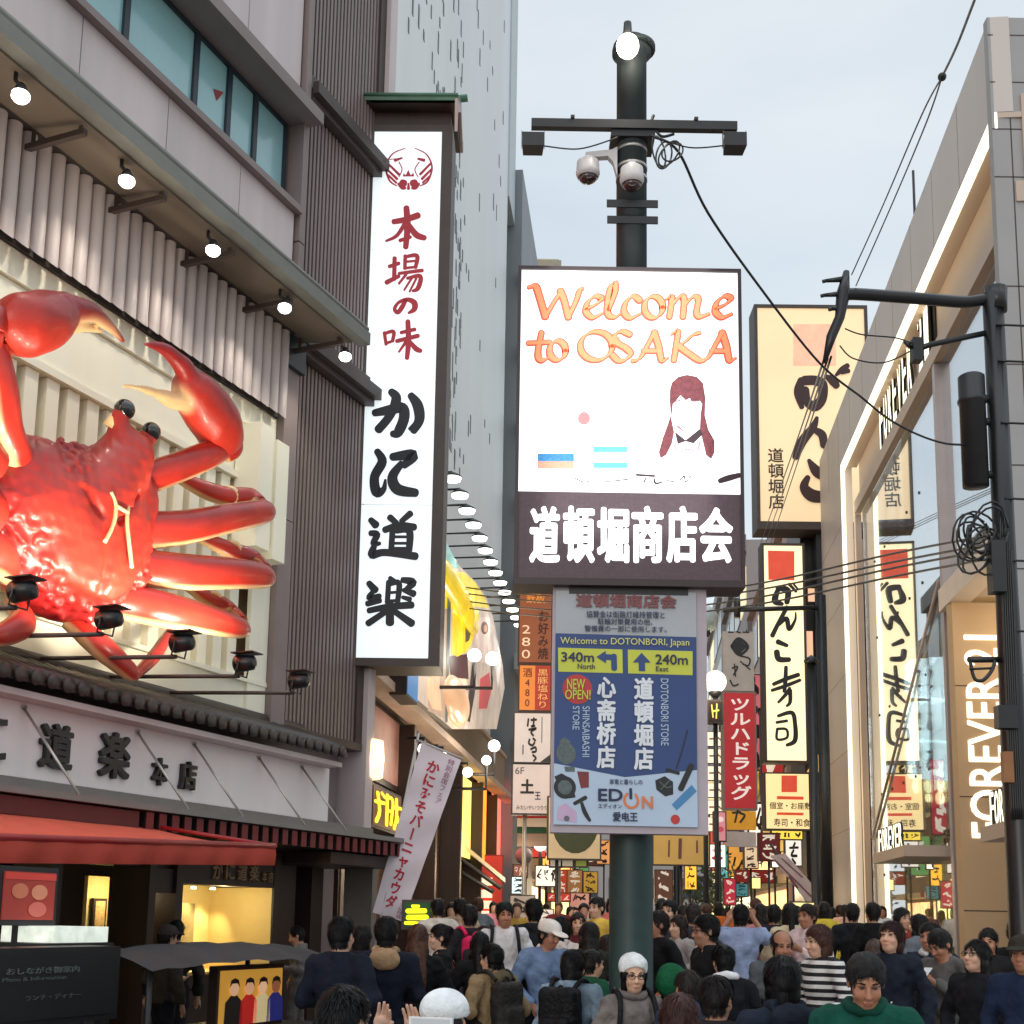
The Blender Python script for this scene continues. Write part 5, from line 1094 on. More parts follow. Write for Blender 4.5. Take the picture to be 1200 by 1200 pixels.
def patch(t,pts,col,emit=0.,name='picture_patch',th=.006):
    s0,z0,s1,z1=t['_r']; q=MB(); f=boxmap(s0,z0,s1,z1); P=[f(*p) for p in pts]; tri=tessellate_polygon([[Vector((a,b,0)) for a,b in P]])
    tri=[g if ((P[g[1]][0]-P[g[0]][0])*(P[g[2]][1]-P[g[0]][1])-(P[g[1]][1]-P[g[0]][1])*(P[g[2]][0]-P[g[0]][0]))>0 else g[::-1] for g in tri]
    q.add([(a,t['_d']-th,b) for a,b in P],tri,False); q.build(name,mat('pic_%d_%d_%d_%d'%(*col,int(emit*100)),lin(col),.5,var=.12,emit=emit,scale=2),t)
def ovalp(cx,cy,rx,ry,n=22): return [(cx+rx*math.cos(6.2832*k/n),cy+ry*math.sin(6.2832*k/n)) for k in range(n)]
# white tile block with dark tile pattern
m_wt=mat('pale_tile',lin((224,228,228)),.4,var=.08,scale=.25,bump=.25,bscale=9,streak=True)
wb=thing('tiled_tower_block','tall pale blue-grey tiled block speckled with black tiles behind the white vertical sign','building',LF,(32,0,0))
q=MB(); q.box(19.5,40.3,.0,12,10.2,60); q.box(19.5,40.3,.25,12,5.8,10.199); q.build('wall',m_wt,wb)
q=MB(); q.box(40.31,42.2,-.05,12,26,60); q.build('end_wall',mat('pale_end',lin((196,204,208)),.5,var=.05),wb)
q=MB(); r=random.Random(11); P=[]
for (x,y) in ((505,20),(515,30),(513,60),(506,80),(513,105),(537,15),(540,40),(537,70),(541,95),(532,120),(536,140),(560,30),(566,50),(562,75),(574,55),(577,85),(571,105),(483,15),(490,30),(496,45)): P.append((x,y))
for _ in range(110): P.append((r.choice([r.gauss(512,9),r.gauss(538,5),r.uniform(475,592),r.gauss(536,4)]),r.uniform(-5,560)))
for k in range(24): P.append((534+6*math.sin(k*.5)+r.uniform(-2,2),140+k*11))
for k in range(14): P.append((531-k*.2+r.uniform(-4,6),395+k*10))
for x,y in P:
    s,z=LF.hit(x,y,-.004)
    if 19.6<s<40 and z>10.3: wd=r.uniform(.03,.06)*(1+.02*(s-20)); h=r.choice([.22,.3,.4,.5]); q.box(s,s+wd*2,-.012,.0,z,z+h)
q.build('dark_tile_pattern',mat('black_tile',(.02,.022,.028),.3,var=.2),wb)
# stepped grey building with ledges
gbk=thing('ledged_building','grey building with stacked concrete ledges beyond the tiled block','building',LF,(45,-.6,0))
q=MB(); q.box(42.3,50,-.3,12,0,28.2); q.build('wall',mat('grey_wall',lin((140,146,150)),.6,var=.08,scale=.6,streak=True),gbk)
for k in range(7):
    q=MB(); q.box(41.9,50,-.75,-.301,7.2+k*2.75,7.75+k*2.75); q.build('ledge',mat('ledge_concrete',lin((168,172,176)),.6,var=.06),gbk)
YW=200.; a=W.hit(617,303,YW); b=W.hit(655,303,YW); tb_=thing('cream_tower','cream block whose flat top just shows above the screen','building',W,((a[0]+b[0])/2,YW,0))
q=MB(); q.box(a[0],b[0],YW,YW+14,0,a[1]); q.build('wall',mat('cream_block',lin((182,172,148)),.6,var=.08,scale=.5),tb_)
q=MB(); q.box(a[0]-.4,b[0]+.4,YW-.4,YW-.01,a[1]-1.6,a[1]-.4); q.build('parapet',mat('cream_parapet',lin((150,142,124)),.6),tb_)
# shop row under the tiled block
m_mos=mat('mosaic_brown',lin((150,132,116)),.5,var=.22,scale=14)
sh=thing('brown_shop_front','brown tiled shop front with lit windows along the left of the street, beyond the banner','building',LF,(30,0,0))
q=MB(); q.box(19.4,41.5,-.1,.24,5.65,6.9); q.build('mosaic_band',m_mos,sh)
q=MB(); q.box(19.4,41.5,-.5,-.101,5.45,5.6); q.box(19.4,41.5,-.16,-.101,6.9,7.0); q.build('cornice',mat('cornice_pink',lin((200,176,160)),.5,var=.1),sh)
q=MB(); q.box(19.4,41.5,.3,.5,0,5.64); q.build('wall',mat('shop_brown',lin((96,62,46)),.6,var=.2),sh)
for x0,x1,y0,y1,c in ((428,470,822,905,(190,140,130)),(527,551,900,1000,(255,214,110)),(556,566,900,1005,(255,150,50)),(573,586,905,1000,(250,110,90)),(392,405,990,1090,(120,100,90))):
    a=LF.hit(x0,(y0+y1)/2,.2); b=LF.hit(x1,(y0+y1)/2,.2); z1=LF.hit(x0,y0,.2)[1]; z0=LF.hit(x0,y1,.2)[1]; lit_=c[0]>240
    q=MB(); q.box(a[0]-.1,b[0]+.1,.12,.29,z0-.1,z1+.1); f=q.build('window',m_wood,sh); q=MB(); q.box(a[0],b[0],.1,.119,z0,z1); sub(q,'pane',mat('pane_%d_%d_%d'%c,lin(c),.5,emit=1.5 if lit_ else 0,var=.15,scale=2),f)
for s in (24.5,27.3,31.,35.,38.5):
    q=MB(); q.box(s,s+.22,-.2,.29,0,5.44); q.build('pilaster',m_wood,sh)
for i,(x,y) in enumerate(((497,878),(519,888),(548,905))):
    s,z=LF.hit(x,y,-.8); t=thing('round_lamp',['round white lamp above the banner top','round white lamp at the right end of the banner top','small round lamp on the cornice beyond the banner'][i],'lamp',LF,(s,-.8,z),'round lamps on the cornice')
    q=MB(); q.ball((s,-.8,z),.11,10); q.build('globe',glow('globe_hot',(1,.9,.7),4),t); q=MB(); q.tube([(s,-.5,z+.2),(s,-.8,z+.2),(s,-.8,z+.13)],.03,6); q.build('arm',m_dark,t)
    lamp(t,'POINT',(s,-1.1,z-.1),25,(1,.85,.6),.15)
t=signboard('yellow neon character sign on the brown shop front, behind the banner',LF,-.55,437,928,470,972,(120,74,50),0,m_wood)
strokes(t,[[(12,15,10),(20,60,10),(10,90,10)],[(5,40,9),(35,35,9)],[(45,10,10),(45,90,10)],[(45,15,9),(65,20,9),(60,85,9)],[(45,50,8),(62,50,8)],[(78,10,10),(80,60,10),(72,92,10)],[(70,35,9),(96,30,9)],[(82,55,9),(96,90,9)],[(24,12,8),(36,20,8)]],(255,220,30),1.6,'neon_tube')
s,z=LF.hit(433,890,-.5); t=thing('paper_lantern','glowing cream cylinder lantern hanging before the pinkish shop panel','lantern',LF,(s,-.5,z)); q=MB(); q.lathe([(.12,-.3),(.2,-.28),(.22,0),(.2,.28),(.12,.3)],(s,-.5,z),'z',14); q.build('shade',glow('lantern_amber',(1,.72,.32),2.2),t); q=MB(); q.tube([(s,-.5,z+.3),(s,-.5,z+1.4),(s,-.1,z+1.4)],.02,6); q.build('hanger',m_dark,t)
# big picture billboard
bb=thing('picture_billboard','big curved colourful picture billboard with a yellow cup shape under the row of lamps','billboard',LF,(33,-.5,6.9))
f9=pixmap(LF,-.62,490,540,3.753)
def bbp(pts,col,emit,name,th=.0):
    q=MB(); P=[f9(*p) for p in pts]; tri=tessellate_polygon([[Vector((a,b,0)) for a,b in P]]); tri=[g if ((P[g[1]][0]-P[g[0]][0])*(P[g[2]][1]-P[g[0]][1])-(P[g[1]][1]-P[g[0]][1])*(P[g[2]][0]-P[g[0]][0]))>0 else g[::-1] for g in tri]
    q.add([(a,-.62-th,b) for a,b in P],tri,False); q.build(name,mat('bb_%d_%d_%d'%col,lin(col),.4,emit=emit,var=.25,scale=1.3),bb)
q=MB(); out=[(-40,250),(60,280),(120,360),(160,440),(200,480),(250,530),(300,600),(330,690),(350,790),(372,900),(380,1000),(345,1180),(150,1180),(-40,1020)]
P=[f9(*p) for p in out]; q.prism(P,-.6,.0 if False else -.1); q.build('backing',m_grey,bb)
bbp(out,(214,196,180),.3,'picture_ground',.002)
bbp([(-40,290),(75,290),(110,370),(170,440),(165,500),(130,490),(120,540),(60,545),(-40,560)],(200,196,200),.45,'picture_sky',.006)
bbp([(85,300),(125,360),(178,470),(130,485),(120,400)],(120,180,178),.4,'picture_teal',.009)
def relief(name,x0,y0,x1,y1,dep,col,emit,parts=None):
    cx=(x0+x1)/2; s_a=LF.hit(x0,(y0+y1)/2,-.75)[0]; s_b=LF.hit(x1,(y0+y1)/2,-.75)[0]; z_a=LF.hit(cx,y1,-.75)[1]; z_b=LF.hit(cx,y0,-.75)[1]; c=((s_a+s_b)/2,-.62,(z_a+z_b)/2); r=(abs(s_b-s_a)/2,dep,abs(z_b-z_a)/2); l=bb['_loc']
    lo=[c[i]-r[i]-.3-l[i] for i in range(3)]; hi=[c[i]+r[i]+.3-l[i] for i in range(3)]
    Q=SDF(lo,hi,max(r)/26); Q.ell([c[i]-l[i] for i in range(3)],r,.0); Q.noise(.03,2.2,int(x0)); Q.build(name,mat('rel_%d_%d_%d'%col,lin(col),.35,emit=emit,var=.18,scale=1.5,coat=.3),bb)
relief('yellow_hat',512,672,566,716,.22,(236,206,24),.35)
bbp([(60,545),(125,490),(200,490),(250,535),(290,600),(310,650),(250,640),(150,650),(60,650)],(236,208,20),.5,'picture_yellow',.009)
bbp([(150,660),(200,640),(255,650),(268,680),(235,800),(210,840),(170,862),(145,850)],(240,200,24),.5,'picture_cup',.012)
bbp(ovalp(208,662,58,20),(252,232,120),.6,'picture_cup_rim',.015); bbp([(205,720),(225,700),(238,720),(222,790),(205,800)],(90,80,30),.1,'picture_cup_mark',.015)
relief('hand',527,792,549,848,.25,(240,190,150),.2)
bbp([(270,690),(310,690),(335,740),(345,840),(320,900),(260,880),(255,760)],(226,204,192),.4,'picture_face',.012); bbp(ovalp(290,735,16,28),(140,90,64),.15,'picture_ear',.015); bbp(ovalp(292,738,8,16),(226,180,150),.2,'picture_ear_inner',.018)
bbp([(330,760),(350,800),(362,900),(350,1000),(338,900)],(236,226,220),.5,'picture_highlight',.013); bbp([(180,960),(205,958),(214,985),(190,1000)],(250,216,186),.4,'picture_finger_tip',.016); bbp([(70,700),(100,690),(96,790),(72,800)],(120,150,90),.3,'picture_green',.011); bbp([(66,830),(110,820),(108,900),(70,910)],(230,120,140),.35,'picture_pink',.011)
bbp([(60,670),(130,650),(128,1140),(40,1100)],(186,160,140),.35,'picture_panel',.009)
bbp([(135,860),(215,850),(220,960),(140,950)],(74,34,40),.15,'picture_brown',.009)
bbp([(35,960),(90,930),(100,1100),(60,1090),(40,1040)],(236,186,150),.55,'picture_fingers',.012)
bbp([(235,900),(255,860),(250,1000),(225,1150),(208,1140)],(30,26,30),.05,'picture_stripe_black',.014)
bbp([(270,960),(310,930),(320,1010),(300,1090),(265,1090)],(196,70,74),.4,'picture_red',.014)
bbp([(128,490),(146,490),(140,650),(126,1150),(116,1150),(124,700)],(50,90,100),.15,'picture_post',.017)
t=signboard('blue and white upright edge sign beside the white vertical sign\'s foot',LF,-.7,478,780,490,818,(46,126,190),.4)
# row of lamps over it
a=LF.hit(530,562,-1.15); b=LF.hit(609,733,-1.15); 
for i in range(14):
    k=i/13; s=a[0]+(b[0]-a[0])*(k**1.0); z=a[1]+(b[1]-a[1])*k
    w_=['first','second','third','fourth','fifth','sixth','seventh','eighth','ninth','tenth','eleventh','twelfth','thirteenth','last'][i]
    t=thing('billboard_lamp',f'{w_} disc lamp counted from the white vertical sign in the row over the billboard','lamp',LF,(s,-1.15,z),'disc lamps over the billboard')
    q=MB(); q.tube([(s,.02,z-.9),(s,-.2,z-.9),(s,-.2,z+.12),(s,-1.15,z+.14)],.025,6); q.lathe([(.05,z+.13),(.165,z+.06),(.17,z+.03)],(s,-1.15,0),'z',16); q.build('arm',m_dark,t)
    q=MB(); q.lathe([(.165,z+.029),(.15,z-.02),(.07,z-.035)],(s,-1.15,0),'z',16); q.build('diffuser',glow('disc_white',(1,.97,.92),3.4),t)
    if i%3==1: lamp(t,'SPOT',(s,-1.15,z-.1),60,(1,.95,.85),.2,(s,-.4,z-4),120,.8)
for i,(x,y,lab) in enumerate(((556,768,'large glaring white floodlight before the billboard, nearer the sign'),(577,772,'large glaring white floodlight before the billboard, farther from the sign'),(579,874,'glaring white floodlight below the billboard\'s far corner'),(570,891,'small white floodlight under the billboard\'s far corner'))):
    s,z=LF.hit(x,y,-1.3); t=thing('glare_floodlight',lab,'floodlight',LF,(s,-1.3,z),'floodlights at the billboard')
    rr=(.13,.15,.13,.10)[i]; q=MB(); q.ball((s,-1.3,z),rr,10); q.build('lens',glow('glare_white',(1,.97,.9),6),t); q=MB(); q.tube([(s,-1.3,z-rr),(s,-1.3,z-rr-.5),(s,-.1,z-rr-.5)],.04,6); q.build('arm',m_dark,t)
    lamp(t,'POINT',(s,-1.3-rr-.2,z),30,(1,.9,.75),.3)
# corner stall: red cabinet with white slanting awnings
t=signboard('red shop cabinet with stacked white price panels beyond the banner',W,38,548,1003,588,1088,(196,50,36),.35,m_red)
for v in (.30,.47,.62,.76): 
    s0,z0,s1,z1=t['_r']; q=MB(); h=(z1-z0); q.box(s0-.08,s0+(s1-s0)*.72,37.9,37.99,z1-(v+.11)*h,z1-v*h); q.build('price_panel',glow('price_white',lin((255,236,200)),.8,.1,6.),t)
s0,_=W.hit(515,1000,34); s1,z1=W.hit(560,985,34); s2,z2=W.hit(592,1035,34)
t=thing('slanted_awning','white and black slanting shop awning between the banner and red cabinet','awning',W,(s0,34,z2)); q=MB(); q.hexa([(s0,34,z1+.3),(s2,33.4,z2),(s2,35.5,z2),(s0,36,z1+.3),(s0,34,z1+.42),(s2,33.4,z2+.12),(s2,35.5,z2+.12),(s0,36,z1+.42)]); q.build('cloth',mat('awning_white',lin((214,206,200)),.6,var=.1),t); q=MB()
q.tube([(s0-.2,33.6,z1),(s2-.1,33.2,z2-.15)],.06,6); q.tube([(s0-.2,33.6,z1-.4),(s2-.3,33.2,z2-.25)],.06,6); q.build('awning_frame',m_dark,t)
t=signboard('pale shop panel beside the banner with an amber doorway',W,36.5,508,1000,545,1090,(206,176,150),.12); patch(t,[(18,32),(48,32),(48,100),(18,100)],(230,170,80),.8,'doorway')
t=signboard('small green and yellow lit sign at the foot of the banner',W,17.2,474,1058,504,1086,(8,70,28),.3); 
strokes(t,[[(12,35,20),(80,33,20)],[(15,62,22),(86,60,22)],[(5,85,14),(92,86,14)],[(30,14,12),(55,14,12)]],(250,240,20),1.3,'lit_characters')
q=MB(); s0,z0,s1,z1=t['_r']; q.box((s0+s1)/2-.04,(s0+s1)/2+.04,17.25,17.4,0,z0-.04); q.build('post',m_dark,t)
# ================================================================== STACKED VERTICAL SIGN AND NEIGHBOURS
YV=31.
t=signboard('tall brown menu sign marked 280, topmost of the stack beside the guide board',W,YV,609,690,646,776,(150,84,52),.25); letter(t,'お好み焼',.58,.3,.92,.96,(82,44,30),.03,True); letter(t,'280',.08,.5,.34,.95,(246,214,180),.0,True,.3); letter(t,'鉄板',.2,.04,.8,.2,(236,150,60),.02,False,.2)
t=signboard('orange and red two-column menu sign, second of the stack left of the guide board',W,YV,609,780,645,832,(222,130,54),.4); patch(t,[(50,0),(100,0),(100,100),(50,100)],(172,56,40),.3); letter(t,'黒豚塩ねり',.58,.08,.92,.95,(236,180,110),.0,True,.3); letter(t,'酒480',.1,.06,.4,.92,(126,52,30),.01,True)
t=signboard('white sign with black flowing hiragana, third of the stack left of the guide board',W,YV,603,836,645,893,(220,206,200),.28); 
strokes(t,[[(38,12,5),(36,26,5)],[(46,14,5),(60,13,5)],[(53,10,5),(52,24,5),(46,27,5),(56,26,4)],[(40,34,5),(60,31,5),(46,38,5),(52,46,5)],[(42,54,5),(40,62,5),(50,66,5),(56,60,5)],[(52,52,5),(58,56,5)],[(46,74,5),(58,70,5),(60,78,5),(50,80,5)],[(52,86,5),(60,92,5),(54,98,4)],[(76,8,2),(76,60,2)],[(24,66,3),(24,84,3)]],(40,34,34)); patch(t,[(100,84),(100,100),(72,100)],(60,50,48))
t=signboard('white sign marked 6F, lowest of the stack left of the guide board',W,YV,601,896,644,953,(222,202,194),.28); letter(t,'6F',.06,.06,.3,.2,(70,60,60),.0); letter(t,'土',.2,.3,.58,.6,(34,28,28),.05); letter(t,'王',.6,.56,.76,.72,(34,28,28),.03); letter(t,'みたいやいつりり',.1,.84,.94,.93,(90,50,46),.01)
q=MB(); s0,z0,s1,z1=t['_r']; q.tube([(s1+.25,YV+.1,0),(s1+.25,YV+.1,z1+8)],.05,8); q.tube([(s0+.3,YV+.2,0),(s0+.3,YV+.2,z0-.05)],.05,8); q.build('post',mat('post_bright',lin((220,206,196)),.35,.4),t)
t=thing('striped_flag','hanging red, white and green striped flag under the stacked signs','flag',W,(W.hit(622,985,33)[0],33,W.hit(622,985,33)[1]))
for y0,y1,c in ((953,959,(170,40,44)),(959,969,(206,190,184)),(969,977,(24,66,50)),(977,992,(130,110,104))):
    s0,z0,s1,z1=W.rect(33,606,y0,641,y1); q=MB(); q.box(s0,s1,33,33.03,z0+.004,z1); q.build('stripe',mat('flag_%d_%d_%d'%c,lin(c),.7,var=.1),t)
t=signboard('cream board with a dark green disc and white brush writing under the guide board',W,30,643,935,703,1006,(216,190,150),.12); patch(t,ovalp(52,40,46,52),(62,66,34),.05); strokes(t,[[(30,20,10),(45,28,12),(40,40,10)],[(48,18,8),(60,30,10),(52,44,10)],[(62,22,8),(75,26,8)],[(58,38,8),(76,34,8)],[(12,6,8),(16,10,8)]],(240,234,226),.2)
q=MB(); s0,z0,s1,z1=t['_r']; q.tube([(s0+.2,30.1,0),(s0+.2,30.1,z0)],.04,6); q.build('post',m_dark,t)
for i,(x0,c) in enumerate(((645,(222,210,190)),(659,(206,196,170)),(675,(150,160,70)))): signboard(['small cream label plate, first of three under the green disc board','small beige label plate, middle of three under the green disc board','small olive label plate, last of three under the green disc board'][i],W,30.2,x0,1008,x0+12,1015,c,.2,th=.1,group='label plates')
far=[('white glowing shop sign high in the far left cluster',40,628,1015,652,1038,(255,240,220),.9),('pink-brown poster in the far left cluster below the flag',42,602,1014,618,1028,(180,120,100),.2),('pale blue-white lit notice with green foot in the far left cluster',37,600,1028,616,1047,(220,246,250),.8),('grey framed menu board standing left of the capped man',30,598,1050,626,1085,(190,172,160),.15),
('orange-red vertical shop banner right of the glowing sign',43,650,1020,664,1048,(196,70,34),.4),('tan vertical shop banner beside the orange-red one',45,665,1020,682,1048,(186,130,78),.3),('small yellow banner near the pole\'s left side',44,684,1022,700,1046,(206,160,60),.35),('red shop counter sign over the far heads left of the pole',40,642,1047,668,1056,(200,54,44),.5),('white paper notice above the capped man',33,632,1066,648,1084,(232,224,220),.35),('pale pink shop panel with red edge near the pole',42,668,1047,690,1080,(226,160,140),.4),('dark brown shop gable over the far left stalls',48,640,1000,708,1014,(110,70,52),.1),('cream lit strip high near the pole\'s left edge',47,700,985,716,1012,(250,170,100),.5)]
rs=random.Random(9)
def scribble(t,c,n=3):
    s0,z0,s1,z1=t['_r']; tall=(z1-z0)>(s1-s0); st=[]
    for k in range(n):
        a,b=100*(k+.15)/n,100*(k+.85)/n
        for _ in range(4):
            u0,u1=rs.uniform(15,85),rs.uniform(15,85); v0,v1=rs.uniform(a,b),rs.uniform(a,b)
            st.append([(u0,v0,7),(u1,v1,7)] if tall else [(v0,u0,6),(v1,u1,6)])
    strokes(t,st,(50,36,32) if sum(c)>400 else (244,232,210),0 if sum(c)>400 else .4)
for lab,Y,x0,y0,x1,y1,c,e in far: t=signboard(lab,W,Y,x0,y0,x1,y1,c,e,th=.2,border=.03,foot=.03); scribble(t,c)
for i,(x,y) in enumerate(((614,1003),(633,990))):
    s,z=W.hit(x,y,41); t=thing('street_globe',['grey globe lamp over the far left stalls','small cream lit lamp beside the green disc board'][i],'lamp',W,(s,41,z)); q=MB(); q.ball((s,41,z),.28 if i==0 else .2,10); q.build('globe',mat('globe_grey',lin((176,160,154)),.4) if i==0 else glow('globe_hot',(1,.9,.7),4),t); q=MB(); q.tube([(s,41,z-.2),(s,41,0)],.05,6); q.build('post',m_dark,t)
# ================================================================== RIGHT SIDE SIGNS
YT=30.
t=signboard('grey and red drugstore sign with white vertical katakana right of the guide board',W,YT,849,812,885,947,(186,42,50),.22,m_grey); letter(t,'ツルハドラッグ',.2,.05,.86,.93,(240,228,222),.03,True,.35)
q=MB(); s0,z0,s1,z1=t['_r']; H_=z1-z0; W_=s1-s0
up_=[]
q.box(s0,s1,YT,YT+.2,z1+.05,z1+1.5); q.build('grey_panel',mat('tsu_grey',lin((176,168,164)),.5,var=.1,emit=.05),t)
q=MB(); fT=pixmap(W,YT,820,620,3.158); brush(q,[[(118,432,10),(144,405,10),(178,436,10),(146,466,10),(118,436,10)],[(150,470,6),(184,480,6),(180,505,6),(160,500,6)],[(150,490,5),(186,520,5)],[(120,515,6),(140,510,6),(125,540,6)],[(112,560,6),(124,580,6),(142,575,6)],[(128,500,5),(132,545,5)],[(106,382,5),(124,382,5)],[(134,380,5),(150,384,5)],[(160,382,5),(182,382,5)]],fT,YT,.01); poly(q,[(118,434),(146,406),(176,436),(146,464)],fT,YT,.008); q.build('brush_mark',m_ink,t)
q=MB(); s_a,z_a,s_b,z_b=W.rect(YT,849,948,886,972); q.box(s_a,s_b,YT,YT+.2,z_a,z_b-.05); q.build('amber_panel',mat('amber_panel',lin((214,150,40)),.5,emit=.25,var=.1),t)
q=MB(); brush(q,[[(122,1050,8),(150,1048,8)],[(140,1042,7),(130,1085,7)],[(150,1052,8),(166,1060,8),(150,1085,8)]],fT,YT,.01); q.build('amber_mark',m_ink,t)
q=MB(); s_a,z_a,s_b,z_b=W.rect(YT,851,975,886,992); q.box(s_a,s_b,YT,YT+.2,z_a,z_b); q.build('foot_panel',mat('foot_panel',lin((186,170,164)),.5,emit=.1,var=.1),t)
q=MB(); a=W.hit(847,715,YT-.1); b=W.hit(958,712,YT-.1); q.tube([(a[0],YT-.1,a[1]),(b[0],YT-.1,b[1])],.06,8); q.tube([(W.hit(863,703,YT)[0],YT-.1,W.hit(863,703,YT)[1]),(W.hit(863,725,YT)[0],YT-.1,W.hit(863,725,YT)[1])],.08,8); q.lathe([(.14,0),(.13,W.hit(950,712,YT)[1]+.3)],(b[0]+.1,YT,0),'z',12); q.build('iron_post',m_black,t)
for i,(x,y,Y,rr,lit_) in enumerate(((838,799,27.,.24,1),(825,726,26,.3,0))):
    s,z=W.hit(x,y,Y); t=thing('globe_street_lamp',['glowing round street lamp between the guide board and drugstore sign','unlit pale globe street lamp half hidden behind the guide board'][i],'street lamp',W,(s,Y,0))
    q=MB(); q.ball((s,Y,z),rr,14); q.build('globe',glow('globe_warm',(1,.86,.62),3.2) if lit_ else mat('globe_unlit',lin((176,190,190)),.25,coat=.5),t)
    q=MB(); q.tube([(s,Y,0),(s,Y,z-rr-.05)],.05,8); q.lathe([(.05,z-rr-.12),(.14,z-rr-.02),(.12,z-rr+.05)],(s,Y,0),'z',12); q.build('post',m_dark,t)
    if lit_: lamp(t,'POINT',(s-.1,Y-.5,z),60,(1,.85,.6),.25)
for i,(x,y) in enumerate(((838,848),)):
    t=signboard('small dark hanging lantern box under the glowing round lamp',W,26.8,831,822,846,845,(40,28,22),.05); strokes(t,[[(20,20,10),(30,80,10)],[(60,15,10),(55,85,10)],[(30,50,9),(75,45,9)]],(236,190,90),.8)
for i in range(6):
    y=858+i*20; t=signboard('white lit floor-guide plate in the ladder behind the drugstore sign, '+['topmost','second','third','fourth','fifth','lowest'][i]+' from the top',W,33,829,y,847,y+16,(252,232,206),.75,th=.12,border=.02,group='floor-guide plates'); strokes(t,[[(15,50,12),(60,48,12)],[(70,40,10),(88,60,10)]],(150,120,90))
fr=[('tan paper board hanging below the guide board\'s right side',28,766,978,831,1013,(206,166,90),.14),('pink flower-edged vertical banner left of the sushi signs',29,838,952,850,985,(232,150,160),.3),('deep red shop sign beside the drugstore sign foot',33,890,977,913,1008,(110,28,32),.2),('yellow strip sign right under the small sushi sign',38,905,974,940,983,(246,214,80),.8),('white sign with black characters below the yellow strip',37,921,985,939,1014,(236,232,222),.7),('amber vertical sign right of the dark sign tower',41,960,970,973,1017,(246,170,60),.7),('small amber plate under the amber vertical sign',41,961,1025,971,1037,(246,180,100),.6),('cream lit pavement sign among the far heads',26,928,1058,954,1090,(255,232,160),.85),('red shop awning sign over the far right crowd',44,862,1020,908,1034,(150,40,34),.25),('cream square lamp box under the red awning sign',43.5,879,1029,891,1041,(255,224,140),1.2),('pink and red festival banner over the far heads',40,849,1030,862,1060,(206,50,76),.35),('teal bucket-shaped stall sign beside the pink banner',40.2,863,1036,876,1050,(90,160,170),.3),('yellow and red neon strip right of the pole',46,803,1010,816,1042,(255,190,60),.9),('tan shop panel right behind the pole',44,768,1020,788,1060,(126,84,66),.15),('white glowing panel behind the pink flower banner',34,831,990,850,1016,(255,250,240),1.),('cream food poster above the far right crowd',36,873,993,888,1017,(236,206,170),.5),('bright white lamp panel beside the deep red sign',37,905,996,912,1016,(255,244,224),1.2),('grey striped shop panel at the street\'s far end right of the pole',60,770,1030,800,1066,(120,96,84),.1)]
for lab,Y,x0,y0,x1,y1,c,e in fr:
    t=signboard(lab,W,Y,x0,y0,x1,y1,c,e,th=.2,border=.03,foot=.03)
    if not any(k in lab for k in ('black characters','tan paper','amber vertical','pavement','flower','lamp','glowing panel')): scribble(t,c)
    if 'black characters' in lab: strokes(t,[[(60,10,12),(45,30,12)],[(25,30,10),(80,28,10)],[(50,40,12),(35,60,12),(70,62,12)],[(40,75,12),(60,92,12)]],(24,22,24))
    if 'tan paper' in lab: strokes(t,[[(28,20,3),(27,75,3)],[(48,15,6),(47,80,6)],[(78,20,3),(78,60,3)]],(120,70,60))
    if 'amber vertical' in lab: strokes(t,[[(45,15,10),(55,40,10)],[(35,50,10),(60,55,10)],[(50,60,10),(45,85,10)]],(120,70,20))
    if 'pavement' in lab: strokes(t,[[(30,45,6),(45,46,6)],[(55,44,6),(75,48,6)],[(60,28,5),(66,30,5)]],(110,90,60))
    if 'flower' in lab: patch(t,ovalp(50,25,36,10),(246,214,214),.4); patch(t,ovalp(50,60,36,10),(206,80,100),.3)
# slanting white banner over the far crowd
a=W.hit(903,1003,30); b=W.hit(920,1000,30); c=W.hit(966,1052,30); d_=W.hit(950,1062,30)
t=thing('slanted_banner','white printed cloth banner slanting over the far crowd before the dark post','banner',W,(a[0],30,c[1])); q=MB(); q.prism([a,b,c,d_],30,30.03); q.build('cloth',mat('banner_grey',lin((206,186,184)),.7,var=.15,scale=4),t)
q=MB(); brush(q,[[(908,1008,2),(930,1030,2),(956,1056,2)],[(916,1006,1.5),(940,1028,1.5)],[(925,1028,3),(934,1040,3)]],lambda x,y:W.hit(x,y,30),29.99,.004); q.build('brush_mark',mat('banner_print',lin((130,80,90)),.7),t)
q=MB(); q.tube([(a[0],30.05,a[1]+.3),(d_[0],30.05,d_[1]),(d_[0],30.05,0)],.03,6); q.build('pole',m_dark,t)
for x,Y,h,lab in ((957,28,7.5,'dark iron post rising through the crowd before the sushi signs'),(793,42,4.2,'dark post among the far shops right of the street pole'),(735,52,5,'')):
    if not lab: continue
    s,_=W.hit(x,1060,Y); t=thing('iron_post',lab,'post',W,(s,Y,0)); q=MB(); q.lathe([(.16,0),(.14,.3),(.11,.5),(.10,h)],(s,Y,0),'z',12); q.build('shaft',m_black,t); q=MB(); q.lathe([(.15,h),(.17,h+.08),(.02,h+.2)],(s,Y,0),'z',12); q.build('finial',m_black,t)
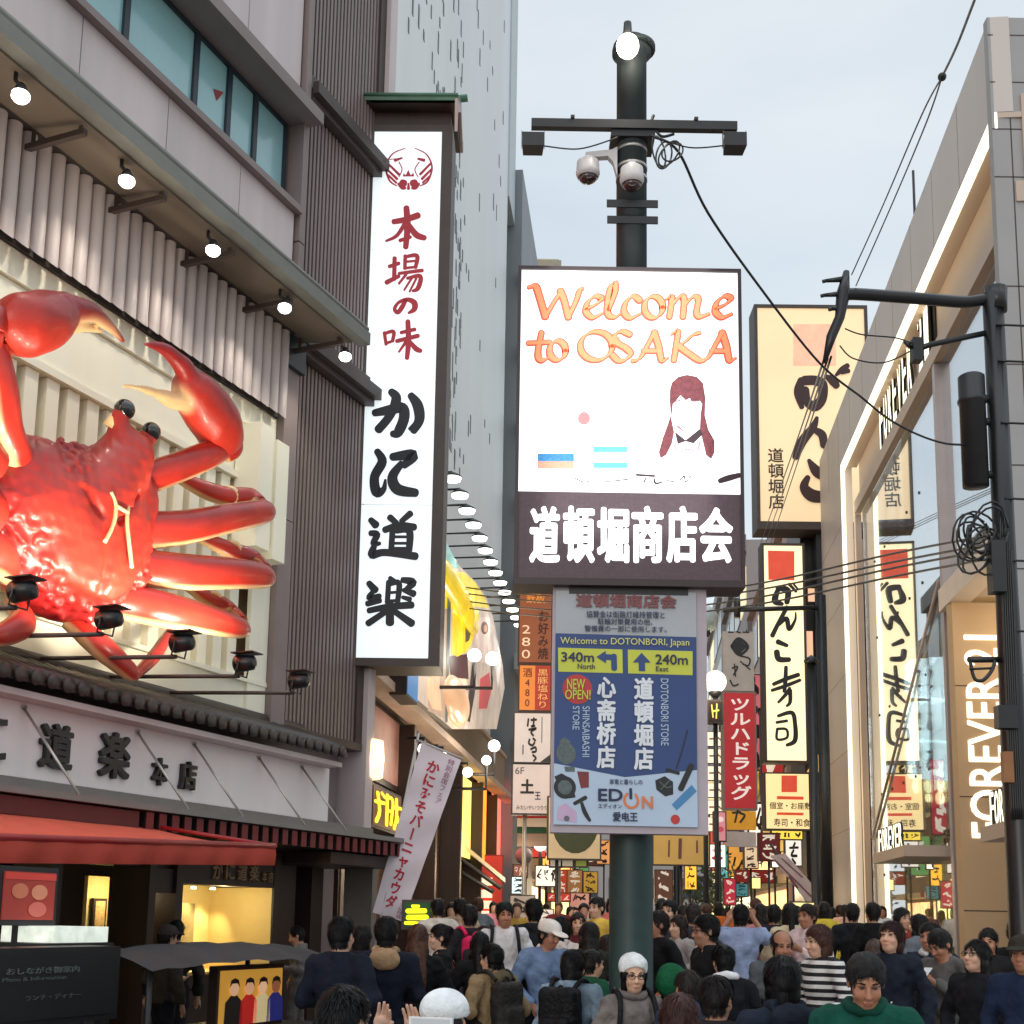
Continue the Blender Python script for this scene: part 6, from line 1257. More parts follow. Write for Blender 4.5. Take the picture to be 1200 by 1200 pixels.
# blade signs fixed to both rows
bl=[(LF,51,4.2,.9,3.2,(206,60,48),'red'),(LF,54,7.6,.8,4.2,(240,226,200),'ivory'),(LF,57,3.9,1.2,1.2,(250,200,70),'yellow'),(LF,61,5.6,.9,3.0,(60,90,150),'blue'),(LF,64,9.0,.8,3.6,(226,140,60),'orange'),(LF,67,4.4,1.1,1.6,(240,240,236),'white'),(LF,71,6.6,.9,4.0,(140,40,50),'maroon'),(LF,76,4.6,1.2,2.2,(90,150,90),'green'),(LF,80,8.2,1.,3.4,(250,216,150),'cream'),
(RF,-47,3.8,1.0,1.3,(250,210,120),'amber'),(RF,-49,6.4,.8,3.4,(176,40,46),'crimson'),(RF,-53,4.2,1.0,2.4,(240,230,214),'off-white'),(RF,-56,8.4,.9,4.2,(230,120,130),'pink'),(RF,-59,5.0,.9,2.2,(60,70,110),'navy'),(RF,-63,4.0,1.2,1.4,(250,180,80),'apricot'),(RF,-68,6.6,.9,4.4,(236,200,80),'mustard'),(RF,-72,4.2,1.1,1.8,(80,160,160),'teal'),(RF,-77,9.2,1.,4.6,(220,214,210),'pearl'),(RF,-82,5.0,1.1,2.6,(200,70,60),'vermilion'),(RF,-90,7.5,1.2,4.,(246,230,170),'pale yellow')]
rb=random.Random(5)
for fr_b,s,z,w_,h_,c,nm in bl:
    side='left' if fr_b is LF else 'right'; o=fr_b.o+fr_b.x*s+fr_b.y*(-.15); x0=o.x if side=='left' else o.x-w_; Yb=o.y
    t=thing('blade_sign',nm+' blade sign fixed to the '+side+'-hand row of buildings down the street','sign',W,(x0+w_/2,Yb,z)); q=MB(); q.box(x0-.05,x0+w_+.05,Yb+.012,Yb+.25,z-.05,z+h_+.05); xw=o.x; q.box(min(xw,xw-.2 if side=='left' else xw),max(xw,xw if side=='left' else xw+.2),Yb+.05,Yb+.15,z+.2,z+.3); q.build('cabinet',m_brown,t)
    q=MB(); q.box(x0,x0+w_,Yb,Yb+.0115,z,z+h_); e=rb.choice([.35,.6,.9]); q.build('face_panel',mat('blade_%d_%d_%d'%c,lin(c),.45,emit=e,var=.1,scale=1.5),t); t['_r']=[x0,z,x0+w_,z+h_]; t['_d']=Yb
    n_=max(1,int(h_/w_)); st=[]
    for k in range(n_):
        y0=100*(k+.12)/n_; y1=100*(k+.88)/n_
        for _ in range(5): st.append([(rb.uniform(18,82),rb.uniform(y0,y1),8),(rb.uniform(18,82),rb.uniform(y0,y1),8)])
    strokes(t,st,(40,30,30) if sum(c)>420 else (240,230,214),.0 if sum(c)>420 else .4)
# street trees far down the right side
m_leaf=mat('leaf_green',(.035,.07,.03),.6,var=.5,scale=3)
for i,(x,y,Y) in enumerate(((826,1030,55),(842,1034,58))):
    s,z=W.hit(x,y,Y); t=thing('street_tree',['dark green street tree far off, nearer the yellow neon strip','dark green street tree far off, nearer the pink festival banner'][i],'tree',W,(s,Y,0),'far street trees')
    q=MB(); q.tube([(s,Y,0),(s+.05,Y,1.6),(s,Y,3)],[.12,.09,.05],8); q.tube([(s,Y,1.8),(s+.6,Y-.2,3.0)],[.05,.02],6); q.tube([(s,Y,1.9),(s-.6,Y+.2,3.1)],[.05,.02],6); q.build('trunk',m_wood,t)
    q=MB(); r=random.Random(i+3)
    for k in range(420):
        a=r.gauss(0,.55),r.gauss(0,.5),r.gauss(0,.6); c=Vector((s+a[0],Y+a[1],3.2+a[2])); u=Vector((r.gauss(0,1),r.gauss(0,1),r.gauss(0,1))).normalized()*.12; v=u.orthogonal().normalized()*.07; q.add([c-u,c+v,c+u,c-v],[(0,1,2,3)])
    q.build('crown',m_leaf,t)
# strings of small paper lanterns added for glow and clutter along the far shops
for nm,fr_l,s_a,s_b,z_l,dd,c_ in (('left',LF,47,66,3.9,-1.2,(255,150,80)),('right',RF,-45,-64,3.7,-1.2,(255,190,120))):
    for k in range(9):
        s_=s_a+(s_b-s_a)*k/8; t=thing('string_lantern','small added glowing paper lantern in the string along the far '+nm+'-hand shops','lantern',fr_l,(s_,dd,z_l),'added lantern string along the far '+nm+' shops')
        q=MB(); q.lathe([(.06,-.2),(.15,-.14),(.18,0),(.15,.14),(.06,.2)],(s_,dd,z_l),'z',12); q.build('shade',glow('string_'+nm,lin(c_),2.0),t); q=MB(); q.tube([(s_,dd,z_l+.2),(s_,dd,z_l+.5),(s_,-.02,z_l+.6)],.015,5); q.build('hook',m_dark,t)
for fr_l,s_,d_,z_,e_ in ((LF,26,-1.5,3,60),(LF,33,-1.5,3,70),(LF,52,-1.8,3,90),(LF,62,-1.8,3,90),(RF,-46,-1.8,3,80),(RF,-58,-1.8,3,90)):  # bare point lights added to warm the street, no lamps behind them
    bd_=[o for o in bpy.data.objects if o.name.startswith(('street_building','brown_shop_front')) and o.parent is None]
    own=sh if fr_l is LF and s_<42 else min((o for o in bd_ if o is not sh),key=lambda o:(o.matrix_world.translation-(fr_l.o+fr_l.x*s_)).length) if len(bd_)>1 else sh
    P_=fr_l.o+fr_l.x*s_+fr_l.y*d_; ld=bpy.data.lights.new('fill_light','POINT'); ld.energy=e_*1.4; ld.color=(1,.78,.5); ld.shadow_soft_size=.4; lo_=bpy.data.objects.new('fill_light',ld); COL.objects.link(lo_); lo_.parent=own; lo_.matrix_world=Matrix.Translation((P_.x,P_.y,z_))
# ================================================================== BUILDINGS OF BOTH ROWS FARTHER ON
def block(label,fr,s0,s1,d,h,col,floors,n,lit_=.35,seed=0):
    t=thing('street_building',label,'building',fr,((s0+s1)/2,d,0)); r=random.Random(seed)
    q=MB(); q.box(s0,s1,d,d+10,0,h); q.build('wall',mat('bw_%d_%d_%d'%col,lin(col),.6,var=.12,scale=.5,streak=True),t)
    q=MB(); q.box(s0,s1,d-.3,d-.002,h-.6,h+.3); q.build('parapet',mat('bp_%d_%d_%d'%col,tuple(v*.7 for v in lin(col)),.6),t)
    q=MB(); q.box(s0+.1,s1-.1,d-.9,d-.002,3.3,3.6); q.build('shop_canopy',mat('sc_%d'%seed,lin(r.choice([(150,40,36),(190,170,140),(60,70,60),(120,70,40)])),.6),t)
    q=MB(); q.box(s0+.3,s1-.3,d-.05,d-.003,.2,3.1); q.build('shop_window',glow('shopwin_%d'%seed,lin(r.choice([(255,210,140),(255,226,180),(240,180,120)])),.8 if seed==4 else 1.7,.5,1.5),t)
    fh=(h-4.6)/floors; w_=(s1-s0)/n
    for f in range(floors):
        for k in range(n):
            q=MB(); a=s0+k*w_+.3; q.box(a,a+w_-.6,d-.06,d-.002,4.6+f*fh,4.6+f*fh+fh*.6)
            on=r.random()<lit_; q.build('window',glow('win_lit',lin((250,220,170)),.6,.2,1.) if on else mat('win_dark',lin((70,80,88)),.15,var=.2,scale=.5),t)
    return t
block('tan shop building on the left row beyond the ledged grey building',LF,50.2,60,0,16,(150,130,116),3,4,.4,1)
block('grey shop building farther down the left row',LF,60.3,74,-.3,20,(128,124,122),4,4,.3,2)
block('brown block at the left row\'s far end',LF,74.4,84,0,18,(120,92,78),4,3,.4,3)
block('dark narrow building standing right after the lit portal',RF,-50.5,-43.6,.6,13.5,(62,56,54),3,2,.3,4)
block('white and pink banded building on the right row past the dark one',RF,-66,-51,.2,18,(206,180,176),4,4,.2,5)
block('grey building on the right row, third past the lit portal',RF,-84,-66.5,.0,22,(160,152,150),5,4,.25,6)
block('pale end building of the right row',RF,-104,-84.5,-.2,24,(176,168,164),6,4,.2,7)
e_=thing('end_building','pale office block closing the far end of the street','building',W,(14,130,0)); q=MB(); q.box(2,28,130,142,0,22); q.build('wall',mat('end_block',lin((168,162,160)),.6,var=.1,scale=.3),e_)
for f in range(5):
    for k in range(7): q=MB(); q.box(3+k*3.5,5.4+k*3.5,129.9,129.998,4+f*3.6,6+f*3.6); q.build('window',mat('win_dark',lin((70,80,88)),.15,var=.2,scale=.5),e_)
rt=thing('rooftop_plant','dark rooftop machine room with a thin aerial showing over the portal edge','rooftop',RF,(-44,4,0)); a=RF.hit(1048,300,4); b=RF.hit(1072,258,4)
q=MB(); q.box(a[0],b[0]+2,4,9,0,b[1]+.0); q.build('tower',mat('roof_plant',lin((70,68,70)),.6,var=.2),rt); c=RF.hit(1070,200,4.5); q=MB(); q.tube([(c[0],4.5,b[1]),(c[0],4.5,c[1])],.05,6); q.build('aerial',m_dark,rt)
# ================================================================== PEOPLE (sculpted bodies, clothes and hair)
m_skin=attr_mat('skin',.48,0,.12,70,.35); _b=m_skin.node_tree.nodes['Principled BSDF']; _b.inputs['Subsurface Weight'].default_value=.12; _b.inputs['Subsurface Radius'].default_value=(.02,.008,.004)
SK=[np.array(lin(c)) for c in ((206,160,132),(190,140,112),(216,172,146),(176,124,98))]
_cm={}
def cloth(c,kind='cloth'):
    k=(tuple(c),kind)
    if k not in _cm: _cm[k]=mat('%s_%d_%d_%d'%(kind,*c),lin(c),.85 if kind=='cloth' else .55,var=.28,scale=6,bump=.9,bscale=16 if kind=='cloth' else 30,spec=.18)
    return _cm[k]
def hairmat(c):
    k=(tuple(c),'hair')
    if k not in _cm:
        m=mat('hair_%d_%d_%d'%c,lin(c),.5,var=.6,scale=40,bump=.0,spec=.22)
        _cm[k]=m
    return _cm[k]
def stripes(c1,c2):
    k=(c1,c2)
    if k not in _cm:
        m=mat('striped_%d_%d'%(c1[0],c2[0]),lin(c1),.85,var=.1); t=m.node_tree; w_=nd(t,'ShaderNodeTexWave',wave_type='BANDS',bands_direction='Z',i_Scale=5.2); w_.inputs['Distortion'].default_value=.3
        tcx=t.nodes.new('ShaderNodeTexCoord'); t.links.new(tcx.outputs['Object'],w_.inputs['Vector']); r=t.nodes.new('ShaderNodeValToRGB'); r.color_ramp.interpolation='CONSTANT'; r.color_ramp.elements[0].color=(*lin(c1),1); r.color_ramp.elements[1].color=(*lin(c2),1); r.color_ramp.elements[1].position=.5
        t.links.new(w_.outputs[0],r.inputs[0]); t.links.new(r.outputs[0],t.nodes['Principled BSDF'].inputs['Base Color']); _cm[k]=m
    return _cm[k]
def rotm(yaw,pitch=0,roll=0):
    return np.array(Matrix.Rotation(yaw,3,'Z')@Matrix.Rotation(pitch,3,'X')@Matrix.Rotation(roll,3,'Y'))
ARMS={  # elbow, wrist, hand tip for the person's left (x>0); facing -y
 'down':((.27,.03,1.13),(.27,-.05,.89),(.27,-.09,.74)),
 'pocket':((.30,.08,1.14),(.20,-.10,.98),(.16,-.14,.90)),
 'hold':((.26,.03,1.13),(.13,-.25,1.12),(.06,-.36,1.14)),
 'phone':((.26,-.04,1.12),(.12,-.27,1.24),(.06,-.35,1.30)),
 'photo':((.27,-.20,1.34),(.13,-.30,1.56),(.08,-.35,1.66)),
 'chest':((.27,.02,1.14),(.08,-.20,1.22),(-.02,-.24,1.28)),
 'bag':((.27,.02,1.14),(.25,-.16,1.02),(.24,-.22,.95)),
 'lift':((.24,-.20,1.34),(.10,-.30,1.48),(.07,-.34,1.59)),
 'up':((.30,-.10,1.50),(.24,-.22,1.74),(.22,-.25,1.86))}
def hair_build(Hs,hcol,t,HC,lvl,hat,long=False):
    P,F=Hs.mesh(); r=np.random.RandomState(len(P)%9973); n0=len(P)
    V=[P]; FF=[F]; nS=(2400,700,0)[lvl]
    if nS and n0:
        zp=P[:,2]; i0=r.randint(0,n0,nS); p=P[i0].copy(); crown=np.array((HC[0],HC[1]+.05,HC[2]+.16)); c=np.array((HC[0],HC[1]+.03,HC[2]+.02))
        wdt=r.uniform(.0012,.0026,nS)*(1 if lvl==0 else 1.8); ln=r.uniform(.006,.0125,nS)*(1 if long else .8); fr_=p[:,1]<HC[1]-.045; ln=np.where(fr_&(p[:,2]<HC[2]+.075),ln*.45,ln); rows=[]
        jit=r.normal(0,.25,(nS,3))
        for k in range(5):
            n=p-c; low=p[:,2]<c[2]-.06; n[low,2]*=.15; n/=np.linalg.norm(n,axis=1)[:,None]+1e-9
            d=(p-crown)*np.array((1,1,.6))+np.array((0,0,-.10))+jit*.05; d-=n*(d*n).sum(1)[:,None]; d/=np.linalg.norm(d,axis=1)[:,None]+1e-9
            if k==0: p=p+n*.0015
            sd=np.cross(n,d); w_=wdt*(1,1.1,1,.75,.1)[k]; rows.append((p-sd*w_[:,None],p+sd*w_[:,None])); p=p+d*ln[:,None]+n*(.0012 if k<3 else .0025)
        A=np.stack([q for rr in rows for q in rr],1).reshape(-1,3); V.append(A); b=n0+np.arange(nS)*10
        for k in range(4): FF.append(np.stack([b+2*k,b+2*k+1,b+2*k+3,b+2*k+2],1))
    P=np.concatenate(V); F=np.concatenate(FF); me=bpy.data.meshes.new('hair'); me.vertices.add(len(P)); me.vertices.foreach_set('co',P.astype(np.float32).ravel())
    me.loops.add(len(F)*4); me.loops.foreach_set('vertex_index',F.astype(np.int32).ravel()); me.polygons.add(len(F)); me.polygons.foreach_set('loop_start',np.arange(0,len(F)*4,4,dtype=np.int32))
    me.update(calc_edges=True); me.polygons.foreach_set('use_smooth',np.ones(len(F),bool)); me.materials.append(hairmat(hcol))
    o=bpy.data.objects.new('hair',me); COL.objects.link(o); o.parent=t; return o
def person(label,px,ptop,Y,yaw=0,H=None,lvl=0,top=(40,42,50),pants=(30,32,40),hair='short',hcol=(24,20,20),skin=0,arms=('down','down'),head=(0,0),coat=False,collar=None,hood=None,inner=None,female=False,hat=None,step=.1,skirt=None,mtop=None,shoe=(30,28,28),sleeve=1.,glasses=False,group=None,beard=False,hands=None):
    """px, ptop: where the crown of the head shows in the photograph; Y: metres down the street. yaw 0 faces the camera."""
    P3=at(px,ptop,Y); z0_=gz(Y); Hh=H or max(1.48,min(1.86,P3.z-z0_)); sc=Hh/1.715
    t=thing('person',label,'person',W,(P3.x,Y,z0_),group)
    t.matrix_world=Matrix.Translation((P3.x,Y,z0_))@Matrix.Rotation(R_(yaw),4,'Z')@Matrix.Scale(sc,4); t['_loc']=[0.,0.,0.]
    vox=(.011,.016,.026)[lvl]; hv=(.0048,.009,.018)[lvl]
    sw=.165 if female else .19; cw=.135 if female else .155
    HC=np.array((0,-.02,1.575)); HR=rotm(R_(head[0]),R_(head[1])); hp=lambda x,y,z: HC+np.array((0,.02,-.09))+HR@np.array((x,y-.02,z+.09))
    A=[]
    for sgn,a in ((1,arms[0]),(-1,arms[1])):
        e,w_,h_=[np.array(v)*np.array((sgn,1,1)) for v in ARMS[a]]; A.append((np.array((sgn*sw,.01,1.372)),e,w_,h_))
    lg=[]
    for sgn in (1,-1):
        f=sgn*step; lg.append((np.array((sgn*.09,.0,.9)),np.array((sgn*.10,-.5*f-.02,.49)),np.array((sgn*.10,-f*.9+.02,.085))))
    pts=np.array([q for a in A for q in a]); xm=max(.34,np.abs(pts[:,0]).max()+.1); ylo=min(-.32,pts[:,1].min()-.1); zhi=max(1.76,pts[:,2].max()+.1)
    fine={'z':[(1.42,1.73,hv)],'x':[(-.11,.11,hv)],'y':[(-.15,.09,hv)]} if lvl<2 else {'z':[(1.44,1.72,hv)]}
    if lvl==0 and hands:
        for a in A: fine['z'].append((min(a[2][2],a[3][2])-.06,max(a[2][2],a[3][2])+.06,.005)); fine['x'].append((-.2,.2,.005)); fine['y'].append((a[3][1]-.08,a[2][1]+.02,.005))
    S=SDF((-xm,ylo,-.01),(xm,.3,zhi),vox,fine)
    # head
    S.ell(hp(0,.012,.045),(.077,.097,.088),.02,rot=HR); S.ell(hp(0,-.022,-.03),(.062,.070,.085),.03,rot=HR); S.ell(hp(0,-.045,-.085),(.036,.036,.026),.03,rot=HR)
    if lvl<2:
        S.cone(hp(0,-.088,.012),hp(0,-.106,-.026),.009,.0145,.012); S.ell(hp(.0,-.098,-.030),(.018,.012,.009),.008,rot=HR)
        for sg in (1,-1):
            S.ell(hp(sg*.032,-.085,.012),(.017,.012,.011),.012,'sub',rot=HR); S.ell(hp(sg*.032,-.082,.030),(.022,.012,.008),.012,rot=HR); S.ell(hp(sg*.036,-.066,-.028),(.024,.022,.024),.02,rot=HR)
            S.ell(hp(sg*.079,.012,.0),(.010,.02,.031),.008,rot=HR)
        S.ell(hp(0,-.090,-.060),(.022,.010,.0065),.006,rot=HR); S.ell(hp(0,-.088,-.069),(.018,.010,.006),.006,rot=HR); S.ell(hp(0,-.1,-.0645),(.02,.008,.0018),.002,'sub',rot=HR)
    S.cone((0,.025,1.36),hp(0,.02,-.06),.056,.050,.03)
    # trunk and limbs
    S.ell((0,.0,1.25),(cw+.01,.10,.2),.06); S.ell((0,.0,1.02),(.14,.098,.14),.06); S.ell((0,.01,.92),(.155,.105,.1),.06); S.cone((-sw+.03,.01,1.365),(sw-.03,.01,1.365),.052,.052,.05)
    for s_,e,w_,h_ in A:
        S.cone(s_,e,.052,.040,.03); S.cone(e,w_,.040,.027,.02)
        d=h_-w_; L_=np.linalg.norm(d); d=d/L_; side=np.cross(d,(0,1,0) if abs(d[1])<.8 else (0,0,1)); side/=np.linalg.norm(side)+1e-9
        k0=w_+d*.035; k1=w_+d*.082; S.cone(w_,k1,.026,.032,.015,flat=.7)
        curl=np.cross(side,d)
        if lvl<2:
            for q in range(4):
                o=side*(q-1.5)*.0205; b=k1+o-d*.005; ln=(.078,.090,.085,.068)[q]; m1=b+d*ln*.55+curl*.008; m2=b+d*ln*.92+curl*.028
                S.cone(b,m1,.0088,.008,.002); S.cone(m1,m2,.008,.0065,.002)
            tb=k0+side*.022; S.cone(tb,tb+side*.028+d*.035,.013,.0105,.01); S.cone(tb+side*.028+d*.035,tb+side*.024+d*.066,.0105,.0085,.004)
        else: S.cone(k1,h_,.03,.018,.02,flat=.7)
    for h_,k_,a_ in lg: S.cone(h_,k_,.082,.055,.03); S.cone(k_,a_,.055,.036,.02); S.cone(a_,a_+np.array((0,-.15,-.045)),.036,.03,.02)
    sk=SK[skin]
    def col(P):
        q=(P-(HC+np.array((0,.02,-.09))))@HR; q=q+np.array((0,.02,-.09))
        c=np.repeat(sk[None],len(P),0).astype(float)
        lip=np.exp(-((q[:,0]/.022)**2+((q[:,2]+.064)/.010)**2)*1.2)*(q[:,1]<-.07); c=c*(1-.6*lip[:,None])+np.array(lin((166,82,78)))*.6*lip[:,None]
        ck=np.exp(-(((np.abs(q[:,0])-.04)/.022)**2+((q[:,2]+.028)/.022)**2))*(q[:,1]<-.05); c=c*(1-.18*ck[:,None])+np.array(lin((200,110,96)))*.18*ck[:,None]
        if beard: b=((q[:,2]<-.04)&(q[:,1]<.0)&(q[:,2]>-.13)); c[b]*=.75
        return c
    S.build('body',m_skin,t,col)
    # eyes and brows
    if lvl<2:
        q=MB()
        for sg in (1,-1):
            c=hp(sg*.032,-.0765,.0115); q.m=0; o0=len(q.v); q.ball(tuple(c),.0125,8,.62); q.m=1; q.ball(tuple(hp(sg*.032,-.0852,.0115)),.0062,6,.85)
            q.tube([tuple(hp(sg*.019,-.086,.0125)),tuple(hp(sg*.032,-.0915,.0195)),tuple(hp(sg*.046,-.083,.0135))],[.0022,.0032,.002],6)
        q.build('eyes',[mat('eye_white',lin((176,160,150)),.35,coat=.3),mat('eye_iris',(.008,.006,.005),.15,coat=1)],t)
        q=MB()
        for sg in (1,-1): q.tube([tuple(hp(sg*.016,-.095,.034)),tuple(hp(sg*.034,-.096,.040)),tuple(hp(sg*.05,-.083,.035))],[.0035,.0045,.002],6)
        q.build('eyebrows',hairmat(hcol),t)
    if glasses:
        q=MB()
        for sg in (1,-1):
            q.tube([tuple(hp(sg*.034+.024*math.cos(a),-.102+.004*abs(math.cos(a)),.010+.018*math.sin(a))) for a in np.linspace(0,6.283,15)],.0025,5)
            q.tube([tuple(hp(sg*.058,-.1,.014)),tuple(hp(sg*.08,.0,.016))],.0025,5)
        q.tube([tuple(hp(-.01,-.105,.014)),tuple(hp(.01,-.105,.014))],.0025,5); q.build('glasses',m_dark,t)
    # hair
    if hair!='bald':
        Hs=SDF((-.22,-.2,1.05 if hair in('long','tail') else 1.35),(.22,.28,1.80),(.0075,.011,.019)[lvl])
        n_=.006
        Hs.ell(hp(0,.016,.050),(.085,.105,.094),.02,rot=HR); Hs.ell(hp(0,.042,-.005),(.077,.072,.08),.03,rot=HR)
        if hair in('bob','long','tail'):
            for sg in (1,-1): Hs.cone(hp(sg*.070,.0,.03),hp(sg*.072,.005,-.09),.024,.020,.03)
            Hs.ell(hp(0,.05,-.05),(.078,.055,.09),.03,rot=HR)
        if hair=='long': 
            Hs.cone(hp(0,.06,-.06),(0,.12,1.22),.072,.06,.04); 
            for sg in (1,-1): Hs.cone(hp(sg*.072,.01,-.08),(sg*.095,-.02,1.27),.026,.018,.03)
        if hair=='tail': Hs.cone(hp(0,.1,.06),(0,.17,1.25),.035,.02,.03)
        if hair=='bun': Hs.ell(hp(0,.105,.08),(.045,.045,.045),.02)
        if hair=='bald_top': Hs.ell(hp(0,-.05,.1),(.09,.11,.07),.02,'sub',rot=HR)
        fz=.060 if hair not in('short','bald_top') else .066
        Hs.ell(hp(0,-.115,fz-.075),(.064 if hair in('long','bob','tail') else .074,.085,.078),.014,'sub',rot=HR)
        Hs.ell(hp(0,-.075,-.09),(.07,.085,.075),.012,'sub',rot=HR)
        if hair in('short','bald_top','bun'):
            for sg in (1,-1): Hs.ell(hp(sg*.088,-.0,-.045),(.03,.045,.055),.01,'sub',rot=HR)
            Hs.ell(hp(0,.02,-.135),(.1,.12,.06),.01,'sub',rot=HR)
        if hat: Hs.ell(hp(0,.01,.105),(.2,.22,.075),.01,'sub',rot=HR)
        Hs.noise(.004 if lvl else .003,55,int(px))
        hair_build(Hs,hcol,t,HC,lvl,bool(hat),hair in('bob','long','tail'))
    if hat:
        kind,hc=hat; Q=SDF((-.17,-.28,1.45),(.17,.2,1.84),(.007,.011,.018)[lvl])
        if kind=='beanie': Q.ell(hp(0,.03,.07),(.104,.122,.10),.02,rot=HR); Q.ell(hp(0,.09,.07),(.085,.07,.085),.04,rot=HR); Q.ell(hp(0,-.09,.0),(.1,.11,.075),.01,'sub',rot=HR); Q.ell(hp(0,.0,-.06),(.2,.2,.07),.01,'sub',rot=HR); Q.noise(.0015,60,3)
        if kind=='cap': Q.ell(hp(0,.01,.065),(.099,.118,.085),.02,rot=HR); Q.ell(hp(0,0,-.03),(.2,.2,.075),.006,'sub',rot=HR); Q.ell(hp(0,-.125,.048),(.078,.085,.012),.012,rot=rotm(R_(head[0]),R_(head[1]+8)))
        if kind=='hood': Q.ell(hp(0,.03,.03),(.12,.13,.135),.02,rot=HR); Q.ell(hp(0,-.11,-.01),(.085,.12,.10),.01,'sub',rot=HR); Q.noise(.005,30,4)
        Q.build('hat',cloth(hc),t)
    # garments
    T=SDF((-xm-.02,ylo,.60),(xm+.02,.3,zhi-.02),vox*1.15); hem=.62 if coat else .88
    T.ell((0,.0,1.25),(cw+.04,.132,.205),.06); T.ell((0,.0,1.02),(.165,.122,.16),.06); T.ell((0,.01,.9),(.178,.13,.13),.06); T.cone((-sw+.03,.01,1.36),(sw-.03,.01,1.36),.066,.066,.05)
    for sg in (1,-1): T.cone((0,.02,1.425),(sg*sw,.01,1.372),.066,.062,.04)
    T.cone((0,.03,1.36),(0,.016,1.475),.088,.070,.03)
    if coat: T.cone((0,.01,.95),(0,.01,.6),.165,.19,.05,flat=.78)
    for s_,e,w_,h_ in A:
        wr=e+(w_-e)*(.93 if sleeve>=1 else .05); T.cone(s_,e,.070,.063,.03)
        if sleeve>=1: T.cone(e,wr,.066,.052,.02)
    T.noise(.008,20,int(px)); T.noise(.005,42,int(px)+5); T.below(hem); T.above(1.47)
    if inner:   # open front
        T.cone((0,-.16,1.44),(0,-.16,hem-.05),.035,.05,.01,'sub')
    T.build('jacket' if coat or sleeve>=1 else 'shirt',mtop or cloth(top),t)
    if inner:
        Q=SDF((-.16,-.2,.85),(.16,.16,1.47),vox); Q.ell((0,-.006,1.25),(cw-.002,.112,.2),.06); Q.ell((0,-.006,1.02),(.132,.108,.16),.06); Q.cone((0,.02,1.36),(0,.012,1.45),.07,.06,.03); Q.above(1.455); Q.below(.87); Q.build('shirt',cloth(inner),t)
    if collar or hood:
        Q=SDF((-.2,-.2,1.25),(.2,.26,1.6),max(.009,vox*.8)); c=hood or collar
        for k in range(14):
            a0=6.283*k/14+.45; a1=6.283*(k+1)/14+.45
            if collar and not hood and k in (9,10): continue
            f=lambda a:(.082*math.cos(a),.015+.085*math.sin(a),1.455+.022*math.sin(a))
            Q.cone(f(a0),f(a1),.026,.026,.015)
        if hood: Q.ell((0,.13,1.40),(.115,.06,.085),.05); Q.ell((0,.10,1.47),(.08,.05,.06),.02,'sub')
        Q.noise(.004,40,7); Q.build('hood' if hood else 'collar',cloth(c),t)
    if skirt:
        Q=SDF((-.3,-.26,.5),(.3,.26,1.0),vox*1.2); Q.cone((0,.01,.95),(0,.01,.52),.15,.21,.03,flat=.8); Q.noise(.01,24,2); Q.above(.97); Q.below(.54); Q.build('skirt',cloth(skirt),t)
    Q=SDF((-.26,-.36,.05),(.26,.36,1.02),vox*1.3); Q.ell((0,.01,.92),(.168,.118,.1),.06)
    for h_,k_,a_ in lg: Q.cone(h_,k_,.097,.07,.03); Q.cone(k_,a_+np.array((0,0,.01)),.07,.058,.02)
    Q.noise(.006,24,int(px)+3); Q.below(.075); Q.build('trousers',cloth(pants),t)
    Q=SDF((-.22,-.42,-.005),(.22,.36,.16),vox*1.1)
    for h_,k_,a_ in lg: 
        b=a_*np.array((1,1,0))+np.array((0,0,.045)); Q.cone(b+np.array((0,.03,0)),b+np.array((0,-.15,-.008)),.05,.042,.02)
    Q.V=np.maximum(Q.V,(0.004-Q.z)[None,None,:]); Q.build('shoes',cloth(shoe),t)
    t['_A']=[float(v) for a in A for v in a[3]]
    return t
def pworld(t,p): return t.matrix_world@Vector(p)
def backpack(t,col,label,big=1.):
    """worn on the back: stays a thing of its own"""
    o=thing('backpack',label,'backpack',W,(0,0,0)); o.matrix_world=t.matrix_world.copy(); o['_loc']=[0.,0.,0.]
    Q=SDF((-.25,.08,.75),(.25,.42,1.5),.014); Q.rbox((0,.215,1.17),(.15*big,.085,.22*big),.06); Q.rbox((0,.30,1.07),(.115*big,.05,.11*big),.04,.02); Q.noise(.005,25,2); Q.build('pack',cloth(col,'nylon'),o)
    for sg in (1,-1):
        q=MB(); q.tube(spline([(sg*.10,.18,1.40),(sg*.12,.06,1.475),(sg*.125,-.085,1.42),(sg*.14,-.135,1.28),(sg*.16,-.10,1.1),(sg*.17,.08,1.0),(sg*.13,.16,.98)]),.02,6); q.build('strap',cloth(col,'nylon'),o)
    q=MB(); q.tube(spline([(-.04,.2,1.39),(0,.2,1.43),(.04,.2,1.39)]),.01,6); q.build('handle',cloth(col,'nylon'),o)
    return o
def phone(t,side,label,flat=False):
    a=t['_A'][:3] if side==0 else t['_A'][3:]; p=Vector(a)
    o=thing('mobile_phone',label,'phone',W,(0,0,0)); o.matrix_world=t.matrix_world@Matrix.Translation(p)@Matrix.Rotation(R_(-50 if flat else -8),4,'X'); o['_loc']=[0.,0.,0.]
    q=MB(); q.box(-.038,.038,-.022,-.014,-.06,.09); q.build('case',mat('phone_case',lin((226,226,228)),.3,var=.03),o); q=MB(); q.box(-.034,.034,-.0138,-.0128,-.052,.082); q.build('display',glow('phone_glow',(.6,.75,.95),.7),o); return o
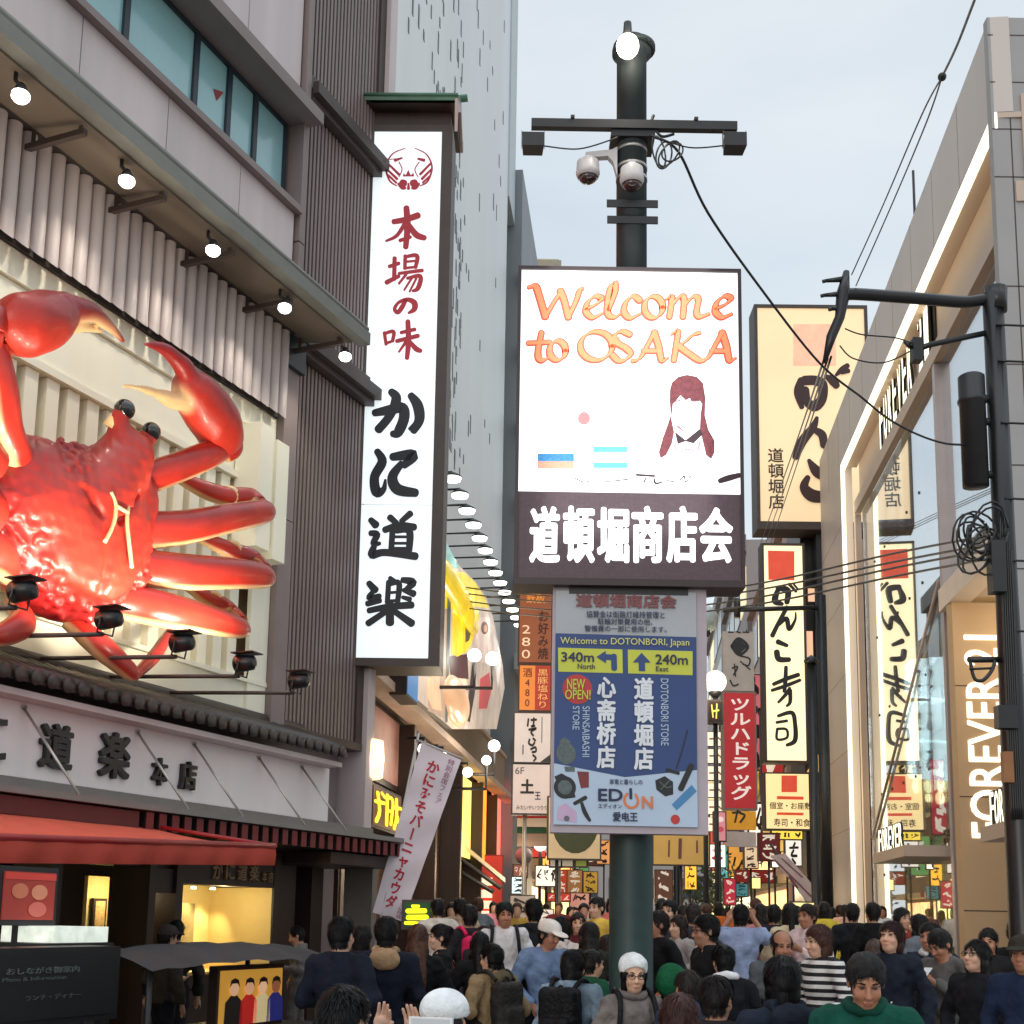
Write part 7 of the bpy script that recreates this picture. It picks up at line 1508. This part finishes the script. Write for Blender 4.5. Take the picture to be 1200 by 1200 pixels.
def handbag(t,side,col,label,drop=.28,sz=(.15,.05,.11)):
    a=t['_A'][:3] if side==0 else t['_A'][3:]; x,y,z=a
    o=thing('handbag',label,'bag',W,(0,0,0)); o.matrix_world=t.matrix_world.copy(); o['_loc']=[0.,0.,0.]
    Q=SDF((x-.25,y-.15,z-drop-.25),(x+.25,y+.15,z),.012); Q.rbox((x,y,z-drop),sz,.035); Q.noise(.005,20,4); Q.build('pouch',cloth(col,'leather'),o)
    q=MB(); q.tube(spline([(x-sz[0]*.7,y,z-drop+sz[2]),(x-.03,y,z),(x+.03,y,z),(x+sz[0]*.7,y,z-drop+sz[2])]),.009,6); q.build('handle',cloth(col,'leather'),o); return o
# ================================================================== THE CROWD, near to far
BK=180   # back to the camera
# --- nearest
a=person('man in a green jacket with short black hair, looking down, nearest the camera',1012,1113,6.1,-18,hair='short',top=(16,72,58),pants=(34,36,40),skin=3,head=(10,22),hood=(14,62,50),arms=('hold','hold'),hands=1)
b=person('young woman in a white knitted beanie and grey zipped hoodie beside the green pole',742,1121,8.6,12,hair='bob',hat=('beanie',(226,228,228)),top=(120,112,108),inner=(190,150,96),female=True,skin=2,head=(-6,4),hood=(112,104,100),arms=('bag','down'),glasses=True,hands=1)
backpack(b,(26,26,30),'dark backpack whose straps cross the beanie woman\'s grey hoodie')
c=person('woman in glasses and black sweater with an orange bag, looking up left',1143,1101,9.8,-48,hair='bob',top=(26,26,30),inner=None,female=True,skin=2,head=(-10,-12),arms=('bag','pocket'),glasses=True,hands=1)
handbag(c,0,(176,84,36),'shiny orange round handbag carried by the woman in glasses at the right edge',.16,(.13,.07,.12))
d=person('thick black haired person in a navy jacket, from behind, beside the green jacketed man',917,1120,6.5,BK+8,hair='bob',hcol=(14,12,14),top=(30,36,50),skin=1,hood=(28,34,46),arms=('pocket','down'),head=(6,0))
e=person('person with brown-black hair seen close from behind at the bottom edge, ear uncovered',838,1143,6.6,BK-25,hair='short',hcol=(26,20,20),top=(40,36,38),skin=1,arms=('hold','down'),head=(-8,4))
f=person('long brown haired woman turned away at the bottom edge right of the beanie woman',796,1164,5.6,BK+14,hair='long',hcol=(60,36,32),top=(70,44,42),female=True,skin=1,arms=('hold','down'))
g=person('black haired person at the bottom left edge raising a phone with both hands',402,1177,4.5,BK-34,hair='short',hcol=(12,11,12),top=(20,22,28),skin=2,arms=('lift','lift'),hands=1,H=1.56)
pp_=at(505,1206,4.18); gp_=thing('mobile_phone','white phone held level by the dark haired person at the bottom left edge','phone',W,(0,0,0)); gp_.matrix_world=Matrix.Translation(pp_)@Matrix.Rotation(R_(-20),4,'Z'); q=MB(); q.box(-.075,.075,-.005,.005,-.037,.037); q.build('case',mat('phone_case',lin((226,226,228)),.3,var=.03),gp_); q=MB(); q.box(-.066,.066,-.0062,-.0052,-.032,.032); q.build('display',mat('phone_pale',lin((200,204,208)),.2),gp_)
h=person('person in a white cap cut off by the bottom edge beside the raised phone',520,1187,4.7,BK-10,hair='short',hat=('cap',(232,238,240)),top=(90,96,104),skin=1,arms=('hold','down'),H=1.54)
# --- second rank
i=person('man in a white cap, blue cardigan and white printed shirt looking down',640,1077,11.7,28,hair='short',hat=('cap',(226,216,206)),top=(112,132,164),inner=(206,208,212),skin=3,head=(16,14),arms=('hold','pocket'),hands=1)
q=MB(); q.tube([(-.05,-.142,1.2),(0,-.15,1.23),(.05,-.142,1.2)],.018,6); q.tube([(-.03,-.145,1.17),(.04,-.146,1.16)],.014,6); o=q.build('shirt_print',cloth((90,110,140)),i)
j=person('dark haired person in pale denim jacket with black backpack, seen from behind',670,1112,9.6,BK-28,hair='bob',hcol=(26,24,26),top=(126,146,162),pants=(40,46,60),arms=('hold','bag'),head=(-10,6),hands=1)
backpack(j,(16,16,19),'black rectangular backpack on the denim jacket, in front of the capped man',1.15)
k=person('person in a beige parka with flat-topped black hair, back half turned',578,1106,10.6,BK+38,hair='short',hcol=(12,11,11),top=(140,118,88),hood=(96,84,64),arms=('hold','pocket'),head=(14,0))
backpack(k,(40,38,36),'dark backpack on the beige parka, left of the capped man')
l=person('woman with long straight black hair and black coat left of the beige parka',563,1092,11.6,BK+5,hair='long',hcol=(14,12,13),top=(24,24,26),coat=True,female=True)
m=person('broad man in a navy jacket with a tan hood collar, seen from behind',453,1074,10.2,BK+4,hair='short',hcol=(18,16,17),top=(24,28,42),hood=(170,138,106),arms=('hold','hold'))
n=person('black haired man in a long dark navy coat nearest the restaurant doorway',400,1074,9.6,BK-22,hair='short',hcol=(14,13,14),top=(22,27,40),coat=True,skin=2,arms=('hold','pocket'))
o_=person('long brown haired woman in a black coat seen from behind, under the green lit sign',490,1083,11.1,BK+16,hair='long',hcol=(84,56,44),top=(22,22,24),coat=True,female=True,arms=('chest','down'))
p=person('woman in profile facing left with dark hair tied back and a long black coat',517,1083,12.4,-75,hair='bun',hcol=(30,24,24),top=(24,24,27),coat=True,female=True,skin=2,arms=('bag','hold'))
handbag(p,0,(96,34,44),'dark red handbag carried by the woman in profile with the black coat',.2)
r_=person('dark haired person squeezed between the navy jackets at the left',424,1084,12.1,BK-8,hair='bob',top=(30,30,34),lvl=1)
s_=person('dark haired man with white shirt collar in a black suit, from behind at centre right',849,1107,9.8,BK+10,hair='short',hcol=(18,17,18),top=(24,25,30),collar=(226,226,228),arms=('hold','down'),head=(-4,10))
t_=person('man in glasses facing left with thick dark hair and a black jacket',830,1071,11.0,-72,hair='short',hcol=(24,21,21),top=(26,26,29),skin=1,glasses=True,head=(-6,4),arms=('bag','pocket'),inner=None)
u=person('balding man with grey jacket facing the camera behind the thick haired person',915,1090,10.8,4,hair='bald_top',hcol=(30,26,26),top=(92,96,100),skin=3,lvl=0,head=(0,6),arms=('pocket','down'))
v=person('woman with a brown bob in a black and white striped top facing left',962,1083,10.4,-66,hair='bob',hcol=(70,44,36),mtop=stripes((24,24,28),(214,212,210)),pants=(30,30,36),female=True,skin=2,head=(-4,6),arms=('bag','down'))
w_=person('woman with a dark red-brown bob and navy blazer over a white collar, chin raised',1044,1079,10.6,-36,hair='bob',hcol=(48,26,24),top=(30,36,48),inner=(214,214,216),female=True,skin=2,head=(-4,-10),arms=('down','bag'),coat=True)
x_=person('person with greying brown hair half hidden behind the green jacketed man',1026,1101,11.4,BK+20,hair='bob',hcol=(84,70,64),top=(90,72,66),lvl=1)
y_=person('man in navy jacket with white shirt collar, facing left behind the bending man',1090,1081,11.9,-42,hair='short',hcol=(30,26,25),top=(34,42,56),collar=(216,214,214),skin=3,arms=('pocket','hold'))
z_=person('man in a grey short jacket with crossbody strap bending over his phone',1107,1086,11.2,-58,hair='short',hcol=(28,25,25),top=(92,90,88),pants=(74,80,86),skin=3,head=(-4,28),arms=('phone','phone'),hands=1)
phone(z_,0,'small pale phone in the hands of the man in the grey jacket',True)
aa=person('dark haired man behind the woman in glasses, face turned left',1158,1088,12.1,-30,hair='short',top=(34,32,34),skin=1,lvl=1)
ab=person('man in dark clothes at the right edge, back of his black head turned',1191,1078,12.3,BK-40,hair='short',hcol=(15,14,14),top=(34,34,36),lvl=1)
ac=person('person in a blue jacket and dark hat cut off by the right edge',1199,1096,9.2,-40,hair='short',hat=('cap',(52,48,40)),top=(30,42,66),skin=3,lvl=1)
ad=person('person in a green hood over a bright blue jacket behind the beanie woman\'s shoulder',787,1133,8.7,BK-30,hair='short',hat=('hood',(20,84,52)),top=(30,54,108),lvl=1,arms=('hold','down'))
ae=person('dark haired person in a dark jacket next to the green hood',806,1137,8.3,BK+18,hair='short',hcol=(34,26,25),top=(44,50,66),lvl=1,skin=3)
af=person('man in a black overcoat and white shirt looking left right beside the green pole',771,1067,12.7,-64,hair='short',hcol=(40,32,30),top=(20,20,23),inner=(190,192,196),coat=True,skin=3,lvl=0,head=(-6,-4),arms=('pocket','down'))
ag=person('woman in a grey patterned jacket facing left, behind the black overcoat',796,1072,14.4,-58,hair='long',hcol=(40,26,24),top=(156,148,146),female=True,skin=2,lvl=1,arms=('hold','bag'))
ah=person('man with wavy black hair just over the black overcoat man\'s head',785,1053,15.2,-30,hair='short',hcol=(20,18,18),top=(60,60,66),skin=2,lvl=1,H=1.86)
ai=person('man in a pale blue shirt with both arms raised taking a photograph, from behind',868,1061,15.0,BK-12,hair='short',hcol=(20,18,18),top=(150,164,196),pants=(28,30,36),arms=('photo','photo'),skin=3,lvl=0,hands=1,H=1.82)
aj=person('woman in a white coat beside the man in glasses, holding a white paper bag',826,1094,12.9,-60,hair='bob',top=(206,200,194),coat=True,female=True,lvl=1,arms=('bag','down'))
handbag(aj,0,(216,208,204),'white paper carrier bag held before the woman in the white coat',.2,(.15,.05,.17))
ak=person('grey haired man in a grey-brown jacket seen from behind over the man in glasses',812,1062,15.2,BK+14,hair='short',hcol=(50,44,42),top=(86,78,74),lvl=1,H=1.82)
al=person('woman with long dark hair and a dusty pink top walking away',891,1062,17.0,BK+6,hair='long',hcol=(36,26,25),top=(186,122,124),female=True,lvl=1,H=1.8)
am=person('man in a dark jacket with cropped hair just right of the dusty pink top',907,1065,16.6,BK-6,hair='short',top=(36,38,46),lvl=1,H=1.8)
an=person('woman in a cream top with a long dark plait down her back',926,1058,15.5,BK-4,hair='tail',hcol=(24,20,20),top=(214,194,160),pants=(40,44,52),female=True,lvl=1,H=1.84)
ao=person('person in a pale pink shirt with face turned left by the cream lit pavement sign',947,1058,14.4,-50,hair='short',hcol=(40,26,24),top=(222,196,196),skin=3,lvl=1,H=1.85,arms=('phone','phone'))
ap=person('man dressed in black with hands together, back turned below the lit portal',1023,1058,16.9,BK+8,hair='short',hcol=(22,19,18),top=(20,20,22),coat=True,lvl=1,H=1.84)
aq=person('person in a black jacket to the left of the black dressed man by the portal',999,1062,17.4,BK-14,hair='short',top=(32,34,38),lvl=1,H=1.82)
ar=person('woman in a rust red dress with dark bobbed hair before the yellow doorway',1056,1067,15.8,20,hair='bob',top=(128,52,40),pants=(40,30,30),skirt=(120,48,38),female=True,lvl=1,H=1.8)
as_=person('woman with long dark hair and grey blouse in front of the store window',1077,1071,15.0,BK+30,hair='long',hcol=(20,17,17),top=(104,108,116),female=True,lvl=1)
at_=person('smiling young man in a white shirt with black straps facing the camera',591,1066,13.9,6,hair='short',hcol=(14,13,13),top=(216,212,212),sleeve=0,skin=3,lvl=0,head=(4,4),H=1.83,arms=('down','hold'))
backpack(at_,(24,24,28),'backpack whose black straps cross the smiling man\'s white shirt')
au=person('woman with dark hair and a dark jacket facing the camera left of the smiling man',568,1084,14.1,10,hair='long',hcol=(44,28,26),top=(48,44,50),female=True,skin=2,lvl=1)
av=person('person in dark clothes wearing a bright pink backpack, back turned',550,1074,14.4,BK+24,hair='short',hcol=(24,20,20),top=(40,38,42),lvl=1,H=1.78)
backpack(av,(214,40,96),'bright pink backpack on the person left of the long-haired woman')
aw_=person('tall man in a black vest over grey sleeves with cropped black hair, back turned',626,1057,14.3,BK+10,hair='short',hcol=(14,13,13),top=(34,35,38),lvl=0,H=1.86,coat=False)
ax=person('person with black bobbed hair in a bulky white hoodie behind the capped man',657,1074,12.9,BK-20,hair='bob',hcol=(18,16,16),top=(222,206,196),hood=(216,200,190),lvl=0)
ay=person('woman with long dark hair and dark olive coat right of the white hoodie',691,1080,11.9,BK+6,hair='long',hcol=(30,26,24),top=(46,44,38),coat=True,female=True)
az=person('woman in a maroon top facing the camera between the white hoodie and yellow jacket',677,1069,15.2,0,hair='long',hcol=(44,26,24),top=(96,40,44),female=True,lvl=1,skin=2)
ba=person('person in a yellow jacket at the green pole\'s left edge',700,1057,16.6,-40,hair='short',hcol=(30,24,22),top=(214,178,80),lvl=1,H=1.86,skin=2)
bb_p=person('person in a pale pink sleeve partly hidden by the green pole',712,1095,13.1,BK+40,hair='long',hcol=(40,30,28),top=(206,170,164),female=True,lvl=1)
bc=person('person in a dark green jacket between the denim jacket and the pole',693,1113,10.8,BK-60,hair='short',hcol=(26,22,22),top=(30,84,58),lvl=1)
bd=person('man in a white shirt with a dark shoulder bag left of the amber doorway',513,1064,17.1,BK+10,hair='short',top=(214,204,192),lvl=1,H=1.8)
be=person('man in a beige jacket with dark backpack strap before the red price cabinet',539,1064,18.0,BK-10,hair='short',top=(186,160,136),lvl=1,H=1.8)
bf=person('person with a reddish lit face in the doorway glow beneath the banner',436,1078,18.4,-10,hair='short',top=(80,46,36),lvl=1,skin=3)
# --- left, by the restaurant door
bg_=person('man in a grey jacket bending forward beside the lit showcase',352,1086,15.6,-80,hair='short',hcol=(26,22,22),top=(104,98,96),pants=(92,88,86),skin=1,head=(0,20),arms=('hold','pocket'),lvl=0)
bh=person('dark capped person standing before the small lit menu frame',196,1084,12.9,BK-40,hair='short',hat=('cap',(70,66,64)),top=(64,60,52),lvl=1,arms=('hold','down'))
bi=person('dark haired person right behind the dark capped one',207,1078,13.5,BK+10,hair='short',hcol=(16,14,14),top=(40,38,36),lvl=1)
bj=person('person in a blue top at the picture\'s left edge under the awning',3,1076,10.8,-70,hair='short',top=(28,62,120),lvl=1,skin=3)
bk_=person('person in dark clothes leaning at the left edge next to the red poster',16,1083,10.0,-40,hair='short',hcol=(28,26,26),top=(30,34,44),lvl=1,arms=('hold','hold'))
# --- far crowd: individuals far down the street
tops=[('a mustard cardigan',(176,140,60)),('a navy windbreaker',(36,44,70)),('a white blouse',(216,210,206)),('a burgundy sweater',(96,34,42)),('a charcoal coat',(44,44,48)),('a sky blue shirt',(134,164,200)),('a khaki jacket',(120,110,80)),('a coral top',(206,110,96)),('a black hoodie',(22,22,24)),('a lilac jumper',(160,140,176)),('a forest green coat',(40,74,52)),('a camel coat',(170,130,90)),('a grey sweatshirt',(124,124,126)),('an orange parka',(206,108,44)),('a teal jacket',(40,110,114)),('a cream knit',(222,206,178)),('a brown leather jacket',(78,52,40)),('a rose dress coat',(190,110,130)),('a slate blue anorak',(80,96,120)),('a red hooded top',(170,40,44)),('a denim shirt',(90,116,146)),('an olive vest',(92,96,60)),('a mint shirt',(160,206,190)),('a plum coat',(80,46,74)),('a silver puffer jacket',(170,172,176)),('a yellow raincoat',(216,190,70)),('a beige trench coat',(190,170,140)),('an indigo yukata jacket',(48,52,96)),('a peach blouse',(226,178,156)),('a graphite suit',(60,62,66)),('a turquoise sweater',(60,160,170)),('a white tracksuit top',(226,226,228)),('a rust cardigan',(150,80,50)),('a steel grey coat',(110,118,124)),('a pink hoodie',(222,140,160)),('a dark denim jacket',(44,56,80))]
rf=random.Random(21); xs=[606,622,640,655,668,684,700,716,775,786,800,815,828,842,852,858,872,880,886,898,912,920,934,940,955,966,975,984,990,1006,1014,1034,530,560,578,1066]
hs=['short','bob','long','short','tail','short']
for q_,((nm,c_),x) in enumerate(zip(tops,xs)):
    Y=rf.uniform(18,38) ; back=rf.random()<.6; fem=rf.random()<.5; hr=hs[q_%6]
    person(('dark haired' if q_%3 else 'brown haired')+' person in '+nm+(' walking away' if back else ' coming this way')+' among the far crowd',x,1068,Y,(BK if back else 0)+rf.uniform(-35,35),H=rf.uniform(1.66,1.82),lvl=2,top=c_,pants=rf.choice([(30,32,40),(50,54,66),(40,36,34),(80,84,90)]),hair=hr,hcol=(24,20,20) if q_%3 else (70,46,36),female=fem,skin=q_%4,coat=q_%4==1,group='people far down the street')
# ------------------------------------------------------------------ things among them on the left
t=signboard('large black notice board with faint white lines of writing at the lower left',K,-3.2,-60,1118,136,1195,(16,18,19),0,m_black)
for v0,v1,u0,u1,tx_ in ((.22,.30,.38,.82,'かに会席のご案内'),(.34,.39,.34,.74,'Crab kaiseki'),(.46,.51,.46,.58,'昼'),(.46,.51,.62,.74,'夜'),(.78,.85,.50,.84,'当日券')): pass
letter(t,'おしながき御案内',.3,.2,.74,.3,(92,100,98),.0); letter(t,'Menu & Information',.28,.34,.66,.4,(76,84,82),.0); letter(t,'ランチ・ディナー',.42,.62,.76,.7,(76,84,82),.0)
s0,z0,s1,z1=t['_r']; q=MB(); q.box(s0,s0+.08,-3.1,-3.0,0,z0-.04); q.box(s1-.08,s1,-3.1,-3.0,0,z0-.04); q.build('legs',m_dark,t)
t=thing('display_counter','white lit glass display counter on the dark stand beside the black notice board','counter',K,(-8.9,-2.6,0)); a0=K.hit(64,1086,-2.6); a1=K.hit(126,1104,-2.6)
q=MB(); q.box(a0[0],a1[0],-2.6,-2.1,a1[1],a0[1]); q.build('lit_top',mat('counter_glow',lin((220,230,214)),.4,emit=.55,var=.3,scale=6),t); q=MB(); q.box(a0[0]-.05,a1[0]+.1,-2.58,-2.0,0,a1[1]-.005); q.build('stand',m_black,t)
t=signboard('red poster of round dishes under the awning at the left edge',K,-2.3,4,1022,64,1078,(170,60,50),.12,m_dark,.06)
patch(t,ovalp(30,40,16,16),(206,120,90),.1); patch(t,ovalp(68,42,16,16),(220,140,110),.1); patch(t,ovalp(66,78,18,16),(214,110,96),.1); patch(t,[(0,2),(100,2),(100,16),(0,16)],(216,70,60),.1)
s0,z0,s1,z1=t['_r']; q=MB(); q.box((s0+s1)/2-.05,(s0+s1)/2+.05,-2.26,-2.2,0,z0-.04); q.build('legs',m_dark,t)
t=signboard('bright backlit poster of people in red, white and blue shirts near the lower left',K,-2.6,258,1136,330,1199,(206,150,60),.5,m_wood,.1)
pp=[(20,(30,24,22),(230,180,140)),(44,(200,40,36),(226,170,130)),(66,(236,214,160),(236,190,150)),(88,(40,44,120),(150,90,60))]
for x,cc,fc in pp: patch(t,[(x-14,100),(x-13,58),(x-5,46),(x+5,46),(x+13,58),(x+14,100)],cc,.35,'printed_figure',.008); patch(t,ovalp(x,34,7,13),fc,.45,'printed_face',.01); patch(t,[(x-8,32),(x-6,18),(x,14),(x+6,18),(x+8,32),(x+4,24),(x-4,24)],(40,24,20),.1,'printed_hair',.013)
s0,z0,s1,z1=t['_r']; q=MB(); q.box(s0,s0+.07,-2.55,-2.49,0,z0-.04); q.box(s1-.07,s1,-2.55,-2.49,0,z0-.04); q.build('legs',m_dark,t)
t=thing('stall_canopy','low dark grey stall canopy spread in front of the lit showcase','canopy',K,(-6.2,-2.7,0)); A0=K.hit(196,1104,-2.2); A1=K.hit(318,1112,-2.2); 
q=MB(); x0,x1=A0[0]-1.2,A1[0]; n_=16; vs=[]
for i_ in range(n_+1):
    u=i_/n_; x=x0+(x1-x0)*u
    for k_ in range(7): v_=k_/6; vs.append((x,-3.0+1.1*v_,1.36+.14*math.sin(math.pi*v_)+.05*math.sin(math.pi*u)+.01*math.sin(u*30)))
q.add(vs,[(i_*7+k_,i_*7+k_+1,(i_+1)*7+k_+1,(i_+1)*7+k_) for i_ in range(n_) for k_ in range(6)],True); q.build('cloth',mat('stall_cloth',lin((50,50,52)),.8,var=.25,bump=.2),t)
q=MB()
for x in (x0+.1,x1-.1):
    for y in (-2.9,-2.0): q.tube([(x,y,0),(x,y,1.37)],.025,6)
q.box(x0+.05,x1-.05,-2.95,-1.95,.75,.80); q.build('frame',m_dark,t)
